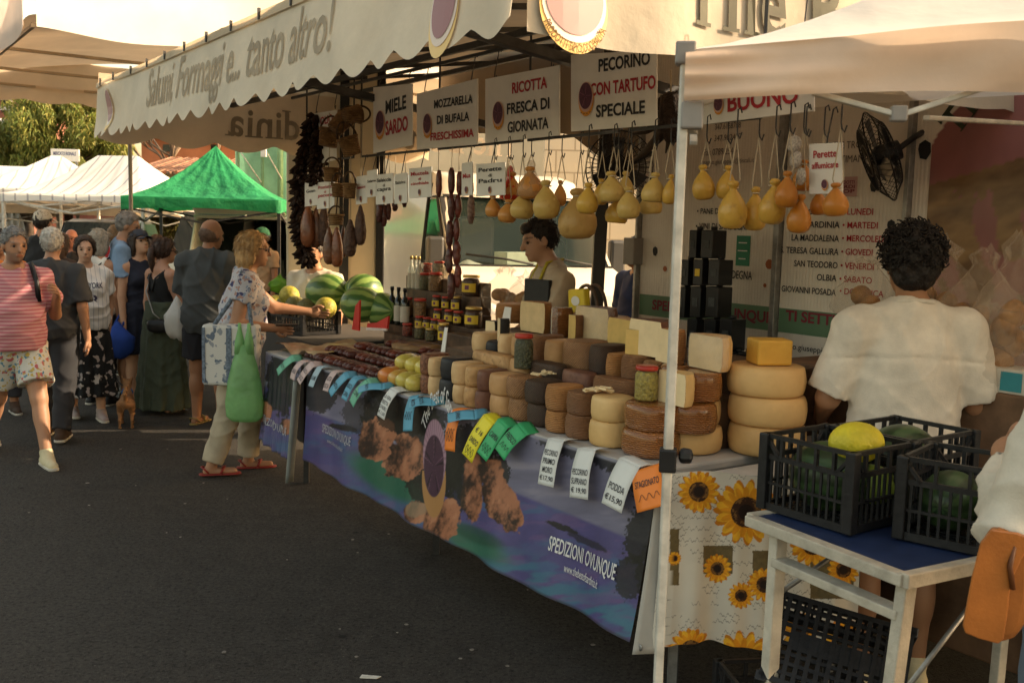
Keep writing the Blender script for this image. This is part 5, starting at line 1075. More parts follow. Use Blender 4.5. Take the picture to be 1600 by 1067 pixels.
items = [  # px, step, R, h, filling, lid, patch, label
 (636, 0, .035, .085, 'red', redlid, None, 'small jar of red pepper pickle at the front left of the stand'), (655, 0, .034, .08, 'green', goldlid, None, 'small jar of green pate at the front of the stand, left one'), (672, 0, .034, .08, 'green', goldlid, None, 'small jar of green pate at the front of the stand, right one'), (693, 0, .036, .13, None, goldlid, ylab, 'tall dark honey jar standing alone at the front right of the stand'),
 (655, 1, .030, .085, None, redlid, ylab, 'small yellow labelled honey jar second step far left'), (667, 1, .030, .085, None, redlid, ylab, 'small yellow labelled honey jar second step, second from left'), (679, 1, .030, .085, None, redlid, ylab, 'small yellow labelled honey jar second step, third from left'), (690, 1, .030, .085, None, redlid, ylab, 'small yellow labelled honey jar second step, right behind the tall one'),
 (636, 2, .040, .13, 'mixed', redlid, None, 'red lidded pickle jar on the third step beside the black bottles'), (656, 2, .046, .135, 'mixed', redlid, None, 'wide red lidded jar of mixed pickle on the third step'), (684, 2, .030, .085, None, redlid, ylab, 'small honey jar on the third step, left one'), (702, 2, .034, .09, None, redlid, ylab, 'small honey jar on the third step, middle one'), (716, 2, .034, .09, None, redlid, ylab, 'small honey jar on the third step beside the big ones'), (740, 2, .056, .13, None, goldlid, ylab, 'big honey jar, lower of two at the right of the stand'),
 (682, 3, .032, .09, None, redlid, ylab, 'small honey jar on the fourth step, left one'), (697, 3, .032, .09, None, redlid, ylab, 'small honey jar on the fourth step, second one'), (713, 3, .036, .10, None, goldlid, ylab, 'small honey jar on the fourth step, right one'), 
 (680, 4, .050, .13, 'mixed', redlid, None, 'wide jar of mixed vegetables on the fifth step'), (664, 4, .042, .12, 'green', redlid, None, 'jar of green vegetables on the fifth step beside the clear bottles'), (736, 4, .060, .135, None, goldlid, ylab, 'big honey jar, upper of two at the right of the stand'),
 (668, 5, .034, .10, 'red', redlid, None, 'jar of red peppers on the top step, left one'), (686, 5, .040, .12, 'white', redlid, None, 'jar of pale artichokes on the top step, middle one')]
for px, i, R, h, fl, lid, pt, lb in items: jar(on_step(px, i), R, h, pick[fl] if fl else darkfill, lid, lb, pt, 'jars on the stepped stand')
def bottle(c, R, h, body, labelm, cap, lb):
    th = thing('bottle', lb, 'bottle', c, group='bottles on the stepped stand'); part('glass', MB().lathe([(R*.5, 0), (R*.95, .003), (R, .01), (R, h*.58), (R*.85, h*.66), (R*.36, h*.76), (R*.33, h*.93), (R*.2, h*.93)], 16), body, th, world=False)
    part('cap', MB().lathe([(R*.3, h*.90), (R*.42, h*.90), (R*.42, h*.995), (R*.36, h), (R*.2, h)], 12), cap, th, world=False); part('label', MB().lathe([(R*1.02, h*.10), (R*1.03, h*.12), (R*1.03, h*.50), (R*1.02, h*.52)], 16), labelm, th, world=False)
dglass = M('black green bottle glass', (.008, .010, .006), .06, .1, 3, spec=.7); cglass = M('clear bottle glass', (.42, .45, .38), .06, .1, 3, alpha=.55, spec=.8); plab = M('cream label', (.50, .45, .36), .6, .08, 20)
for k, px in enumerate((612, 622, 632)): bottle(on_step(px, 1)+np.array((0, 0, 0)), .031, .255, dglass, plab, black, ('black bottle with a cream label farthest left on the stand', 'middle one of the three black bottles on the stand', 'black bottle nearest the pickle jars on the stand')[k])
for k, px in enumerate((640, 646, 652)): bottle(on_step(px+2, 4)+np.array((0, 0, -.02)), .026, .25, cglass, plab, M('gold foil', (.35, .25, .08), .4, metal=.5), ('clear bottle with pale label at the left of the upper step', 'middle one of three clear bottles on the upper step', 'clear bottle with pale label next to the green vegetable jar')[k])
m = MB(); c = SP(*st(atT(655, 538, .62)), ZT+.09); m.lathe([(.05, 0), (.16, 0), (.17, .01), (.17, .03), (.05, .03)], 28, c); solo('wooden_tray', m, M('light wood', (.28, .16, .07), .6, .3, 12), 'round wooden tray in front of the jar stand', 'tray'); m = MB(); m.lathe([(.05, 0), (.13, 0), (.13, .085), (.05, .085)], 20, c-np.array((0, 0, .086))); solo('tray_pedestal', m, woodm, 'dark round pedestal beneath the wooden tray', 'stand')
m = MB(); c = at2(733, .80, ZT+.004); m.box(c+np.array((0, 0, .10)), (.30, .16, .20), rotz(AZ_D)); solo('wooden_box', m, woodm, 'dark wooden box carrying the big honey jars', 'box', smooth=False, bevel=.006)
# folded white card signs between the goods
def card_at(px, py0, py1, w, t, label, lean=.25):
    a, b_ = atT(px, py1, t), atT(px, py0, t); u = -D3; o = MB(); o.slab([a-u*w/2, a+u*w/2, b_+u*w*.35+N3*lean*.1, b_-u*w*.35+N3*lean*.1], .004, N3); solo('card_sign', o, card_white, label, 'sign', smooth=False)
card_at(691, 512, 556, .045, .45, 'small white pointed card in front of the jar stand'); card_at(788, 480, 515, .09, .78, 'blank white card leaning at the far end of the raised cheese')
# ------------------------------------------------------------------ salami packs, yellow cheese packs
sal = M('dark salami skin', (.10, .022, .016), .35, .3, 40, bump=.5, bscale=60, coat=.3, col2=(.045, .012, .010)); sal2 = M('reddish salami skin', (.17, .035, .022), .32, .3, 30, bump=.5, bscale=50, coat=.3, col2=(.08, .02, .014)); film = M('cling film')
k = 0
for row, (t, n) in enumerate(((.10, 9), (.26, 9), (.42, 8), (.58, 7))):
    for j in range(n):
        s_ = 2.12+j*.135+random.uniform(-.02, .02)+row*.05; lvl = 0; c = SP(s_, t+.02, ZT+.030+(row)*.022); a = AZ_D+math.pi/2+random.uniform(-.25, .25); b = MB()
        for d in (-.028, .028): pts = [np.array((x, d+.012*math.sin(x*20), .004*math.sin(x*30))) for x in np.linspace(-.075, .075, 8)]; b.tube(pts, [.010, .023, .027, .027, .027, .026, .022, .009], 10)
        V = np.array(b.v) @ rotz(a).T + c
        solo('salami_pack', MB().add(V, b.f), sal if (j+row) % 3 else sal2, f"pair of {'dark' if (j+row) % 3 else 'reddish'} salami sausages lying in the heap on the counter, {('front', 'second', 'third', 'rear')[row]} line", 'salami', 'vacuum packed salami heaped on the counter')
for j, (px, py, m_, lb) in enumerate(((608, 572, 'orange', 'orange packed cheese at the left of the yellow packs'), (606, 583, 'orange', 'orange packed cheese in front at the left of the yellow packs'), (622, 574, 'gouda', 'golden packed cheese cylinder between orange and yellow packs'), (632, 565, 'pale', 'yellow packed cheese cylinder, upper left'), (648, 560, 'pale', 'yellow packed cheese cylinder, upper middle'), (664, 556, 'pale', 'yellow packed cheese cylinder, upper right'), (634, 583, 'pale', 'yellow packed cheese cylinder, lower left'), (649, 588, 'pale', 'yellow packed cheese cylinder, lower right'))):
    c = atT(px+4, py+6, .20 if py < 570 else .10); b = MB(); yc = {'orange': M('orange smoked packs', (.60, .20, .04), .3, .1, 6, coat=.4), 'gouda': M('golden smoked packs', (.58, .33, .07), .3, .1, 6, coat=.4), 'pale': M('yellow smoked packs', (.60, .49, .10), .3, .1, 6, coat=.4)}[m_]
    c[2] = ZT+.045+(.065 if py < 576 and px > 625 else 0); b.lathe([(.012, -.075), (.034, -.065), (.044, -.03), (.045, .03), (.034, .065), (.012, .075)], 16, c, frame_z(N3+D3*.35)); solo('packed_cheese', b, yc, lb, 'cheese', 'packed yellow cheese')
b = MB(); b.grid(lambda u, w: SP(2.0, .1, 0)[None] + D3[None]*(u*1.75)[:, None] + N3[None]*(w*.85)[:, None] + np.stack([0*u, 0*u, ZT+.006+.006*np.sin(u*40)*np.sin(w*23)], 1), 50, 20); solo('table_cover', b, M('olive cloth', (.16, .14, .08), .8, .2, 5), 'olive cloth spread under the salami at the far part of the counter', 'cloth', solid=.003)
b = MB(); b.grid(lambda u, w: SP(3.1, .05, 0)[None] + D3[None]*(u*.62)[:, None] + N3[None]*(w*.55)[:, None] + np.stack([0*u, 0*u, ZT+.022+.035*fbm(u*7, w*6, 3)+.02*np.sin(u*9+w*5)], 1), 30, 24); solo('cured_meat_bag', b, M('orange brown packed ham', (.34, .13, .06), .3, .3, 9, col2=(.40, .33, .2), coat=.5), 'crinkled packs of cured ham at the far end of the counter', 'packs')
# ------------------------------------------------------------------ price strips over the counter edge
STRIP = {}
def sm(n, c): return M('price strip '+n, c, .55, .05, 6)
blue, lblue, green, dgreen, yell, oran, whi, pink = sm('blue', (.11, .34, .48)), sm('pale blue', (.34, .46, .52)), sm('mint', (.16, .44, .30)), sm('green', (.05, .40, .15)), sm('yellow', (.78, .66, .03)), sm('orange', (.80, .22, .03)), sm('white', (.66, .66, .63)), sm('pink', (.56, .42, .40))
strips = [((456, 540), (436, 583), .075, green, 'mint green strip farthest left on the counter edge', ('PROSCIUTTO',)), ((472, 548), (459, 594), .07, pink, 'pinkish strip second from the far end', ('GUANCIALE',)), ((487, 556), (469, 598), .075, pink, 'pale pinkish strip slanting third from the far end', ('SALSICCIA', 'DOLCE')), ((500, 560), (488, 605), .07, lblue, 'pale blue grey strip near the far end of the long banner', ('SALAME',)), ((523, 566), (511, 612), .07, pink, 'pink strip beside two blue ones', ('SALSICCIA', 'SECCA')), ((541, 571), (518, 616), .07, blue, 'glossy blue strip slanting beside the pink one', ('MUSTELA',)), ((556, 575), (540, 625), .07, blue, 'blue strip hanging straight beside the mint green one', ('SALSICCIA', 'CAPRA')), ((576, 580), (552, 632), .075, green, 'mint green strip crossed by a slanting blue one', ('COPPA',)), ((598, 588), (562, 612), .06, blue, 'blue strip lying aslant over the mint green one', ('PANCETTA',)),
 ((616, 594), (598, 653), .085, whi, 'narrow white strip with four printed lines', ('LA VERA', 'PERETTA', 'DI PADRU', '\u20ac 1,50')), ((647, 606), (640, 674), .085, blue, 'long blue strip with scribbles beside the slanting blue one', ('~~',)), ((676, 616), (641, 636), .07, blue, 'blue strip lying aslant at the top of the long blue one', ('RICOTTA', 'MUSTIA')), ((716, 632), (706, 705), .085, oran, 'tall orange strip behind a slanting blue one', ('~~~',)), ((742, 634), (702, 656), .075, blue, 'blue strip aslant across the orange one', ('CAPRINO',)), ((764, 642), (733, 716), .095, yell, 'bright yellow strip with handwriting', ('\u20ac 16', 'SARDO', '~~')), ((786, 650), (756, 714), .09, dgreen, 'green strip just right of the yellow one', ('CAPRA', '~~')), ((816, 658), (784, 711), .095, dgreen, 'green strip alone right of the other green one', ('FRESCO', '~')),
 ((869, 677), (856, 759), .10, whi, 'white strip printed PECORINO PRIMO MORO', ('PECORINO', 'PRIMO', 'MORO', '\u20ac17,90')), ((917, 693), (908, 779), .105, whi, 'white strip printed PECORINO SUPRANO', ('', 'PECORINO', 'SUPRANO', '\u20ac 19,90')), ((984, 714), (959, 794), .115, whi, 'white strip printed PODDA', ('', 'PODDA', '\u20ac15,90')), ((1010, 724), (1022, 796), .135, oran, 'orange strip with handwriting STAGIONATO at the near end', ('STAGIONATO', '~'))]
inkpen = M('dark pen ink', (.03, .03, .04), .7); inkpink = M('pink pen ink', (.40, .10, .16), .7)
for (a, b_, w, mt, lb, lines) in strips:
    A, B = atT(*a, -.028), atT(*b_, -.075); A[2] = ZT+.012; up = nrm(A-B); sd_ = nrm(-D3 + .0*up); sd_ = nrm(sd_ - up*(sd_ @ up)*.75); nn = nrm(np.cross(sd_, up)); nn = nn if nn @ N3 < 0 else -nn; Ln = np.linalg.norm(A-B)
    th = thing('price_strip', lb, 'price tag', B, group='price strips along the counter edge'); m = MB()
    curl = random.uniform(.006, .02)
    def f(u, v):
        y = v*Ln; out = curl*np.sin(v*math.pi) + .012*(1-v)**3; back = np.clip((v-1), 0, 1)
        return B + (u[:, None]-.5)*w*sd_ + y[:, None]*up + out[:, None]*nn
    m.grid(f, 4, 14); q = B+up*Ln; m.grid(lambda u, v: q + (u[:, None]-.5)*w*sd_ + v[:, None]*(N3*.07+np.array((0, 0, .0))) + np.stack([0*u, 0*u, .004*np.sin(v*3)], 1), 4, 4)
    part('strip', m, mt, th, solid=.0015)
    tm = MB(); n = len(lines)
    for i, l in enumerate(lines):
        if not l: continue
        v = .80 - (i+.5)*.74/n; base = B + up*(v*Ln) + nn*(curl*math.sin(v*math.pi)+.012*(1-v)**3+.004)
        if l[0] == '~':
            for kk in range(len(l)):
                pts = [base + sd_*(x*w*.36) + up*(.012*math.sin(x*9+kk*2+i)-.018*kk+.008) for x in np.linspace(-1, 1, 22)]; tm.tube(pts, .0010, 4)
        else: on_plane(fit2d(l, w*min(.84, .13*len(l)+.1), min(.026, Ln*.5/n), bold=.01, shear=.25 if mt in (yell, dgreen, oran) else 0), base, sd_, up, tm)
    if tm.v: part('writing', tm, inkpen, th, smooth=False)
# ------------------------------------------------------------------ fruit table at the far end: crate, melons, watermelons
fz = .90
fr_t = thing('fruit_table', 'market table with dark cloth carrying watermelons beyond the counter', 'table', SP(4.45, .5, 0)); m = MB(); m.box(SP(4.45, .80, fz-.02), (1.25, .84, .04), rotz(AZ_D)); part('table_top', m, M('dark cloth', (.05, .045, .04), .8), fr_t, smooth=False, bevel=.006)
m = MB(); m.grid(lambda u, w: np.stack([*(O2[:, None] + D2[:, None]*(3.83+1.24*u) + N2[:, None]*(.37+.01*np.sin(u*30)*(1-w))), .18+(fz-.18)*w], 1), 60, 4); part('cloth_skirt', m, M('dark cloth'), fr_t)
for s_ in (3.9, 5.0):
    m = MB(); m.bar(SP(s_, 1.05, 0), SP(s_, 1.05, fz-.04), .04); part('leg', m, steel, fr_t, smooth=False)
crate('black fruit crate behind the shopping woman at the far end of the counter', atT(420, 518, .44)*np.array((1, 1, 0))+np.array((0, 0, fz+.004)), -D3+N3*.12, .52, .30, .17)
def ft_at(px, py, t, r, mat, ax, name, lb, cat):
    fruit(name, lb, cat, atT(px, py, t), r, mat, ax)
W = 'watermelons at the far end'
ft_at(512, 458, .74, (.145, .145, .185), wm_light, -D3*.9+N3*.4, 'watermelon', 'big striped watermelon in front of the cream truck', 'watermelon'); ft_at(568, 456, .95, (.135, .135, .16), wm_light, N3+D3*.3, 'watermelon', 'striped watermelon at the right rear of the fruit', 'watermelon'); ft_at(564, 476, .68, (.125, .125, .15), wm_light, -D3*.8+N3*.6, 'watermelon', 'striped watermelon lying below the rear one', 'watermelon'); ft_at(597, 484, .80, (.12, .12, .16), wm_light, -D3, 'watermelon', 'pale green watermelon beside the black bottles', 'watermelon'); ft_at(478, 462, .90, (.12, .12, .15), wm_light, -D3, 'watermelon', 'small watermelon hidden behind the big striped one', 'watermelon')
for px, py, mt, lb in ((509, 481, yg_mel, 'yellow green melon at the right end of the fruit crate'), (481, 482, grn_mel, 'brownish melon next to the yellow green one'), (461, 478, grn_mel, 'dark melon in the middle of the fruit crate'), (444, 480, grn_mel, 'dark melon by the woman\'s phone'), (452, 462, yg_mel, 'pale yellow melon under the reaching hand'), (432, 476, yg_mel, 'green melon at the left end of the fruit crate')): ft_at(px, py, .60, (.078, .078, .092), mt, -D3+N3*random.uniform(-.5, .5), 'melon', lb, 'melon')
m = MB()
q = atT(556, 516, .46)
for (x0, z0, x1, z1, x2, z2) in ((-.06, 0, .04, 0, .05, .20),): m.slab([q-D3*x0, q-D3*x1+Z3*z1, q-D3*x2+Z3*z2, q-D3*(-.01)+Z3*.16], .012, N3)
solo('slice_display', m, M('red card', (.50, .03, .02), .5), 'upright red cardboard watermelon slice beside the watermelons', 'display', smooth=False)
m = MB(); q = atT(590, 516, .42); m.slab([q-D3*p[0]+Z3*p[1] for p in ((-.15, 0), (.12, .02), (.14, .10), (-.02, .045), (-.14, .03))], .012, N3); m2 = m; o = solo('slice_display', m, M('red card'), 'flat red cardboard watermelon slice in front of the watermelons', 'display', smooth=False)
m = MB(); m.slab([q-D3*p[0]+Z3*p[1]-N3*.004 for p in ((-.15, -.012), (.12, .008), (.12, .022), (-.15, .004))], .010, N3); 
loc = np.array(o.location); part('rim', MB().add(np.array(m.v), m.f), M('white red rim', (.6, .5, .45), .5), o, smooth=False)
def crinkle(name, label, cat, c, r, mat, seed, neck=True, n=26, mm=20, amp=.22):
    rng = np.random.default_rng(seed); b = MB(); b.ball((0, 0, 0), 1, n, mm); V = np.array(b.v); nn = fbm(V[:, 0]*3+seed, V[:, 1]*3+V[:, 2]*4, seed, 4)-.5; V = V*(1+amp*2*nn[:, None]); up = V[:, 2] > .55
    if neck: V[up, :2] *= (1-.75*(V[up, 2:]-.55)/.5).clip(.2, 1); V[up, 2] = .55+(V[up, 2]-.55)*2.0
    V = V*np.array(r)+np.array(c); return solo(name, MB().add(V, b.f), mat, label, cat)
gbag = M('thin green bag', (.26, .55, .06), .3, .1, 6, alpha=.75, transl=.4)
crinkle('plastic_bag', 'crumpled lime green plastic bag lying left of the melons', 'bag', atT(437, 446, .8), (.09, .07, .06), gbag, 4, amp=.4); crinkle('plastic_bag', 'lime green plastic bag by the seller behind the melons', 'bag', atT(462, 440, .95), (.06, .06, .05), gbag, 9, amp=.4)
# ------------------------------------------------------------------ hanging rails and sign boards
TH = .25
rk = thing('hanging_rack', 'dark rail and rods under the awning from which signs and cheeses hang', 'rack', SP(1.5, TH, 2.0))
m = MB(); zr = [(s_, 2.155) for s_ in (-.1, .68)]
for (a, b) in ((-.12, .55), (.62, 1.25), (1.30, 2.05), (2.15, 2.95), (3.05, 3.75)): m.bar(SP(a, TH+.03, 2.125), SP(b, TH+.03, 2.125), .012)
m.bar(SP(-.05, TH+.03, 2.56), SP(4.0, TH+.03, 2.56), .016)
part('rail', m, darksteel, rk, smooth=False)
for s_ in (-.12, .55, 1.25, 2.05, 2.95, 3.05, 3.75): m = MB(); m.bar(SP(s_, TH+.03, 2.12), SP(s_, TH+.03, 2.60), .010); part('rod', m, darksteel, rk, smooth=False)
m = MB(); m.bar(atT(533, 200, TH), atT(612, 185, TH), .02); m.bar(SP(3.0, TH, 2.42), SP(3.9, TH, 2.42), .02)
def hook(top, bot, r=.0028):
    a, b = np.array(top), np.array(bot); u = -D3; pts = [a + u*.018 - Z3*.012, a+u*.012+Z3*.006, a, a*.7+b*.3, a*.2+b*.8, b+u*.004, b+u*.014-Z3*.012, b+u*.022+Z3*.008]; return MB().tube(pts, r, 5)
SG = 'product sign boards under the awning'
def sign(label, px0, px1, yl0, yl1, yr0, yr1, lines, rowtxt, size=None, small=False, t=TH, blank=False, hk=True, name='product_sign'):
    """corners read off the photograph: left x, right x, y top/bottom at the left and at the right edge"""
    P = [atT(px0, yl1, t), atT(px1, yr1, t), atT(px1, yr0, t), atT(px0, yl0, t)]
    th = thing(name, label, 'sign', (P[0]+P[1])/2, group=SG if not small else 'small hanging price boards'); b = MB(); b.slab(P, .006, N3); part('board', b, card_white, th, smooth=False, bevel=.0015)
    o = P[0]-N3*.0025; U, Vv = P[1]-P[0], P[3]-P[0]; wl = np.linalg.norm(U); hl = np.linalg.norm(Vv)
    for mat, rr in ((ink_black, [r for r in rowtxt if r[1] == 'k']), (ink_red, [r for r in rowtxt if r[1] == 'r'])):
        if not rr: continue
        tm = MB()
        for body, _, cx, cy, w, h in rr:
            V, F = fit2d(body, w, h, bold=.028 if not small else .02); V = V + np.array([cx, cy]); tm.add(o + V[:, :1]*U + V[:, 1:]*Vv, F)
        part('lettering', tm, mat, th, smooth=False)
    e = (.2, .40, .44) if not small else (.5, .17, .22)
    if not blank: emblem_part(o - N3*.001 + U*e[0] + Vv*e[1], U/wl, Vv/hl, hl*e[2], -N3, th)
    if hk:
        for fx in ((.12, .88) if not small else (.5,)):
            tp = P[3]+U*fx + Z3*(.0 if not small else -.01); top = np.array([tp[0], tp[1], 2.56 if not small else max(2.125, tp[2]+.06)])+N3*.03; part('hook', hook(top, tp+N3*.004), darksteel, th)
    return th
sign('white sign board reading MIELE SARDO', 583, 644, 137, 240, 131, 227, None, [('MIELE', 'k', .60, .64, .52, .20), ('SARDO', 'r', .62, .33, .56, .22)])
sign('white sign board reading MOZZARELLA DI BUFALA FRESCHISSIMA', 651, 746, 147, 234, 123, 226, None, [('MOZZARELLA', 'k', .62, .76, .62, .15), ('DI BUFALA', 'k', .62, .48, .52, .15), ('FRESCHISSIMA', 'r', .60, .20, .70, .14)])
sign('white sign board reading RICOTTA FRESCA DI GIORNATA', 758, 874, 124, 224, 102, 212, None, [('RICOTTA', 'r', .62, .78, .46, .17), ('FRESCA DI', 'k', .60, .48, .56, .17), ('GIORNATA', 'k', .60, .20, .54, .17)])
sign('white sign board reading PECORINO CON TARTUFO SPECIALE', 892, 1026, 86, 206, 78, 196, None, [('PECORINO', 'k', .64, .80, .58, .165), ('CON TARTUFO', 'r', .62, .51, .74, .165), ('SPECIALE', 'k', .60, .23, .56, .16)])
sign('white sign board partly hidden behind the pop-up canopy with red lettering', 1091, 1272, 130, 196, 108, 174, None, [('BUONO', 'r', .58, .42, .60, .42)])
sign('white sign board hidden behind the hanging baskets', 488, 526, 178, 258, 172, 250, None, [('OLIO', 'r', .6, .80, .5, .16)])
def small(label, x0, x1, y0, y1, rows, sk=4): return sign(label, x0, x1, y0+sk*.4, y1+sk*.3, y0-sk*.4, y1-sk*.3, None, rows, small=True, t=TH-.02)
T3 = lambda a, b, c, col: [(a, col, .5, .80, .80, .13), (b, col, .5, .62, .12, .09), (c, col, .5, .46, .80, .13)]
small('small board reading Guanciale left of the ham boards', 476, 496, 283, 322, [('Guan', 'k', .5, .6, .7, .12)]); small('small board reading Prosciutto di pecora beside the baskets', 495, 522, 284, 326, T3('Prosciutto', 'di', 'pecora', 'r'))
small('small faint red board, left of two overlapping ones', 556, 573, 275, 319, [('Salsicc', 'r', .5, .6, .8, .1)]); small('small faint grey board, right of two overlapping ones', 573, 589, 266, 308, [('Salame', 'k', .5, .6, .8, .1)])
small('small board reading Salsiccia di capra', 587, 614, 272, 319, T3('Salsiccia', 'di', 'capra', 'k')); small('small narrow board just right of the goat sausage one', 616, 636, 271, 318, [('Salsicc', 'k', .5, .7, .8, .1)])
small('small board reading Mustela di cinghiale', 639, 674, 262, 309, T3('Mustela', 'di', 'cinghiale', 'r')); small('small narrow board turned edge on with red writing', 721, 738, 254, 306, [('Mus', 'r', .5, .6, .7, .14)])
small('small board reading Perette di Padru', 744, 789, 255, 306, T3('Perette', 'di', 'Padru', 'k')); small('small board reading Perette affumicate in red among the smoked cheeses', 1264, 1316, 224, 303, [('Perette', 'r', .5, .78, .70, .15), ('affumicate', 'r', .5, .56, .80, .13)], 3)
# ------------------------------------------------------------------ pear shaped cheeses on strings
cord = M('pale cord', (.50, .42, .30), .8, .1)
def mould(N, L, oc, x):
    n = N.new('ShaderNodeTexNoise'); n.inputs['Scale'].default_value = 26; n.inputs['Detail'].default_value = 7; L.new(oc, n.inputs[0]); return mixc(N, L, thr(N, L, n.outputs[0], .60, .85), x, (.26, .13, .03))
PY = {'y': M('yellow pear cheese', (.60, .37, .065), .36, .10, 5, fn=mould, bump=.25, bscale=30, col2=(.52, .29, .045), coat=.15), 'p': M('pale pear cheese', (.60, .42, .13), .40, .10, 5, fn=mould, bump=.25, bscale=30, col2=(.52, .34, .09), coat=.1), 'o': M('smoked orange pear cheese', (.50, .20, .025), .36, .15, 5, fn=mould, bump=.25, bscale=30, col2=(.40, .14, .016), coat=.15), 'b': M('big pale round cheese', (.52, .33, .11), .42, .15, 7, fn=mould, bump=.25, bscale=30, col2=(.44, .26, .08)), 'n': M('netted orange pear cheese', (.58, .26, .06), .36, .12, 6, coat=.15)}
def pear(px, py, w, h, kind, label, hook_to=None, flat=0, t=TH, net=None):
    c = atT(px, py, t); k = c[1]/F_PX; R = w*k/2; H = h*k; th = thing('pear_cheese', label, 'cheese', c-Z3*H/2, group='pear cheeses hanging on cords')
    pr = [(R*.25, 0), (R*.62, H*.02), (R*.88, H*.10), (R, H*.27), (R*.96, H*.42), (R*.75, H*.58), (R*.45, H*.72), (R*.26, H*.80), (R*.22, H*.845), (R*.34, H*.88), (R*.40, H*.93), (R*.30, H*.985), (R*.12, H)]
    if flat: pr[:3] = [(R*.70, H*.06), (R*.78, H*.065), (R*.92, H*.12)]
    b = MB().lathe(pr, 24, jit=.006); V = np.array(b.v); V[:, :2] *= (1+.10*(fbm(V[:, 0]*14+px, V[:, 2]*14+V[:, 1]*11, 5)-.5))[:, None]; b.v = list(map(tuple, V)); V = np.array(b.v) @ (rotx(random.uniform(-.08, .08)) @ roty(random.uniform(-.08, .08)) @ rotz(random.uniform(0, 6))).T
    part('body', MB().add(V, b.f), PY[kind], th, world=False)
    hz = hook_to if hook_to else 2.11; L_ = max(hz-.06-(c[2]+H/2*.7), .03); s_ = MB()
    for d in (-.010, .012): s_.tube([(d*.5, 0, H*.855), (d*1.6, 0, H*.90+.02), (0, 0, H*.9+L_)], .0022, 5)
    s_.tube([(R*.27*math.cos(a), R*.27*math.sin(a), H*.845) for a in np.linspace(0, 6.4, 12)], .003, 5); part('cord', s_, cord, th, world=False)
    tp = np.array((0, 0, H*.9+L_)); part('hook', MB().add(np.array(hook(tp+Z3*.085, tp+Z3*.0).v), hook(tp, tp).f), darksteel, th, world=False)
    if net:
        b2 = MB().lathe([(R*1.03, H*.08), (R*1.05, H*.28), (R*.92, H*.5), (R*.5, H*.74), (R*.34, H*.9), (R*.25, H*1.12), (R*.08, H*1.2)], 16, jit=.04); part('net', b2, net, th, world=False)
    return th
rednet = M('red net', (.62, .03, .015), .4, .1, 6, alpha=.72); palenet = M('pale net', (.62, .46, .3), .5, .1, 6, alpha=.3)
for a in ((797, 292, 32, 46, 'n', 'pear cheese hanging in a bright red net', None, 0, .30, rednet), (829, 286, 40, 50, 'n', 'pale orange pear cheese in a net beside the red net', None, 0, .26, palenet), (771, 322, 25, 34, 'n', 'small orange pear cheese at the far left of the hanging cheeses'), (792, 330, 30, 36, 'n', 'small orange pear cheese below the red net'), (815, 319, 38, 46, 'p', 'round pale pear cheese under the netted ones'), (855, 312, 42, 60, 'p', 'large pale pear cheese with a long neck left of the big round cheese'), (876, 302, 20, 40, 'n', 'small cheese half hidden behind the long necked one', None, 0, .36), (904, 334, 61, 78, 'b', 'biggest round brownish cheese hanging above the young seller', None, 0, .34), (917, 310, 34, 48, 'y', 'small bright yellow pear cheese in front of the big round one', None, 0, .17), (939, 300, 24, 40, 'y', 'narrow orange yellow pear cheese right of the dark post', None, 0, .33), (957, 293, 40, 50, 'p', 'pale cheese with a flat cut bottom at the top of a cluster', None, 1, .22), (979, 290, 26, 44, 'p', 'pale cheese behind the cluster right of the dark post', None, 0, .34), (963, 328, 36, 46, 'y', 'yellow cheese at the bottom left of the cluster', None, 1, .30), (983, 317, 37, 50, 'p', 'pale cheese at the bottom right of the cluster', None, 0, .20), (1020, 294, 38, 48, 'p', 'pale cheese with flat bottom, upper of two left of the white pole', None, 1, .20), (1018, 316, 36, 40, 'p', 'pale cheese, lower of two left of the white pole', None, 1, .32), (1045, 296, 22, 46, 'y', 'yellow cheese partly behind the white pole', None, 0, .22),
          (1101, 285, 35, 54, 'y', 'plump yellow pear cheese hanging right of the white pole'), (1134, 285, 32, 52, 'y', 'yellow pear cheese paired with the plump one', None, 0, .30), (1146, 320, 45, 74, 'y', 'largest yellow pear cheese in front of the trailer wall', None, 0, .18), (1180, 326, 37, 68, 'y', 'slender yellow pear cheese right of the largest', None, 0, .27), (1206, 315, 42, 70, 'y', 'long yellow pear cheese on a single cord', None, 0, .20), (1229, 296, 36, 56, 'o', 'smoked orange pear cheese beside the long yellow one', None, 0, .16), (1255, 274, 32, 48, 'o', 'smoked orange pear cheese highest of its cluster', None, 0, .25), (1248, 334, 37, 60, 'o', 'smoked orange pear cheese lowest of its cluster', None, 0, .22), (1281, 315, 28, 42, 'o', 'small smoked cheese under the red lettered small board', None, 0, .30), (1307, 312, 40, 52, 'o', 'round smoked cheese right under the red lettered small board', None, 0, .20)): pear(*a)
m = MB(); c = atT(1240, 240, .2)
for i, (dx, dz) in enumerate(((0, .03), (.01, -.02), (.035, -.075))): m.lathe([(.008, -.003), (.028, -.003), (.028, .003), (.008, .003)], 14, c-D3*dx+Z3*dz, frame_z(-N3+D3*.2*i))
m.tube([c+Z3*.07, c-Z3*.09], .002, 5); solo('paper_seals', m, M('printed paper seal', (.55, .48, .42), .6, .4, 120), 'string of round paper seals above the smoked cheeses', 'seal')
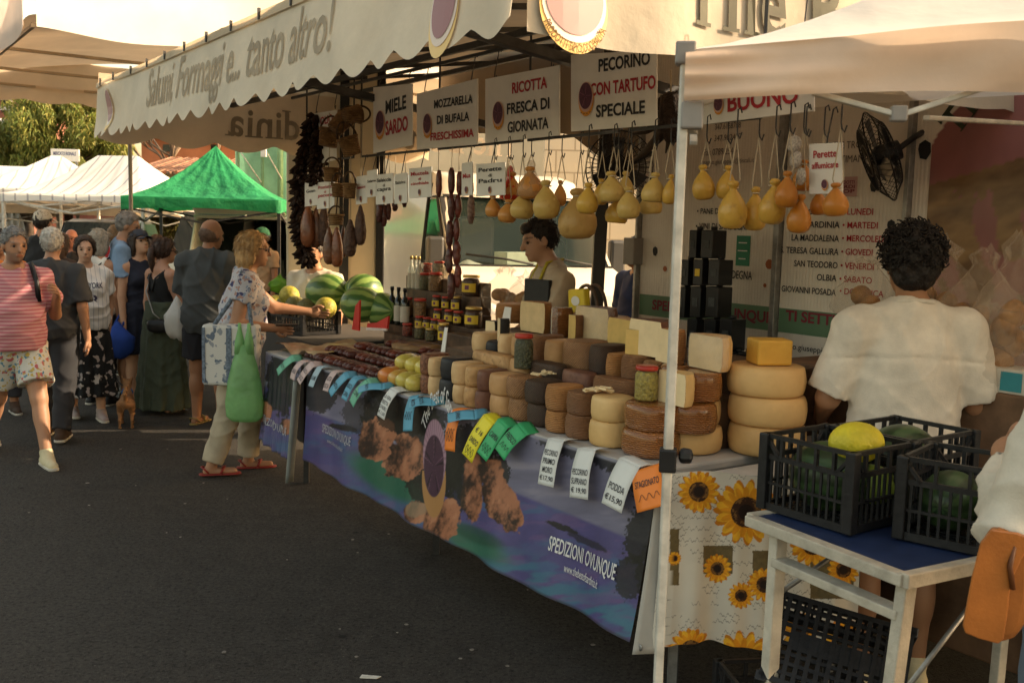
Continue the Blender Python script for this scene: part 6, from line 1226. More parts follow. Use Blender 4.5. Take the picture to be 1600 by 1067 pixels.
# ------------------------------------------------------------------ sausages, hams, baskets, dried peppers
def links(px, y0, y1, n, w, label, mat, t=TH, seed=0, hooky=None):
    a, b = atT(px, y0, t), atT(px, y1, t); rng = random.Random(seed); L_ = (a[2]-b[2])/n; k = a[1]/F_PX; th = thing('sausage_string', label, 'sausage', b, group='sausages hanging under the awning'); m = MB()
    for i in range(n):
        z1_ = a[2]-L_*i; c = np.array([a[0], a[1], z1_])+(-D3*rng.uniform(-.4, .4)+N3*rng.uniform(-.2, .2))*w*k*.5; pts = [c-Z3*L_*x + (-D3)*math.sin(x*3)*w*k*.15*rng.uniform(-1, 1) for x in np.linspace(0, 1, 7)]; m.tube(pts, np.array([.5, .88, 1, 1.04, 1, .88, .5])*w*k/2*rng.uniform(.85, 1.08), 9)
    part('links', m, mat, th); part('cord', MB().tube([np.array([a[0], a[1], 2.12]), a], .002, 5), cord, th)
sm_ = M('whitish moulded salami', (.32, .22, .16), .7, .5, 40, bump=.6, bscale=60, col2=(.10, .04, .03))
links(706, 262, 468, 5, 13, 'long string of dark sausage links hanging by the jar stand, left strand', sal, seed=1); links(717, 268, 450, 5, 12, 'long string of dark sausage links hanging by the jar stand, right strand', sal2, seed=2, t=.28)
links(685, 266, 308, 1, 10, 'single dark red sausage hanging right of the boar board', sal2); links(735, 306, 350, 1, 12, 'single whitish salami hanging under the edge on board', sm_); links(735, 282, 306, 1, 9, 'short dark sausage behind the edge on board', sal, t=.30)
for i, (px, y0, y1) in enumerate(((592, 316, 348), (599, 320, 354), (608, 318, 344), (617, 312, 330), (633, 284, 324))): links(px, y0, y1, 1, 10, ('dark sausage under the goat sausage board, leftmost of the bunch', 'longest dark sausage under the goat sausage board', 'dark sausage third under the goat sausage board', 'short dark sausage under the narrow board', 'thick dark sausage right behind the narrow board')[i], sal, t=.27+.03*i, seed=i+5)
ham = M('brown cured ham', (.19, .075, .032), .45, .3, 14, bump=.5, bscale=40, col2=(.075, .03, .016), coat=.15); ham2 = M('dark speckled ham', (.11, .055, .032), .6, .5, 50, bump=.7, bscale=60, col2=(.05, .025, .018)); ham3 = M('reddish cured ham', (.26, .085, .03), .4, .3, 10, bump=.4, bscale=40, col2=(.13, .045, .02), coat=.2)
def hamf(px, py, w, h, mat, label, t=TH):
    c = atT(px, py, t); k = c[1]/F_PX; R, H = w*k/2, h*k; th = thing('cured_ham', label, 'ham', c-Z3*H/2, group='cured hams hanging at the far end'); b = MB().lathe([(R*.4, 0), (R*.85, H*.05), (R*1.12, H*.18), (R*1.2, H*.36), (R*1.08, H*.56), (R*.85, H*.74), (R*.5, H*.88), (R*.36, H*.96), (R*.1, H)], 18, jit=.05, sq=.7); V = np.array(b.v) @ rotz(AZ_D+random.uniform(-.4, .4)).T; part('meat', MB().add(V, b.f), mat, th, world=False); part('cord', MB().tube([(0, 0, H*.97), (0, 0, max(2.40-c[2]+H/2, H*1.1))], .0025, 5), cord, th, world=False)
for a in ((481, 353, 26, 66, ham3, 'reddish brown ham at the left of the hanging hams'), (494, 356, 20, 62, ham, 'dark narrow ham second from the left', .3), (506, 352, 22, 66, ham2, 'speckled ham behind the baskets', .33), (514, 384, 22, 58, ham, 'lower brown ham beneath the baskets', .22), (526, 386, 22, 62, ham3, 'long reddish ham reaching lowest of all', .25), (536, 378, 16, 50, ham, 'narrow dark ham between two speckled ones', .32), (547, 372, 24, 58, ham2, 'mottled dark ham near the right end', .2), (563, 352, 20, 62, ham2, 'dark mottled ham at the right end of the hams', .24)): hamf(*a)
wick = M('woven wicker', (.36, .20, .075), .7, .35, 30, wave=(30, 1, 'Z'), bump=.9, bdist=.01, col2=(.17, .085, .03))
def basket(px, py, w, h, label, tilt=0, t=.18):
    c = atT(px, py, t); k = c[1]/F_PX; R, H = w*k/2, h*k; th = thing('wicker_basket', label, 'basket', c-Z3*H/2, group='small wicker baskets on a string'); Rm = roty(tilt) @ rotx(-tilt*.5)
    b = MB(); n = 26; V = []; lev_ = np.linspace(0, 1, 9)
    for i, l in enumerate(lev_): a = np.arange(n)*2*math.pi/n; r = R*(.86+.14*l)*(1+.02*np.cos(a*13+i*math.pi)); V.append(np.stack([r*np.cos(a), r*np.sin(a), np.full(n, l*H)], 1))
    for l in (1, .15): a = np.arange(n)*2*math.pi/n; r = R*(.78+.10*l); V.append(np.stack([r*np.cos(a), r*np.sin(a), np.full(n, l*H)], 1))
    V = np.concatenate(V) - np.array((0, 0, H/2)); f = [(i*n+j, i*n+(j+1) % n, (i+1)*n+(j+1) % n, (i+1)*n+j) for i in range(10) for j in range(n)]+[tuple(range(n))[::-1], tuple(10*n+j for j in range(n))]
    part('weave', MB().add(V @ Rm.T + np.array((0, 0, H/2)), f), wick, th, world=False)
    a = np.linspace(0, math.pi, 14); P_ = np.stack([R*.95*np.cos(a), 0*a, H*.5+H*.85*np.sin(a)], 1) @ Rm.T + np.array((0, 0, H/2)); part('handle', MB().tube(P_, .006, 6), M('dark twig', (.07, .04, .02), .8), th, world=False)
    a = np.linspace(0, 2*math.pi, 24); P_ = np.stack([R*1.01*np.cos(a), R*1.01*np.sin(a), 0*a+H*.49], 1) @ Rm.T + np.array((0, 0, H/2)); part('rim', MB().tube(P_, .007, 6), wick, th, world=False)
for a in ((550, 180, 27, 24, 'wicker basket lying sideways at the top right of the string', 1.3), (531, 194, 29, 27, 'wicker basket tipped over just below the top one', .7), (514, 216, 32, 25, 'wicker basket with upright rim at the left of the string', .15), (547, 229, 31, 28, 'wicker basket at the right, beside the left upright one', -.3), (519, 274, 27, 20, 'small wicker basket at mid height of the string', 0), (528, 298, 20, 20, 'small wicker basket, left of the touching pair', 0), (546, 299, 20, 22, 'small wicker basket, right of the touching pair', 0), (525, 344, 24, 16, 'flat wicker basket lowest on the string', 0)): basket(*a)
m = MB(); m.tube([atT(540, 165, .18), atT(532, 250, .18), atT(524, 350, .18)], .004, 6); solo('basket_string', m, M('dark twig'), 'dark string on which the wicker baskets hang', 'string')
pep = M('dried dark peppers', (.030, .013, .007), .7, .4, 30, col2=(.012, .007, .005), spec=.2)
def braid(label, pts, n, rad, seed):
    rng = np.random.default_rng(seed); m = MB(); P_ = [atT(x, y, .24) for x, y in pts]; m.tube(P_, .012, 6); P_ = np.array(P_); u = np.linspace(0, len(P_)-1.001, n)
    for x in u:
        i = int(x); c = P_[i]*(1-x+i)+P_[i+1]*(x-i); a = rng.uniform(0, 6.28); d = nrm(np.array((math.cos(a), math.sin(a), rng.uniform(-.8, .1)))); l = rad*rng.uniform(.6, 1.15); e = c+d*l; m.tube([c, c+d*l*.4+Z3*.01, c+d*l*.75, e], [.010, .017, .014, .003], 6)
    solo('pepper_braid', m, pep, label, 'peppers', 'strings of dried peppers')
braid('long thick string of dried dark peppers at the far end of the stall', [(492, 182), (484, 220), (472, 260), (470, 300), (468, 340)], 330, .085, 1); braid('lower hanging bunch of dried dark peppers above the hidden seller', [(470, 345), (472, 380), (480, 412)], 130, .085, 2); braid('second string of dried dark peppers nearer the baskets', [(500, 205), (496, 250), (494, 285)], 150, .07, 3)
def antlers():
    c = atT(1035, 190, .55); th = thing('antlers', 'dark antlers hanging under the awning beside the pop-up canopy corner', 'antlers', c); m = MB()
    T = lambda x, y: atT(x, y, .55)
    m.tube([T(1045, 150), T(1040, 185), T(1030, 215), T(1005, 240), T(990, 252)], [.035, .032, .022, .014, .004], 8)
    for a in (((1042, 165), (1010, 168), (965, 178)), ((1040, 178), (1005, 186), (975, 198)), ((1036, 190), (1010, 205), (985, 212)), ((1035, 200), (1020, 225), (1000, 245)), ((1048, 150), (1030, 158), (1000, 158)), ((1044, 195), (1046, 215), (1040, 240))): m.tube([T(*p) for p in a], [.022, .014, .003], 7)
    part('horn', m, M('dark antler', (.06, .04, .027), .6, .3, 20, bump=.4), th); m = MB(); m.ball(T(1050, 185), (.05, .05, .11), 14, 12); part('skull', m, M('dark hide', (.035, .022, .016), .9, .3, 30, bump=.8), th); part('cord', MB().tube([T(1048, 150), T(1048, 110)], .004, 5), cord, th)
antlers()
def fan(px, py, t, R, nrm_, label, wall=True):
    c = atT(px, py, t); Rm = frame_z(nrm_); th = thing('fan', label, 'fan', c); m = MB()
    for k in range(40):
        a = k*2*math.pi/40; m.tube([np.array((.03*math.cos(a), .03*math.sin(a), .055)), np.array((R*.7*math.cos(a), R*.7*math.sin(a), .05)), np.array((R*math.cos(a), R*math.sin(a), 0)), np.array((R*.7*math.cos(a), R*.7*math.sin(a), -.05)), np.array((.05*math.cos(a), .05*math.sin(a), -.055))], .0018, 4, cap=False)
    for r, z in ((R, 0), (R*.7, .05), (R*.7, -.05), (R*.35, .055)): m.tube([np.array((r*math.cos(a), r*math.sin(a), z)) for a in np.linspace(0, 6.2832, 30)], .004, 5)
    G = lambda b: MB().add(np.array(b.v) @ Rm.T + c, b.f); part('guard', G(m), black, th); m = MB()
    for k in range(3):
        a = k*2.094; m.slab([rotz(a) @ np.array(p) for p in ((.02, -.02, .01), (R*.8, -.10*R*2, .02), (R*.85, .10*R*2, -.02), (.02, .03, -.01))], .004, (0, 0, 1))
    part('blades', G(m), M('smoky fan blade', (.05, .05, .055), .3), th, smooth=False); part('motor', G(MB().lathe([(.02, -.10), (.045, -.095), (.05, -.04), (.05, .0), (.02, .05)], 14)), black, th); part('arm', MB().tube([c-Rm[:, 2]*.08, c-Rm[:, 2]*.1+N3*.08+Z3*.05, c-Rm[:, 2]*.08+N3*.20+Z3*.10], .014, 6), black, th)
fan(1374, 245, 1.66, .215, np.array((-.88, .16, -.36)), 'black wall fan seen edge on near the top of the lettered wall'); fan(967, 262, 1.25, .20, -N3*.8-D3*.4, 'black wire fan behind the hanging cheeses by the dark post')
# black tins stacked in front of the trailer wall
tin = M('black tin', (.012, .012, .013), .32, .15, 6, coat=.2); tn = 0
tz0 = .826
def tin_at(px, py1, py0, w, yellow=False, label='', t=1.55):
    a, b = atT(px, py1, t), atT(px, py0, t); k = a[1]/F_PX; th = thing('oil_tin', label, 'tin', a, AZ_D, group='black tins stacked in front of the lettered wall'); H = b[2]-a[2]; m = MB(); m.box((0, 0, H/2), (w*k, .11, H*.985)); part('body', m, tin, th, world=False, smooth=False, bevel=.005); m = MB(); m.lathe([(.004, 0), (.018, 0), (.018, .02), (.004, .02)], 10, (0, 0, H*.985)); part('cap', m, black, th, world=False)
    m = MB(); m.box((0, .0565, H*.5), (w*k*.5, .002, H*.28)); part('label', m, M('yellow label') if yellow else M('dark grey label', (.05, .052, .05), .5, .3, 60), th, world=False, smooth=False)
rows_ = [(600, 548, [(1152, 20), (1130, 18), (1168, 14)]), (548, 496, [(1090, 22), (1118, 24), (1143, 26)]), (496, 446, [(1072, 22), (1096, 22), (1122, 26)]), (446, 404, [(1078, 20), (1100, 20), (1125, 22)]), (404, 358, [(1092, 16), (1114, 24)])]
nm = ('bottom', 'second', 'third', 'fourth', 'top')
for r, (y1, y0, its) in enumerate(rows_):
    for i, (px, w) in enumerate(its): tin_at(px, y1, y0+1.5, w, r == 3 and i == 1, f"black oil tin {'with yellow label ' if r == 3 and i == 1 else ''}in the {nm[r]} row of the stack, {('left', 'middle', 'right')[i]} one")
m = MB(); a, b = atT(1060, 600, 1.55), atT(1180, 600, 1.55); sA, sB = st(a)[0], st(b)[0]; zz = min(a[2], b[2]); m.box(SP((sA+sB)/2, 1.55, (zz+.0)/2), (abs(sA-sB)+.1, .30, zz), rotz(AZ_D)); solo('side_cabinet', m, M('grey cabinet', (.14, .13, .12), .6), 'grey cabinet under the stack of black tins', 'cabinet', smooth=False, bevel=.005)
# scale display, yellow packet, basket, bread in cellophane
c = atT(840, 470, 1.0); th = thing('scale_display', 'black screen of the market scale seen from behind in front of the seller', 'screen', SP(*st(c), ZT)); m = MB(); m.box(SP(*st(c), c[2]+.02), (.20, .03, .21), rotz(AZ_D+.15)); part('screen', m, black, th, smooth=False, bevel=.006); m = MB(); m.bar(SP(*st(c), ZT), SP(*st(c), c[2]-.05), .04); m.box(SP(*st(c), ZT+.03), (.28, .26, .06), rotz(AZ_D)); part('stand', m, black, th, smooth=False, bevel=.006)
c = atT(905, 470, .98); m = MB(); m.box(c, (.14, .05, .13), rotz(AZ_D) @ roty(.1)); yp = solo('yellow_packet', m, M('yellow packet', (.72, .52, .03), .35, .1, 6, bump=.3, bscale=20), 'yellow packet with a pale oval behind the top row of cheese', 'packet', smooth=False, bevel=.012); m = MB(); on_plane(disc2d(.036, .026, 20), c-N3*.0275, -D3, Z3, m); part('oval_label', m, card_white, yp, smooth=False)
c = atT(922, 492, 1.0); a = np.linspace(0, math.pi, 16); m = MB(); 
for d in (-.03, .03): m.tube([c + -D3*(.10*math.cos(x)) + Z3*.16*math.sin(x) + N3*d for x in a], .010, 6)
m.lathe([(.06, -.13), (.11, -.10), (.13, 0), (.12, .0), (.05, -.09)], 18, c); solo('handled_basket', m, woodm, 'dark basket with arched handles behind the half cheeses', 'basket')
cello = M('cellophane', (.60, .48, .36), .07, .02, 3, alpha=.15, spec=1.0, bump=.6, bscale=12, bdist=.03); bread = M('brown flat bread', (.40, .19, .055), .7, .35, 10, bump=.4, bscale=30, col2=(.17, .08, .03))
def breadbag(px, py, t, r, label, seed):
    c = atT(px, py, t); th = thing('bread_bag', label, 'bread', c, group='bread in cellophane bags'); rng = np.random.default_rng(seed); m = MB()
    for k in range(5): m.ball(rng.uniform(-.35, .35, 3)*np.array(r)+np.array((0, 0, -.15*r[2])), np.array(r)*rng.uniform(.28, .42), 12, 8, rotz(rng.uniform(0, 3)) @ rotx(rng.uniform(-.5, .5)))
    part('bread', m, bread, th, world=False); b = MB(); b.ball((0, 0, 0), 1, 30, 24); V = np.array(b.v); nn = fbm(V[:, 0]*4+seed, V[:, 1]*4+V[:, 2]*5, seed, 4)-.5; V = V*(1.0+.45*nn[:, None]); up = V[:, 2] > .5; V[up, :2] *= (1-.8*(V[up, 2:]-.5)/.5).clip(.15, 1); V[V[:, 2] > .9, :2] *= 3.0; V[up, 2] = .5+(V[up, 2]-.5)*1.9; part('cellophane', MB().add(V*np.array(r)*1.12, b.f), cello, th, world=False, smooth=False)
for i, a in enumerate(((788, 462, 1.15, (.13, .11, .11)), (820, 468, 1.2, (.11, .1, .10)), (1352, 468, 1.5, (.13, .12, .12)), (1468, 470, 1.45, (.14, .12, .15)), (1530, 500, 1.4, (.15, .12, .17)), (1585, 500, 1.25, (.13, .12, .18)), (1545, 560, 1.2, (.13, .12, .13)))): breadbag(*a, ('cellophane bag of dark bread behind the white card', 'clear cellophane bag left of the scale screen', 'cellophane bread bag left of the curly haired man', 'cellophane bread bag just right of the curly head', 'large cellophane bread bag behind the right shoulder', 'cellophane bread bag at the right edge of the picture', 'lower bread bag above the printed carton')[i], i+3)
q = atT(1575, 592, 1.2); m = MB(); m.box(q, (.22, .14, .09), rotz(AZ_D)); bx = solo('printed_carton', m, M('cream carton', (.55, .50, .42), .6), 'cream and teal carton by the bread at the right edge', 'carton', smooth=False, bevel=.004); m = MB(); m.box(q-N3*.0715+(-D3)*.05, (.08, .002, .07), rotz(AZ_D)); part('teal_print', m, M('teal print', (.03, .22, .26), .5), bx, smooth=False)
m = MB(); s0_, s1_ = st(atT(1340, 560, 1.45))[0], st(atT(1640, 560, 1.45))[0]; m.box(SP((s0_+s1_)/2, 1.42, .66), (abs(s0_-s1_)+.4, .6, 1.32-.30), rotz(AZ_D)); solo('bread_counter', m, M('brown cloth counter', (.16, .09, .05), .8, .3, 6), 'counter with brown cloth carrying the bagged bread behind the curly haired man', 'table', smooth=False, bevel=.01)
# ------------------------------------------------------------------ bodies as blended distance fields turned into one surface
class Fld:
    def __init__(s): s.p = []
    def add(s, fn, lo, hi, k=.02, op='u'): s.p.append((fn, np.array(lo), np.array(hi), k, op)); return s
    def cone(s, a, b, ra, rb, k=.02, cut=None):
        a, b = np.array(a, float), np.array(b, float); ba = b-a; L2 = max(ba @ ba, 1e-9); r = max(ra, rb)
        def fn(X, Y, Z):
            h = np.clip(((X-a[0])*ba[0]+(Y-a[1])*ba[1]+(Z-a[2])*ba[2])/L2, 0, 1)
            d = np.sqrt((X-a[0]-ba[0]*h)**2+(Y-a[1]-ba[1]*h)**2+(Z-a[2]-ba[2]*h)**2) - (ra+(rb-ra)*h)
            if cut is not None: c, n = cut; d = np.maximum(d, (X-c[0])*n[0]+(Y-c[1])*n[1]+(Z-c[2])*n[2])
            return d
        return s.add(fn, np.minimum(a, b)-r, np.maximum(a, b)+r, k)
    def ell(s, c, r, k=.02, R=None, op='u', p=2):
        c, r = np.array(c, float), np.array(r, float)*np.ones(3); R = np.eye(3) if R is None else R; m = max(r)
        def fn(X, Y, Z):
            x, y, z = X-c[0], Y-c[1], Z-c[2]; q = [(R[0, i]*x+R[1, i]*y+R[2, i]*z) for i in range(3)]
            k0 = np.sqrt((q[0]/r[0])**2+(q[1]/r[1])**2+(q[2]/r[2])**2); k1 = np.sqrt((q[0]/r[0]**2)**2+(q[1]/r[1]**2)**2+(q[2]/r[2]**2)**2)+1e-9; return k0*(k0-1)/k1
        ext = np.sqrt((R**2) @ (r**2)); return s.add(fn, c-ext, c+ext, k, op)
    def plane(s, c, n): c, n = np.array(c, float), nrm(n); return s.add(lambda X, Y, Z: (X-c[0])*n[0]+(Y-c[1])*n[1]+(Z-c[2])*n[2], [-9]*3, [9]*3, 0, 'i')
    def noise(s, f): return s.add(f, [-9]*3, [9]*3, 0, 'n')
    def mesh(s, h, lo=None, hi=None):
        us = [p for p in s.p if p[4] == 'u']; lo = np.min([p[1] for p in us], 0)-.05 if lo is None else lo; hi = np.max([p[2] for p in us], 0)+.05
        n = np.ceil((hi-lo)/h).astype(int)+1; F = np.full(n, .2, np.float32); ax = [(lo[i]+np.arange(n[i])*h) for i in range(3)]
        for fn, l, u, k, op in s.p:
            m = .02+k; i0 = np.clip(np.floor((l-m-lo)/h).astype(int), 0, n); i1 = np.clip(np.ceil((u+m-lo)/h).astype(int)+1, 0, n)
            if (i1 <= i0).any(): continue
            sl = tuple(slice(a, b) for a, b in zip(i0, i1)); X, Y, Z = ax[0][sl[0]][:, None, None], ax[1][sl[1]][None, :, None], ax[2][sl[2]][None, None, :]
            d = fn(X, Y, Z); A = F[sl]
            if op == 'u':
                if k > 0: t = np.clip(.5+.5*(A-d)/k, 0, 1); F[sl] = A*(1-t)+d*t-k*t*(1-t)
                else: F[sl] = np.minimum(A, d)
            elif op == 'i': F[sl] = np.maximum(A, d)
            elif op == 's': F[sl] = np.maximum(A, -d)
            elif op == 'n': F[sl] = A+d
        return nets(F, lo, h)
def nets(F, lo, h):
    S = F < 0; n = np.array(F.shape); cs = [(i, j, k) for i in (0, 1) for j in (0, 1) for k in (0, 1)]
    sub = lambda A, o: A[o[0]:n[0]-1+o[0], o[1]:n[1]-1+o[1], o[2]:n[2]-1+o[2]]
    cnt = sum(sub(S, o).astype(np.int8) for o in cs); act = (cnt > 0) & (cnt < 8); ids = np.argwhere(act); idx = np.full(act.shape, -1); idx[act] = np.arange(len(ids))
    pos = np.zeros((len(ids), 3)); w = np.zeros(len(ids))
    for a in cs:
        for ax in range(3):
            if a[ax]: continue
            b = list(a); b[ax] = 1; fa = F[ids[:, 0]+a[0], ids[:, 1]+a[1], ids[:, 2]+a[2]]; fb = F[ids[:, 0]+b[0], ids[:, 1]+b[1], ids[:, 2]+b[2]]; m = (fa < 0) != (fb < 0)
            t = np.where(m, fa/np.where(fa == fb, 1, fa-fb), 0); p = np.array(a, float)[None]+(np.array(b)-np.array(a))[None]*t[:, None]; pos[m] += p[m]; w[m] += 1
    V = lo + (ids+pos/np.maximum(w, 1)[:, None])*h; Q = []
    for ax in range(3):
        o1, o2 = [(1, 2), (2, 0), (0, 1)][ax]; A = S; B = np.roll(S, -1, ax); ch = np.argwhere(A != B); ch = ch[(ch[:, ax] < n[ax]-1) & (ch[:, o1] > 0) & (ch[:, o2] > 0) & (ch[:, o1] < n[o1]-1) & (ch[:, o2] < n[o2]-1)]
        if not len(ch): continue
        c = []
        for d1, d2 in ((1, 1), (0, 1), (0, 0), (1, 0)): q = ch.copy(); q[:, o1] -= d1; q[:, o2] -= d2; c.append(idx[q[:, 0], q[:, 1], q[:, 2]])
        q = np.stack(c, 1); fl = S[ch[:, 0], ch[:, 1], ch[:, 2]]; q[~fl] = q[~fl][:, ::-1]; Q.append(q[(q >= 0).all(1)])
    return V, np.concatenate(Q)
def fast(name, V, Q, mat, parent, cols=None, extra=None):
    V = np.asarray(V, np.float32); Q = [tuple(int(i) for i in q) for q in Q] if isinstance(Q, list) else np.asarray(Q); me = bpy.data.meshes.new(name); nv, nq = len(V), len(Q); ev, ef = (extra.v, extra.f) if extra else ([], [])
    me.vertices.add(nv+len(ev)); me.vertices.foreach_set('co', np.concatenate([V.ravel(), np.array(ev, np.float32).ravel()]))
    ls = [len(f) for f in Q]+[len(f) for f in ef]; li = np.concatenate([np.array([i for f in Q for i in f], int) if isinstance(Q, list) else Q.ravel(), np.array([i+nv for f in ef for i in f], int)]); me.loops.add(len(li)); me.loops.foreach_set('vertex_index', li.astype(np.int32)); me.polygons.add(len(ls)); me.polygons.foreach_set('loop_start', np.concatenate([[0], np.cumsum(ls)[:-1]]).astype(np.int32)); me.update(calc_edges=True); me.validate()
    if cols is not None and extra: cols = np.concatenate([cols, np.repeat(cols[:1]*0+np.array(extra.col)[None], len(ev), 0)])
    return link(name, me, mat, parent, True, cols=cols)
skinm = M('skin', rough=.5, attr=True, spec=.35)
def wr(a, s=1.0, ph=0):
    def f(X, Y, Z):
        p1 = 12*s*X+19*s*Z+2.6*np.sin(7*s*Y+5*X+ph)+1.4*np.sin(11*s*Z+ph); p2 = -15*s*X+13*s*Z+2.4*np.sin(8*s*Y+ph*2)+1.3*np.sin(9*s*X+6*Z); return -a*((1-np.abs(np.sin(p1)))**2+(1-np.abs(np.sin(p2)))**2-.5)*1.1+a*.35*np.sin(34*Z+22*X+ph)
    return f
ARM_D = ((.13, .03, -1), (.06, .22, -1))
def person(label, foot, head_top, fwd, b=1.0, belly=0, fem=False, lean=0, legs=((0, 0), (0, 0)), arms=(ARM_D, ARM_D), head=(0, 0), skin=(.44, .24, .15), hair='short', hairc=(.03, .02, .015), top=None, bottom=None, shoes=None, vox=.013, H=None, curl=.5, face=True, wrinkle=.009, extra=None, z0=0, beard=None):
    loc = np.array([foot[0], foot[1], z0]); H = H or (head_top-z0); k = H/1.7; rz = math.atan2(-fwd[0], fwd[1]); th = thing('person', label, 'person', loc, rz)
    P0 = np.array((0, 0, .92)); T = rotx(-R_(lean)); tp = lambda p: P0 + T @ (np.array(p, float)-P0); sw = .165 if fem else .19; sw *= (.6+.4*b)
    J = {}
    for i, sg in enumerate((-1, 1)):
        a, kn = R_(legs[i][0]), R_(legs[i][1]); sp = R_(legs[i][2]) if len(legs[i]) > 2 else R_(2); hp = np.array((sg*.085, 0, .88)); d1 = np.array((sg*math.sin(sp), math.sin(a), -math.cos(a))); d2 = np.array((sg*math.sin(sp)*.3, math.sin(a-kn), -math.cos(a-kn))); K = hp+nrm(d1)*.405; A = K+nrm(d2)*.405; J[i] = [hp, K, A]
        sh = tp((sg*sw*.96, -.01, 1.36)); u = T @ nrm(np.array(arms[i][0])*np.array((sg, 1, 1))); f = T @ nrm(np.array(arms[i][1])*np.array((sg, 1, 1))); E = sh+u*.285; W = E+f*.25; J[i] += [sh, E, W, f]
    dz = .07-min(J[0][2][2], J[1][2][2]); Hm = T @ rotz(R_(head[0])) @ rotx(R_(head[1])); nk = tp((0, .012, 1.50)); hc = nk + Hm @ np.array((0, .02, .095)); hl = lambda p: hc + Hm @ np.array(p, float)
    F = Fld(); F.ell(tp((0, 0, 1.24)), (.150*b, .105*b, .17), .04, T); [F.cone((T @ (np.array((sg*.02, -.015, 1.415))-P0))+P0, J[i][3], .062, .054, .04) for i, sg in ((0, -1), (1, 1))]; F.ell(tp((0, .01+belly*.5, 1.07)), (.130*b+belly*.5, .10*b+belly, .15), .05, T); F.ell((0, -.005, .93), (.165 if fem else .152*b, .115*b, .12), .05)
    for sg in (-1, 1):
        F.ell((sg*.075, -.055, .90), (.088, .08, .085), .04)
        if fem: F.ell(tp((sg*.072, .085+belly*.3, 1.235)), (.066, .058, .066), .03, T)
    F.cone(tp((0, -.02, 1.40)), nk, .060, .052, .03)
    for i in (0, 1):
        hp, K, A, sh, E, W, f = J[i]; F.cone(hp, K, .092*b, .058*b, .03); F.cone(K, A, .054*b, .037, .02); d = nrm(A-K); F.ell(K+d*.13+np.array((0, -.018, 0)), (.046*b, .050*b, .10), .03, frame_z(d)); fd = np.array((0, 1, 0)); F.cone(A+np.array((0, -.03, -.042)), A+np.array((0, .15, -.048)), .030, .024, .02)
        F.cone(sh, E, .052*b, .040*b, .025); F.cone(E, W, .041*b, .028, .015); F.ell(W+f*.045, (.020, .040, .052), .015, frame_z(f))
    F.ell(hl((0, -.012, .02)), (.074, .094, .098), .015, Hm); F.ell(hl((0, .030, -.045)), (.055, .060, .072), .03, Hm); F.ell(hl((0, .066, -.098)), (.022, .02, .018), .02, Hm); F.cone(hl((0, .088, .008)), hl((0, .108, -.034)), .009, .014, .012); F.cone(hl((-.036, .078, .020)), hl((.036, .078, .020)), .012, .012, .015); F.cone(hl((-.016, .087, -.068)), hl((.016, .087, -.068)), .009, .009, .008)
    for sg in (-1, 1): F.ell(hl((sg*.076, -.008, -.012)), (.009, .022, .032), .008, Hm)
    V, Q = F.mesh(vox); q = (V-hc) @ Hm; sk = np.array(skin); cols = np.tile(sk, (len(V), 1))*(1+.10*(fbm(V[:, 0]*20, V[:, 2]*14+V[:, 1]*9, 3)[:, None]-.5)); m = lambda x, z, rx, rz_: (((np.abs(q[:, 0])-x)/rx)**2+((q[:, 2]-z)/rz_)**2 < 1) & (q[:, 1] > .05)
    hd = np.linalg.norm(q, axis=1) < .14
    if face:
        cols[m(0, -.068, .024, .007) & hd] = sk*np.array((.9, .65, .62)); cols[m(.034, .022, .022, .0065) & hd] = np.array(hairc)*.45+sk*.4; cols[m(.033, -.002, .018, .008) & hd] = sk*.6
    if beard is not None: cols[(q[:, 2] < -.045) & (q[:, 1] > -.01) & hd & ~m(0, -.068, .026, .009)] = beard
    ex = MB(); ex.col = sk*.95
    for i in (0, 1):
        hp, K, A, sh, E, W, f = J[i]; inw = np.array((1 if i == 0 else -1, 0, 0.)); inw = nrm(inw-f*(inw @ f)) if abs(inw @ f) < .95 else nrm(np.cross(f, (0, 1, 0))); side = np.cross(f, inw)
        for jx, (o, ln, r) in enumerate(((-.029, .066, .0088), (-.010, .076, .0092), (.010, .072, .0090), (.028, .056, .0080))):
            b0 = W+f*.075+side*o; pts = [b0]; d = f
            for sgm in range(3): a = curl*(.45+.5*sgm)+.08*jx; d = nrm(f*math.cos(a)+inw*math.sin(a)); pts.append(pts[-1]+d*ln/3*(1.2-.15*sgm))
            ex.tube(pts, [r*1.1, r*1.05, r, r*.75], 7)
        t0 = W+f*.025-side*.026; ex.tube([t0, t0+f*.028-side*.022+inw*.008, t0+f*.055-side*.026+inw*.022, t0+f*.075-side*.018+inw*.03], [.013, .0115, .0105, .007], 7)
    par = lambda n, VQ, mt, **kw: fast(n, (VQ[0]+np.array((0, 0, dz)))*k, VQ[1], mt, th, **kw)
    for i_ in range(len(ex.v)): ex.v[i_] = tuple((np.array(ex.v[i_])+np.array((0, 0, dz)))*k)
    body = par('body', (V, Q), skinm, cols=cols, extra=ex)
    W2 = lambda p: (np.array(p)+np.array((0, 0, dz)))*k
    if face:
        e = MB()
        for sg in (-1, 1): e.ball(W2(hl((sg*.033, .078, -.003))), .0085*k, 8, 6)
        fast('eyes', e.v, e.f, M('eye', (.03, .02, .016), .15, .1), body)
    def pm(name, mb, mat, parent=None, **kw): mb.v = [tuple(W2(p)) for p in mb.v]; return part(name, mb, mat, parent or th, world=False, **kw)
    # hair
    hm = M('hair %.2f %.2f' % (hairc[0], hairc[1]), hairc, .5, .35, 30, bump=.7, bscale=90, bdist=.01) if hair else None
    G = Fld(); hq = lambda n, off: G.plane(hl(np.array(n)*off/ (np.linalg.norm(n)**1)), Hm @ np.array(n, float))
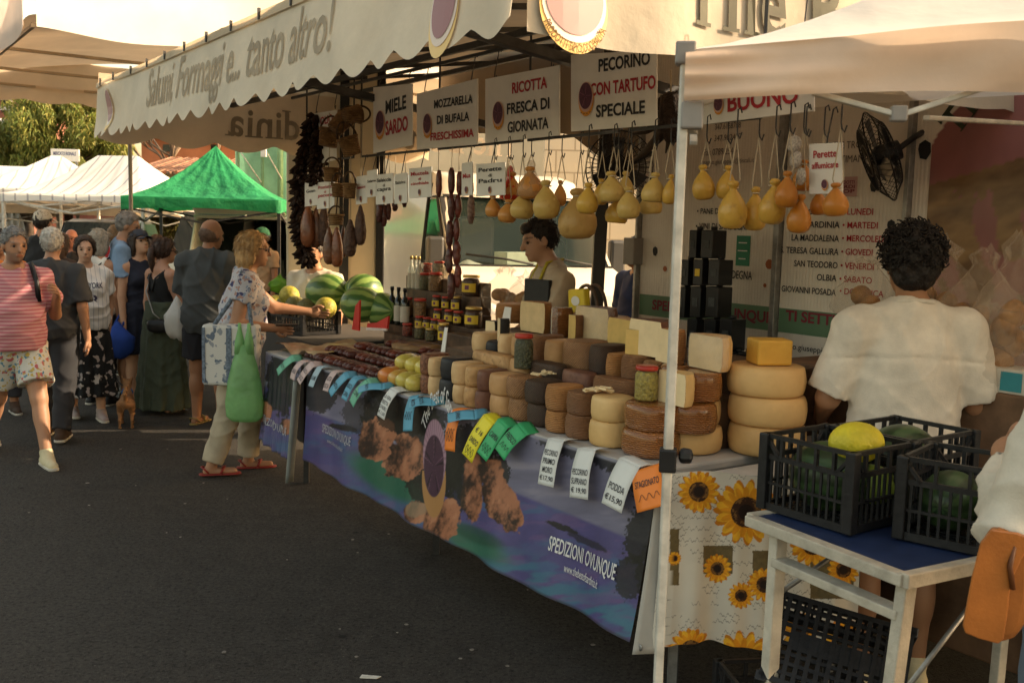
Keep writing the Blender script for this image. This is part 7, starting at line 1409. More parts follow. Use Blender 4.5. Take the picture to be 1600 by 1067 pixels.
    if hair in ('short', 'cap', 'fringe'):
        G.ell(hl((0, -.014, .024)), (.083, .104, .106), .01, Hm); G.plane(hl((0, .014, 0)), Hm @ np.array((0, .80, -.60))); G.plane(hl((0, 0, -.075)), Hm @ np.array((0, 0, -1.))); G.noise(lambda X, Y, Z: .0045*np.sin(120*X+60*Z)*np.sin(90*Y+40*Z)+.003*np.sin(210*X+170*Y))
    elif hair == 'bald': G.ell(hl((0, -.014, .0)), (.080, .101, .085), .01, Hm); G.plane(hl((0, -.02, .0)), Hm @ np.array((0, .5, .86))); G.plane(hl((0, 0, -.085)), Hm @ np.array((0, 0, -1.)))
    elif hair in ('bob', 'long', 'pony'):
        G.ell(hl((0, -.016, .022)), (.090, .110, .110), .03, Hm)
        if hair != 'pony': G.ell(hl((0, -.035, -.07)), (.098, .090, .11), .04, Hm)
        if hair == 'bob': G.plane(hl((0, 0, -.175)), Hm @ np.array((0, .25, -1.)))
        if hair == 'long': G.ell(hl((0, -.075, -.20)), (.095, .055, .19), .05, Hm)
        G.plane(hl((0, .030, 0)), Hm @ np.array((0, .93, -.36)))
        if hair == 'pony': G.plane(hl((0, 0, -.085)), Hm @ np.array((0, .3, -1.)))
        G.noise(lambda X, Y, Z: .003*np.sin(90*X+70*Y+2*np.sin(9*Z))+.0025*np.sin(170*Y+60*X))
    elif hair == 'curly':
        G.ell(hl((0, -.024, .046)), (.106, .112, .105), .03, Hm); G.ell(hl((0, -.050, -.035)), (.082, .060, .07), .04, Hm); G.plane(hl((0, .045, 0)), Hm @ np.array((0, .85, -.5))); G.noise(lambda X, Y, Z: .009*np.sin(75*X)*np.sin(75*Y+1)*np.sin(75*Z)+.005*np.sin(150*X+2)*np.sin(140*Y)*np.sin(150*Z))
    if hair:
        HV, HQ = G.mesh(min(vox, .009)); rg = np.random.default_rng(int(abs(foot[0])*1e3) % 997); sm_x = MB(); sm_x.col = np.zeros(3); lng = {'bob': .055, 'long': .07, 'pony': .04}.get(hair, .020)
        if hair != 'curly':
            for v in HV[rg.integers(0, len(HV), 420 if vox < .012 else 200)]:
                n_ = nrm(v-hc); dn = nrm((Hm @ np.array((0, -.12 if lng > .04 else -.55, -.9)) + rg.normal(size=3)*(.07 if lng > .04 else .25))); dn = nrm(dn-n_*(dn @ n_)); lf = rg.uniform(.6, 1.2)*lng; sm_x.tube([W2(v-n_*.003), W2(v+n_*.004+dn*lf*.5), W2(v+n_*.003+dn*lf)], [.0028, .0024, .0008], 4, cap=False)
        ho = par('hair', (HV, HQ), hm, extra=sm_x)
        if hair == 'pony':
            t_ = MB().tube([hl(p) for p in ((0, -.10, .02), (0, -.135, .0), (.005, -.14, -.07), (0, -.12, -.16), (0, -.11, -.22))], [.02, .034, .036, .028, .008], 10); pm('ponytail', t_, hm, ho)
        if hair == 'curly':
            rng = np.random.default_rng(5); t_ = MB()
            for _ in range(620):
                d = rng.normal(size=3); d /= np.linalg.norm(d)
                if d[1] > .42 or d[2] < -.55: continue
                c = np.array((0, -.024, .046))+d*np.array((.104, .110, .104)); r = rng.uniform(.006, .011); ax = frame_z(nrm(d+rng.normal(size=3)*.5)); aa = np.linspace(0, rng.uniform(5, 9), 9); t_.tube([hl(c+ax @ np.array((r*math.cos(x), r*math.sin(x), .004*x-.008))) for x in aa], .0028, 4, cap=False)
            pm('curls', t_, hm, ho)
    # clothes
    if top:
        g = top.get('g', .014); G = Fld(); hem = top['hem']; G.ell(tp((0, 0, 1.24)), (.150*b+g, .105*b+g, .18), .05, T); [G.cone(tp((sg*.02, -.015, 1.41)), J[i][3], .062+g*.7, .052+g*.7, .04) for i, sg in ((0, -1), (1, 1))]; G.ell(tp((0, .01+belly*.5, 1.07)), (.130*b+g+belly*.5, .10*b+g+belly, .17), .05, T)
        if not top.get('fit'): G.ell(tp((0, belly*.4, 1.0)), ((.150*b+g*1.6+belly*.4), .112*b+g*1.6+belly*.9, .42), .05, T)
        if hem < .98: G.ell((0, -.005, .93), (.165*b+g, .122*b+g, .14), .05); [G.ell((sg*.075, -.055, .90), .09+g*.7, .05) for sg in (-1, 1)]
        if fem: [G.ell(tp((sg*.072, .085+belly*.3, 1.235)), .066+g*.7, .035, T) for sg in (-1, 1)]
        sl = top.get('sl', .55)
        for i in (0, 1):
            sh, E, W = J[i][3:6]; u = nrm(E-sh)
            if sl > 0: G.cone(sh, E, .052*b+g*1.3, (.052*b+g*1.5 if sl <= 1 else .044+g), .03, cut=(sh+(E-sh)*sl, u) if sl < 1 else None)
            if sl > 1: G.cone(E, W, .044*b+g, .032+g, .02, cut=(E+(W-E)*(sl-1), nrm(W-E)))
        G.plane(tp((0, 0, hem)), T @ np.array((0, 0, -1.))); nh = top.get('neck', .075); G.ell(tp((0, .03, 1.475)), (nh, nh, .07), 0, T, op='s')
        if sl == 0:
            for sg in (-1, 1): G.ell(tp((sg*(sw+.04), 0, 1.36)), (.075, .15, .14), 0, T, op='s')
            if top.get('low'): G.ell(tp((0, .0, 1.47)), (.13, .2, .16), 0, T, op='s')
        G.noise(wr(wrinkle, 1.0, b*7)); gv = top.get('groove'); gv and G.noise(lambda X, Y, Z: .006*np.exp(-((Z-gv+.08*np.abs(X))/.007)**2)*(Y < 0)); to = par('top', G.mesh(vox), top['mat'])
        for fnx in top.get('deco', []): fnx(pm, to, tp, J, W2)
    if bottom:
        g = bottom.get('g', .016); G = Fld(); L_ = bottom['len']
        if bottom.get('skirt'):
            ht, hb, r0, r1 = bottom['skirt']; 
            def sk_(X, Y, Z):
                u = np.clip((ht-Z)/(ht-hb), 0, 1); a = np.arctan2(Y, X); R = r0+(r1-r0)*u**.8; rr = np.sqrt((X/1.12)**2+((Y+.01)/.9)**2); return np.maximum((rr-R-(.016*np.sin(a*9+3*u)+.010*np.sin(a*17+1))*u), np.maximum(Z-ht, hb-Z))
            G.add(sk_, (-r1*1.2, -r1*1.2, hb), (r1*1.2, r1*1.2, ht), .0); G.ell((0, -.01, .93), (.165*b+.014, .13*b+.014, .13), .04)
        else:
            G.ell((0, -.005, .93), (.160*b+g*.7, .12*b+g*.7, .135), .04); [G.ell((sg*.075, -.055, .90), .088+g*.6, .04) for sg in (-1, 1)]
            if belly: G.ell(tp((0, .01+belly*.5, 1.05)), (.130*b+g*.6+belly*.5, .10*b+g*.6+belly, .12), .05, T)
            for i in (0, 1):
                hp, K, A = J[i][:3]
                if L_ <= 1: G.cone(hp, K, .092*b+g, .080*b+g*1.4, .02, cut=(hp+(K-hp)*L_, nrm(K-hp)))
                else: G.cone(hp, K, .092*b+g, .060*b+g, .025); G.cone(K, A, .058*b+g, .046+g*1.1, .02, cut=(K+(A-K)*(L_-1), nrm(A-K)))
            G.plane((0, 0, bottom.get('waist', 1.02)), (0, 0, 1))
        G.noise(wr(wrinkle*.7, 1.0, 2)); par('trousers' if L_ > 1 and not bottom.get('skirt') else ('skirt' if bottom.get('skirt') else 'shorts'), G.mesh(vox), bottom['mat'])
    if shoes:
        for i in (0, 1):
            A = J[i][2]; G = Fld()
            if shoes[1] == 'flat':
                G.cone(A+np.array((0, -.05, -.066)), A+np.array((0, .16, -.066)), .036, .040, .01); G.plane(A+np.array((0, 0, -.056)), (0, 0, 1)); G.plane(A+np.array((0, 0, -.070)), (0, 0, -1)); so = par('sandal', G.mesh(.008), shoes[0])
                t_ = MB().tube([A+np.array(p) for p in ((-.045, .06, -.055), (-.03, .075, -.022), (0, .09, -.012), (.03, .075, -.022), (.045, .06, -.055))], .009, 6); t_.tube([A+np.array(p) for p in ((-.042, -.02, -.05), (-.035, -.055, -.015), (0, -.07, -.01), (.035, -.055, -.015), (.042, -.02, -.05))], .006, 6); pm('strap', t_, shoes[0], so)
            else:
                G.cone(A+np.array((0, -.035, -.036)), A+np.array((0, .165, -.044)), .043, .034, .02); G.cone(A+np.array((0, -.01, .02)), A+np.array((0, .05, -.03)), .045, .042, .02); G.plane(A+np.array((0, 0, -.070)), (0, 0, -1)); so = par('shoe', G.mesh(.009), shoes[0])
                G = Fld(); G.cone(A+np.array((0, -.038, -.062)), A+np.array((0, .168, -.062)), .046, .039, .01); G.plane(A+np.array((0, 0, -.050)), (0, 0, 1)); G.plane(A+np.array((0, 0, -.071)), (0, 0, -1)); fast('sole', (G.mesh(.008)[0]+np.array((0, 0, dz)))*k, G.mesh(.008)[1], M('shoe sole', (.50, .46, .38) if shoes[1] == 'white' else (.03, .025, .02), .7), so)
    th_ = dict(root=th, J=J, hl=hl, tp=tp, W2=W2, pm=pm, body=body, Hm=Hm, k=k, rz=rz, loc=loc)
    if extra: extra(th_)
    return th_
def wpt(P, p): return P['loc'] + rotz(P['rz']) @ P['W2'](p)          # joint space -> world
def put_at(px, feet, ytop): q = atZ(px, feet, 0); return q[:2], atY(px, ytop, q[1])[2]
def glasses(P, mat=None):
    m = MB(); hl = P['hl']
    for sg in (-1, 1): m.tube([hl((sg*.033+.024*math.cos(a), .098, .0+.018*math.sin(a))) for a in np.linspace(0, 6.2832, 14)], .003, 5); m.tube([hl((sg*.057, .097, .004)), hl((sg*.080, .04, .006)), hl((sg*.082, -.01, .0))], .003, 5)
    m.tube([hl((-.01, .104, .002)), hl((.01, .104, .002))], .003, 5); P['pm']('glasses', m, mat or black)
def cap(P, mat, brim=True):
    G = Fld(); G.ell(P['hl']((0, -.012, .030)), (.088, .106, .104), .01, P['Hm']); G.plane(P['hl']((0, 0, .032)), P['Hm'] @ np.array((0, .15, -1.))); V, Q = G.mesh(.009); o = fast('cap', np.array([P['W2'](v) for v in V]), Q, mat, P['root'])
    if brim:
        m = MB(); m.grid(lambda u, v: np.stack([P['hl'](((x-.5)*.15*(1-.35*y*y), .075+y*.085, .040-.012*y-.05*(x-.5)**2*4*.5)) for x, y in zip(u, v)], 0), 8, 5); P['pm']('brim', m, mat, o, solid=.004)
fab = lambda n, c=(.5, .5, .5), **k: M('fabric '+n, c, .85, .12, 9, bump=.35, bscale=180, bdist=.004, **k)
def pattern(n, cols_, sc, base, tr=.55):
    def f(N, L, oc, x):
        c = base
        for i, cc in enumerate(cols_):
            no = N.new('ShaderNodeTexVoronoi'); no.inputs['Scale'].default_value = sc*(1+.3*i); mp = N.new('ShaderNodeMapping'); mp.inputs['Location'].default_value = (i*3.1, i*1.7, i*5.3); ns = N.new('ShaderNodeTexNoise'); ns.inputs['Scale'].default_value = sc*1.5
            vm = N.new('ShaderNodeVectorMath'); vm.operation = 'MULTIPLY_ADD'; L.new(oc, ns.inputs[0]); L.new(ns.outputs[1], vm.inputs[0]); vm.inputs[1].default_value = (1.1/sc,)*3; L.new(oc, vm.inputs[2]); L.new(vm.outputs[0], mp.inputs[0]); L.new(mp.outputs[0], no.inputs[0]); c = mixc(N, L, thr(N, L, no.outputs[0], tr*.75, tr*.65), c, cc)
        return c
    return M('fabric '+n, rough=.85, fn=f, bump=.3, bscale=180, bdist=.004)
def hstripes(N, L, oc, x):
    sp = N.new('ShaderNodeSeparateXYZ'); L.new(oc, sp.inputs[0]); a = N.new('ShaderNodeMath'); a.operation = 'MULTIPLY'; a.inputs[1].default_value = 250; L.new(sp.outputs[2], a.inputs[0]); s = N.new('ShaderNodeMath'); s.operation = 'SINE'; L.new(a.outputs[0], s.inputs[0]); return mixc(N, L, thr(N, L, s.outputs[0], .3, .7), (.40, .13, .15), (.52, .30, .29))
def vstripes(N, L, oc, x):
    sp = N.new('ShaderNodeSeparateXYZ'); L.new(oc, sp.inputs[0]); a = N.new('ShaderNodeMath'); a.operation = 'MULTIPLY'; a.inputs[1].default_value = 160; L.new(sp.outputs[0], a.inputs[0]); s = N.new('ShaderNodeMath'); s.operation = 'SINE'; L.new(a.outputs[0], s.inputs[0]); return mixc(N, L, thr(N, L, s.outputs[0], .93, .97), (.66, .64, .62), (.30, .30, .36))
tan_ = (.36, .185, .105); tan2 = (.29, .14, .075); pale_ = (.46, .27, .18); dk = (.025, .018, .014); grey = (.36, .34, .31)
def bag(name, label, c, size, mat, handle=None, hm=None, group=None, seed=1, amp=.10, flat=False):
    b = MB(); b.ball((0, 0, 0), 1, 26, 20); V = np.array(b.v); p = 3.0 if flat else 2.3; n_ = (np.abs(V)**p).sum(1)**(-1/p); V = V*n_[:, None]; nn = fbm(V[:, 0]*3+seed, V[:, 2]*3+V[:, 1]*2, seed)-.5; V = V*(1+amp*2*nn[:, None]); up = V[:, 2] > .2
    if not flat: V[up, :2] *= (1-.75*((V[up, 2:]-.2)/.8)).clip(.15, 1); V[~up] *= np.array((1.1, 1.1, 1))
    th = thing(name, label, 'bag', np.array(c)-np.array((0, 0, size[2]))); b.v = [tuple(q) for q in V*np.array(size)+np.array((0, 0, size[2]))]; part('bag_body', b, mat, th, world=False)
    if handle is not None: part('handle', MB().tube(handle, .010, 6), hm or mat, th)
    return th
# ------------------------------------------------------------------ the crowd
denim = fab('charcoal trousers', (.030, .030, .034)); 
ft_, hy = put_at(30, 715, 341)
def x1(P): part_ = MB(); J = P['J']; part_.tube([P['tp'](p) for p in ((-.10, -.10, 1.42), (-.11, .02, 1.46), (-.12, .12, 1.34), (-.13, .13, 1.2))], .018, 6); P['pm']('strap', part_, black)
pinkman = person('grey haired man in a pink striped T shirt and floral shorts', ft_, hy, (.62, -.78), b=1.0, belly=.04, legs=((28, 6), (-20, 22)), arms=(((.35, -.1, -1), (-.15, .75, .55)), ((.2, -.1, -1), (.1, .25, -1))), head=(8, -4), skin=tan_, hair='short', hairc=(.16, .15, .14), top=dict(mat=M('fabric pink stripes', rough=.85, fn=hstripes), hem=.86, sl=.75, g=.02), bottom=dict(mat=pattern('shorts print', ((.42, .10, .10), (.10, .22, .30), (.45, .33, .08)), 18, (.52, .50, .44), .42), len=.72, g=.03), shoes=(fab('cream shoe', (.56, .48, .30)), 'white'), vox=.010, extra=x1, curl=1.0, beard=(.24, .14, .095))
ft_, hy = put_at(88, 684, 357)
person('white haired man in a dark grey polo shirt walking away', ft_, hy, (-.15, 1), b=1.05, belly=.01, legs=((12, 4), (-10, 12)), skin=tan_, hair='short', hairc=(.52, .49, .43), top=dict(mat=fab('dark grey polo', (.045, .046, .048)), hem=.84, sl=.85, g=.02, neck=.068, deco=[lambda pm, to, tp, J, W2: pm('collar', MB().tube([tp((.075*math.cos(a), .0+.075*math.sin(a), 1.455)) for a in np.linspace(0, 6.28, 16)], .012, 6), fab('dark grey polo', (.045, .046, .048)), to)]), bottom=dict(mat=denim, len=1.96, g=.024), shoes=(fab('brown shoe', (.06, .035, .022)), 'dark'), vox=.011, arms=(ARM_D, ((.2, -.15, -1), (.1, .1, -1))))
ft_, hy = put_at(138, 655, 371)
def shirt_text(pm, to, tp, J, W2):
    for body, z, w, h in (('NEW YORK', 1.27, .24, .055), ('63', 1.13, .14, .11)):
        V, F = fit2d(body, w, h, bold=.02); V, F = cut2d(V, F, .03); m = MB(); m.add([tp((-x, .178-.55*x*x-.05*(zz < -.0)*0, z+zz)) for x, zz in V], F); pm('lettering', m, M('navy print', (.05, .045, .09), .7), to, smooth=False)
def leash_hand(P): P['root']['_w'] = 0; 
basew = person('young woman in a white pinstriped jersey numbered 63 and black floral skirt', ft_, hy, (.55, -.84), b=1.08, fem=True, belly=.03, legs=((6, 2), (-8, 8)), arms=(((.25, -.35, -1), (-.1, .2, -1)), ((.2, -.25, -1), (-.1, .3, -1))), head=(-8, 0), skin=pale_, hair='pony', hairc=(.035, .020, .013), top=dict(mat=M('fabric jersey', rough=.85, fn=vstripes), hem=.86, sl=.62, g=.018, deco=[shirt_text]), bottom=dict(mat=pattern('black floral', ((.52, .46, .42), (.36, .30, .28)), 9, (.012, .012, .013), .40), len=1.7, skirt=(1.0, .24, .16, .24)), shoes=(fab('grey pink sneaker', (.36, .28, .26)), 'white'), vox=.011)
q = atZ(158, 632, 0); person('grey bobbed woman in a white sleeveless top seen from behind', q[:2], atY(155, 361, q[1])[2], (.35, .94), fem=True, b=1.05, skin=tan_, hair='bob', hairc=(.30, .27, .22), top=dict(mat=fab('white vest', (.66, .62, .55)), hem=.86, sl=0, g=.014), bottom=dict(mat=denim, len=1.8), shoes=(black, 'dark'), face=False, extra=lambda P: P['pm']('strap', MB().tube([P['tp'](p) for p in ((.14, .0, 1.45), (.08, -.13, 1.35), (-.05, -.145, 1.15), (-.16, -.09, 1.0))], .008, 5), black))
q = atZ(196, 628, 0); bluem = person('tall man in a pale blue T shirt and dark red patterned shorts facing right', q[:2], atY(205, 333, q[1])[2], (.85, .35), b=1.02, head=(-10, -12), skin=tan_, hair='short', hairc=(.20, .18, .16), top=dict(mat=fab('pale blue', (.20, .30, .44)), hem=.86, sl=.8, g=.02), bottom=dict(mat=pattern('red check', ((.05, .02, .03),), 30, (.16, .035, .035), .4), len=.95, g=.03), shoes=(black, 'dark'), arms=(((.1, .2, -1), (.0, .5, -.8)), ((.12, -.05, -1), (.05, .15, -1))))
bag('tote_bag', 'bright blue bag hanging from the hand of the blue shirted man', wpt(bluem, bluem['J'][1][5])+np.array((-.03, -.12, -.24)), (.13, .09, .17), fab('royal blue', (.02, .06, .30)), [wpt(bluem, bluem['J'][1][5])+np.array(p) for p in ((-.06, -.12, -.10), (-.03, -.05, .0), (.0, -.03, -.02), (.02, -.12, -.10))], seed=3)
q = atZ(222, 632, 0); capw = person('woman in a dark cap and navy dress looking up at the stalls', q[:2], atY(215, 362, q[1])[2], (.72, -.60), fem=True, head=(0, 14), skin=(.52, .29, .18), hair='bob', hairc=(.05, .03, .02), top=dict(mat=fab('navy dress', (.016, .018, .032)), hem=.86, sl=0, g=.016, fit=1), bottom=dict(mat=fab('navy dress', (.016, .018, .032)), len=1, skirt=(1.02, .52, .15, .20)), shoes=(black, 'flat'), extra=lambda P: cap(P, fab('slate cap', (.035, .04, .055))))
bag('shoulder_bag', 'dark green shoulder bag against the navy dress', wpt(capw, capw['tp']((-.22, .05, .98))), (.16, .06, .15), fab('dark green', (.02, .035, .03)), [wpt(capw, capw['tp'](p)) for p in ((-.10, .08, 1.08), (-.14, .05, 1.40), (-.14, -.05, 1.42), (-.20, -.02, 1.08))], seed=5, flat=True)
q = atZ(246, 622, 0); person('short curly brown haired woman half hidden behind the cap and ponytail women', q[:2], atY(242, 370, q[1])[2], (.9, -.2), fem=True, skin=tan_, hair='short', hairc=(.14, .065, .03), top=dict(mat=fab('brown top', (.10, .06, .045)), hem=.86, sl=.6), bottom=dict(mat=denim, len=1.8), shoes=(black, 'dark'))
ft_, hy = put_at(256, 643, 375)
def gx(P):
    tp = P['tp']; m = MB(); 
    for sg in (-1, 1): m.tube([tp((sg*.09, .07, 1.36)), tp((sg*.10, .0, 1.44)), tp((sg*.05, -.115, 1.33)), tp((sg*.02, -.13, 1.2))], .009, 6)
    P['pm']('straps', m, black); glasses(P); P['pm']('bag_chain', MB().tube([tp(p) for p in ((-.15, .02, 1.44), (-.06, -.14, 1.2), (.10, -.18, 1.0), (.2, -.12, .9))], .006, 5), steel)
greenw = person('woman with a dark ponytail in a black strappy top and long dark green skirt', ft_, hy, (.55, .80), fem=True, b=1.02, head=(-18, -5), skin=(.42, .22, .14), hair='pony', hairc=(.05, .024, .015), top=dict(mat=fab('black top', (.012, .012, .013)), hem=.98, sl=0, g=.010, fit=1, low=1), bottom=dict(mat=fab('moss green', (.060, .072, .045)), len=1.9, skirt=(1.10, .05, .15, .26)), shoes=(black, 'flat'), vox=.011, extra=gx, arms=(((.15, -.05, -1), (.1, .1, -1)), ((.15, .2, -1), (.0, .8, -.5))))
bag('handbag', 'small black handbag hanging at the hip of the green skirted woman', wpt(greenw, greenw['tp']((.17, -.17, .88))), (.10, .05, .06), black, seed=8, flat=True)
ft_, hy = put_at(328, 664, 345)
baldm = person('bald man in a dark grey T shirt, black shorts and flip flops seen from behind', ft_, hy, (.22, .97), b=1.12, belly=.02, head=(-22, -6), skin=tan2, hair='bald', hairc=(.16, .10, .07), legs=((2, 2, 5), (-2, 2, 5)), arms=(((.22, .25, -1), (.1, .9, -.35)), ((.2, .3, -1), (-.2, .9, -.1))), top=dict(mat=fab('slate grey', (.050, .054, .055)), hem=.78, sl=.95, g=.032), bottom=dict(mat=fab('black shorts', (.012, .012, .016)), len=.78, g=.03), shoes=(M('yellow flip flop', (.24, .17, .05), .6), 'flat'), vox=.011, wrinkle=.010)
wb = wpt(baldm, baldm['J'][0][5]); bag('plastic_bag', 'white plastic shopping bag held by the bald man', np.array(atY(277, 498, wb[1]-.15)), (.095, .09, .19), M('white thin plastic', (.70, .68, .64), .35, .06, 8, transl=.3), [np.array(atY(277, 478, wb[1]-.12)), wb+np.array((0, 0, -.02)), wb+np.array((.03, .02, .02))], seed=2, amp=.2)
# blonde shopper
ft_, hy = put_at(372, 737, 376); ft_ = np.array(ft_)
blond = person('blonde woman in a patterned blouse and beige trousers reaching for a melon', ft_, None, (.93, .30), H=1.66, fem=True, b=1.08, belly=.02, lean=8, legs=((13, 15), (-8, 10)), head=(0, 6), arms=(((.02, .62, -.42), (.0, .95, .02)), ((.12, -.10, -1), (-.08, 1, .02))), skin=tan_, hair='bob', hairc=(.42, .24, .09), top=dict(mat=pattern('blouse print', ((.05, .05, .12), (.34, .20, .16), (.20, .24, .32)), 16, (.42, .40, .42), .45), hem=.82, sl=.45, g=.018), bottom=dict(mat=fab('beige trousers', (.40, .33, .23)), len=1.93, g=.026), shoes=(M('red leather', (.24, .02, .015), .4), 'flat'), vox=.009, curl=.35, extra=lambda P: glasses(P, M('dark frame', (.03, .02, .03), .3)))
Jb = blond['J']; w_ = wpt(blond, Jb[1][5]+Jb[1][6]*.06); m = MB(); m.box(w_+np.array((.03, .0, .03)), (.15, .075, .010), rotz(.35)); solo('phone', m, black, 'dark phone held by the blonde woman', 'phone', smooth=False, bevel=.003)
el = wpt(blond, Jb[1][4]*.45+Jb[1][5]*.55); gb = thing('plastic_bag', 'full green plastic bag hanging from the forearm of the blonde woman', 'bag', el-np.array((.03, .20, .60)))
b = MB(); b.lathe([(.02, 0), (.09, .0), (.118, .03), (.125, .12), (.108, .25), (.085, .36), (.055, .46), (.04, .50)], 26, jit=.02, sq=.62); b.lathe([(.035, .44), (.030, .52), (.012, .60), (.010, .64)], 10, (-.03, 0, 0), jit=.03); b.lathe([(.035, .44), (.030, .52), (.012, .60), (.010, .64)], 10, (.03, 0, 0), jit=.03)
part('bag_body', b, M('translucent green plastic', (.36, .68, .30), .25, .15, 5, alpha=.80, transl=.45, bump=.6, bscale=14, bdist=.03), gb, world=False)
sh_ = wpt(blond, Jb[1][3]); tc_ = sh_+np.array((-.06, -.13, -.46)); tb = thing('tote_bag', 'white tote bag with grey blue floral print on the shoulder of the blonde woman', 'bag', tc_-np.array((0, 0, .2))); m = MB(); m.box((0, 0, .2), (.36, .13, .40)); part('bag_body', m, pattern('tote print', ((.12, .15, .20), (.25, .27, .30)), 13, (.56, .54, .50), .42), tb, world=False, smooth=False, bevel=.02); m = MB(); m.box((0, -.068, .2), (.035, .006, .36)); m.box((-.165, -.068, .2), (.02, .006, .36)); part('braid_trim', m, M('blue braid', (.16, .20, .26), .8, .4, 60), tb, world=False, smooth=False)
m = MB(); m.tube([tc_+np.array((-.10, -.04, .20)), sh_+np.array((-.09, -.06, -.12)), sh_+np.array((-.02, -.03, .085)), sh_+np.array((.03, -.05, -.1)), tc_+np.array((.14, -.04, .20))], .014, 6); part('handle', m, M('blue braid'), tb)
# people farther off, the sellers
def far(label, px, Y, ytop, fwd, **k):
    q = atY(px, 400, Y); return person(label, q[:2], atY(px, ytop, Y)[2], fwd, vox=.016, **k)
far('man in a cream baseball cap far behind the white haired man', 66, 10.5, 331, (.2, 1), skin=tan_, hair='short', hairc=dk, top=dict(mat=fab('black tee', (.015, .015, .016)), hem=.86), bottom=dict(mat=denim, len=1.8), shoes=(black, 'dark'), extra=lambda P: cap(P, fab('cream cap', (.50, .45, .36))))
far('woman with long brown hair behind the white haired man', 93, 10.0, 366, (.3, 1), fem=True, skin=tan_, hair='long', hairc=(.10, .05, .025), top=dict(mat=fab('dark brown', (.06, .035, .025)), hem=.86), bottom=dict(mat=denim, len=1.8), shoes=(black, 'dark'))
far('red faced man standing back by the tent poles', 113, 12, 360, (.1, -1), skin=(.50, .20, .12), hair='bald', hairc=(.1, .06, .04), top=dict(mat=fab('dark tee', (.03, .025, .022)), hem=.86), bottom=dict(mat=denim, len=1.8), shoes=(black, 'dark'))
far('person in a bright red shirt behind the grey bobbed woman', 180, 11, 354, (.5, .8), skin=tan_, hair='short', hairc=(.24, .15, .08), top=dict(mat=fab('red shirt', (.40, .02, .02)), hem=.86), bottom=dict(mat=denim, len=1.8), shoes=(black, 'dark'))
far('person in an orange shirt cut by the left edge', -4, 8.6, 360, (.6, -.8), skin=tan_, hair='short', hairc=dk, top=dict(mat=fab('orange shirt', (.55, .16, .02)), hem=.86), bottom=dict(mat=denim, len=1.8), shoes=(fab('brown shoe'), 'dark'))
far('fruit seller in a green cap beside the open minivan', 412, 12.5, 358, (-.6, -.8), skin=tan2, hair='short', hairc=dk, top=dict(mat=fab('tan shirt', (.40, .26, .15)), hem=.86), bottom=dict(mat=denim, len=1.8), shoes=(black, 'dark'), extra=lambda P: cap(P, fab('green cap', (.02, .10, .04))))
far('seller in a cream T shirt with face hidden behind the dried peppers', 492, 8.02, 376, (-.3, -.95), b=1.05, skin=tan_, hair='short', hairc=dk, top=dict(mat=fab('cream tee', (.58, .52, .42)), hem=.86, sl=.8, g=.02), bottom=dict(mat=denim, len=1.8), shoes=(black, 'dark'))
far('person in a navy T shirt with yellow cuffs standing behind the lettered wall edge', 1000, 7.6, 372, (-.8, -.5), skin=tan2, hair='short', hairc=dk, top=dict(mat=fab('navy tee', (.012, .022, .07)), hem=.86, sl=.8, g=.02, deco=[lambda pm, to, tp, J, W2: [pm('cuff', MB().tube([J[i][3]+(J[i][4]-J[i][3])*.80+frame_z(J[i][4]-J[i][3]) @ np.array((.077*math.cos(a), .077*math.sin(a), 0)) for a in np.linspace(0, 6.28, 16)], .006, 5), M('yellow cuff', (.45, .40, .06), .8), to) for i in (0, 1)]]), bottom=dict(mat=denim, len=1.8), shoes=(black, 'dark'))
q = atY(872, 400, 5.95); sel = person('young dark haired seller in a beige T shirt looking left behind the counter', q[:2], atY(872, 343, 5.95)[2], (-.96, -.22), b=1.0, lean=6, head=(0, -6), skin=(.42, .235, .15), hair='short', hairc=(.014, .010, .009), top=dict(mat=fab('beige tee', (.46, .36, .25)), hem=.84, sl=.85, g=.02), bottom=dict(mat=denim, len=1.8), shoes=(black, 'dark'), vox=.009, arms=(((.15, .35, -1), (-.2, .8, -.4)), ((.15, .35, -1), (-.2, .8, -.4))),
  extra=lambda P: (P['pm']('lanyard', MB().tube([P['tp'](p) for p in ((-.10, .12, 1.30), (-.088, .03, 1.465), (0, -.088, 1.47), (.088, .03, 1.465), (.10, .12, 1.30))], .009, 6), M('yellow apron strap', (.45, .36, .03), .7)), P['pm']('fringe', MB().add(*(lambda b_: (b_.v, b_.f))(MB().ball(P['hl']((0, .062, .075)), (.066, .036, .034), 12, 8).ball(P['hl']((.03, .07, .058)), (.03, .022, .022), 10, 6))), M('hair 0.01 0.01', (.014, .010, .009), .5))))
# curly haired man seen from behind at the near end of the stall
def seam(pm, to, tp, J, W2): pm('collar', MB().tube([tp((.084*math.cos(a), .01+.084*math.sin(a), 1.447+.02*math.sin(a)*-1)) for a in np.linspace(0, 6.2832, 24)], .010, 6), fab('off white tee'), to)
q = atY(1422, 500, 3.72); fab('off white tee', (.70, .63, .53)); curly = person('curly haired man in an off white T shirt with his back turned by the crates', q[:2], None, (.10, 1), H=1.735, b=1.10, belly=.0, head=(6, -6), skin=(.34, .17, .09), hair='curly', hairc=(.010, .008, .007), top=dict(mat=fab('off white tee'), hem=.80, sl=.92, g=.020, groove=1.27, deco=[seam]), bottom=dict(mat=fab('pale shorts', (.50, .44, .36)), len=.86, g=.035), shoes=(fab('cream shoe'), 'white'), vox=.0085, wrinkle=.005, arms=(((.30, .12, -1), (-.1, .9, -.45)), ((.28, .08, -1), (.0, .95, -.25))), face=False)
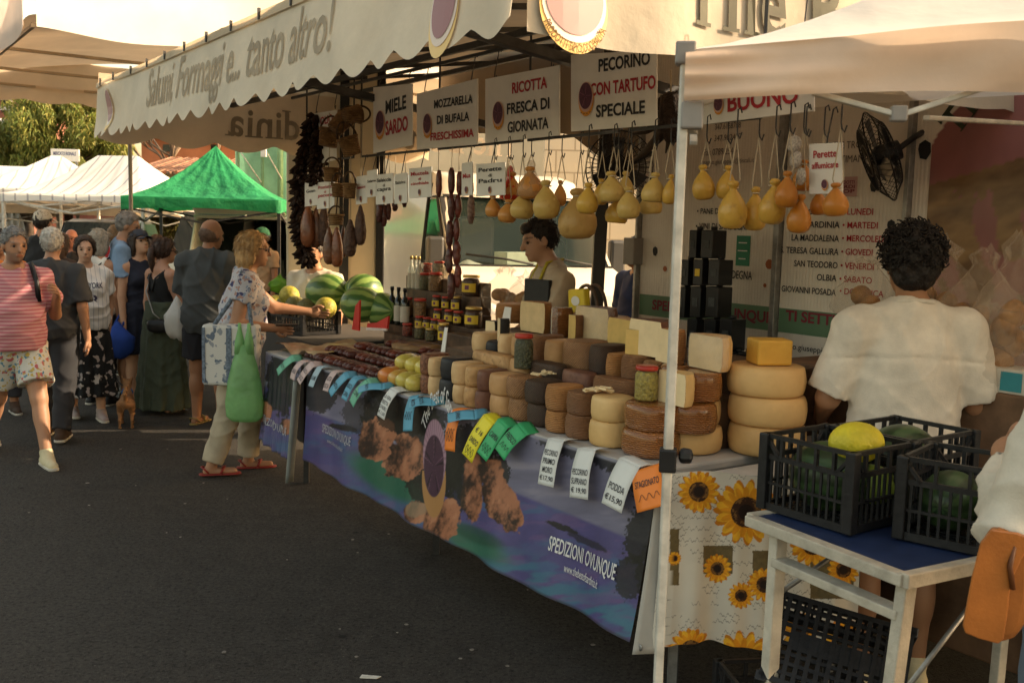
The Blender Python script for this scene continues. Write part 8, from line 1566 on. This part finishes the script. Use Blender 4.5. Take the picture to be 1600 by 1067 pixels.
# woman cut by the right edge, brown bag
q = atY(1772, 500, 2.18); wr_ = person('woman in a cream blouse with crossed arms cut by the right edge', q[:2], None, (-.25, .97), H=1.70, fem=True, b=1.0, skin=tan_, hair='long', hairc=dk, top=dict(mat=fab('cream blouse', (.58, .52, .42)), hem=.88, sl=1.8, g=.024), bottom=dict(mat=fab('blue jeans', (.10, .13, .17)), len=1.9), shoes=(black, 'dark'), vox=.010, arms=(((.38, .12, -1), (-.55, .72, .42)), ((.2, .2, -1), (-.6, .7, .2))), wrinkle=.010)
lea = M('orange brown leather', (.34, .115, .022), .38, .18, 9, bump=.25, bscale=120, bdist=.004, coat=.15); P_ = [atY(*p, 2.06) for p in ((1546, 826), (1585, 832), (1616, 846), (1612, 930), (1602, 978), (1588, 1000), (1566, 1006), (1530, 998), (1512, 988), (1506, 975), (1520, 900))]
bc = atY(1562, 920, 2.08); th = thing('shoulder_bag', 'orange brown leather shoulder bag hanging at the right edge', 'bag', bc-np.array((0, 0, .12))); m = MB(); nb = nrm(np.array((-.45, -.9, 0))); m.slab(P_, .055, -nb); part('bag_body', m, lea, th, smooth=False, bevel=.018)
P2 = [atY(*p, 2.055) for p in ((1548, 824), (1590, 830), (1616, 840), (1596, 872), (1580, 905), (1574, 960), (1568, 996), (1560, 1003), (1530, 995), (1508, 986), (1504, 974), (1518, 900), (1532, 845))]; m = MB(); m.slab([p+nb*.012 for p in P2], .008, -nb); part('flap', m, lea, th, smooth=False, bevel=.006); m = MB(); m.tube([atY(1600, 845, 2.09), atY(1640, 700, 2.12), atY(1680, 560, 2.15)], .012, 6); m.tube([atY(1585, 850, 2.05), atY(1578, 885, 2.04), atY(1583, 920, 2.04)], .006, 5); part('strap', m, M('dark leather', (.12, .04, .012), .5), th)
# the small dog on its lead
def dog():
    q = atZ(198, 666, 0); th = thing('dog', 'small brown dog with a curled tail standing with its back to us on the road', 'dog', q, .32); F = Fld(); br = np.array((.20, .095, .038))
    F.ell((0, .10, .235), (.062, .11, .075), .03); F.ell((0, -.06, .235), (.058, .10, .062), .04); F.cone((0, .17, .26), (.0, .235, .34), .045, .036, .03); F.ell((0, .265, .365), (.042, .05, .042), .02); F.cone((0, .29, .355), (0, .35, .335), .026, .016, .015); F.ell((0, .362, .338), (.010, .010, .009), .005)
    for sg in (-1, 1):
        F.cone((sg*.042, -.10, .225), (sg*.052, -.065, .145), .042, .026, .02); F.cone((sg*.052, -.065, .145), (sg*.052, -.135, .085), .022, .014, .012); F.cone((sg*.052, -.135, .085), (sg*.052, -.125, .015), .013, .011, .01); F.ell((sg*.052, -.105, .012), (.017, .030, .012), .01)
        F.cone((sg*.042, .13, .20), (sg*.046, .115, .11), .030, .017, .02); F.cone((sg*.046, .115, .11), (sg*.046, .13, .015), .015, .011, .01); F.ell((sg*.046, .142, .012), (.017, .028, .012), .01); F.cone((sg*.030, .250, .395), (sg*.048, .245, .435), .016, .006, .01)
    F.cone((0, -.14, .27), (.0, -.19, .33), .018, .015, .015); F.cone((0, -.19, .33), (.012, -.175, .39), .015, .014, .01); F.cone((.012, -.175, .39), (.03, -.12, .405), .014, .010, .01); F.noise(lambda X, Y, Z: .0015*np.sin(90*X)*np.sin(80*Z+60*Y)); V, Q = F.mesh(.007); n = fbm(V[:, 0]*30, V[:, 2]*40+V[:, 1]*20, 4); cols = br*(.7+.7*n[:, None]); cols[(V[:, 2] < .20) & (np.abs(V[:, 0]) < .03)] = (.30, .18, .09); cols[(V[:, 1] < -.13) & (V[:, 2] > .2)] *= 1.4; cols[V[:, 1] > .352] = (.01, .01, .01)
    S = .90; bd = fast('body', V*S, Q, M('dog fur', rough=.8, attr=True, bump=.6, bscale=120, bdist=.004), th, cols=cols); m = MB(); a = np.linspace(0, 6.2832, 16); m.tube([(.045*S*math.cos(x), (.195+.02*math.cos(x)*0)*S, (.285+.045*math.sin(x))*S) for x in a], .008, 6); part('collar', m, M('blue collar', (.02, .10, .30), .6), th, world=False)
    c = q+rotz(.32) @ np.array((0, .175, .295)); e = atY(172, 568, 8.5); m = MB(); m.tube([c, (c+e)/2-np.array((0, 0, .06)), e], .006, 5); hb = solo('dog_lead', m, black, 'thin lead running from the dog up to a blue handle', 'lead'); m = MB(); m.box(e, (.06, .03, .10), rotz(.4)); part('grip', m, M('blue grip', (.03, .22, .50), .4), hb, smooth=False, bevel=.01)
dog()
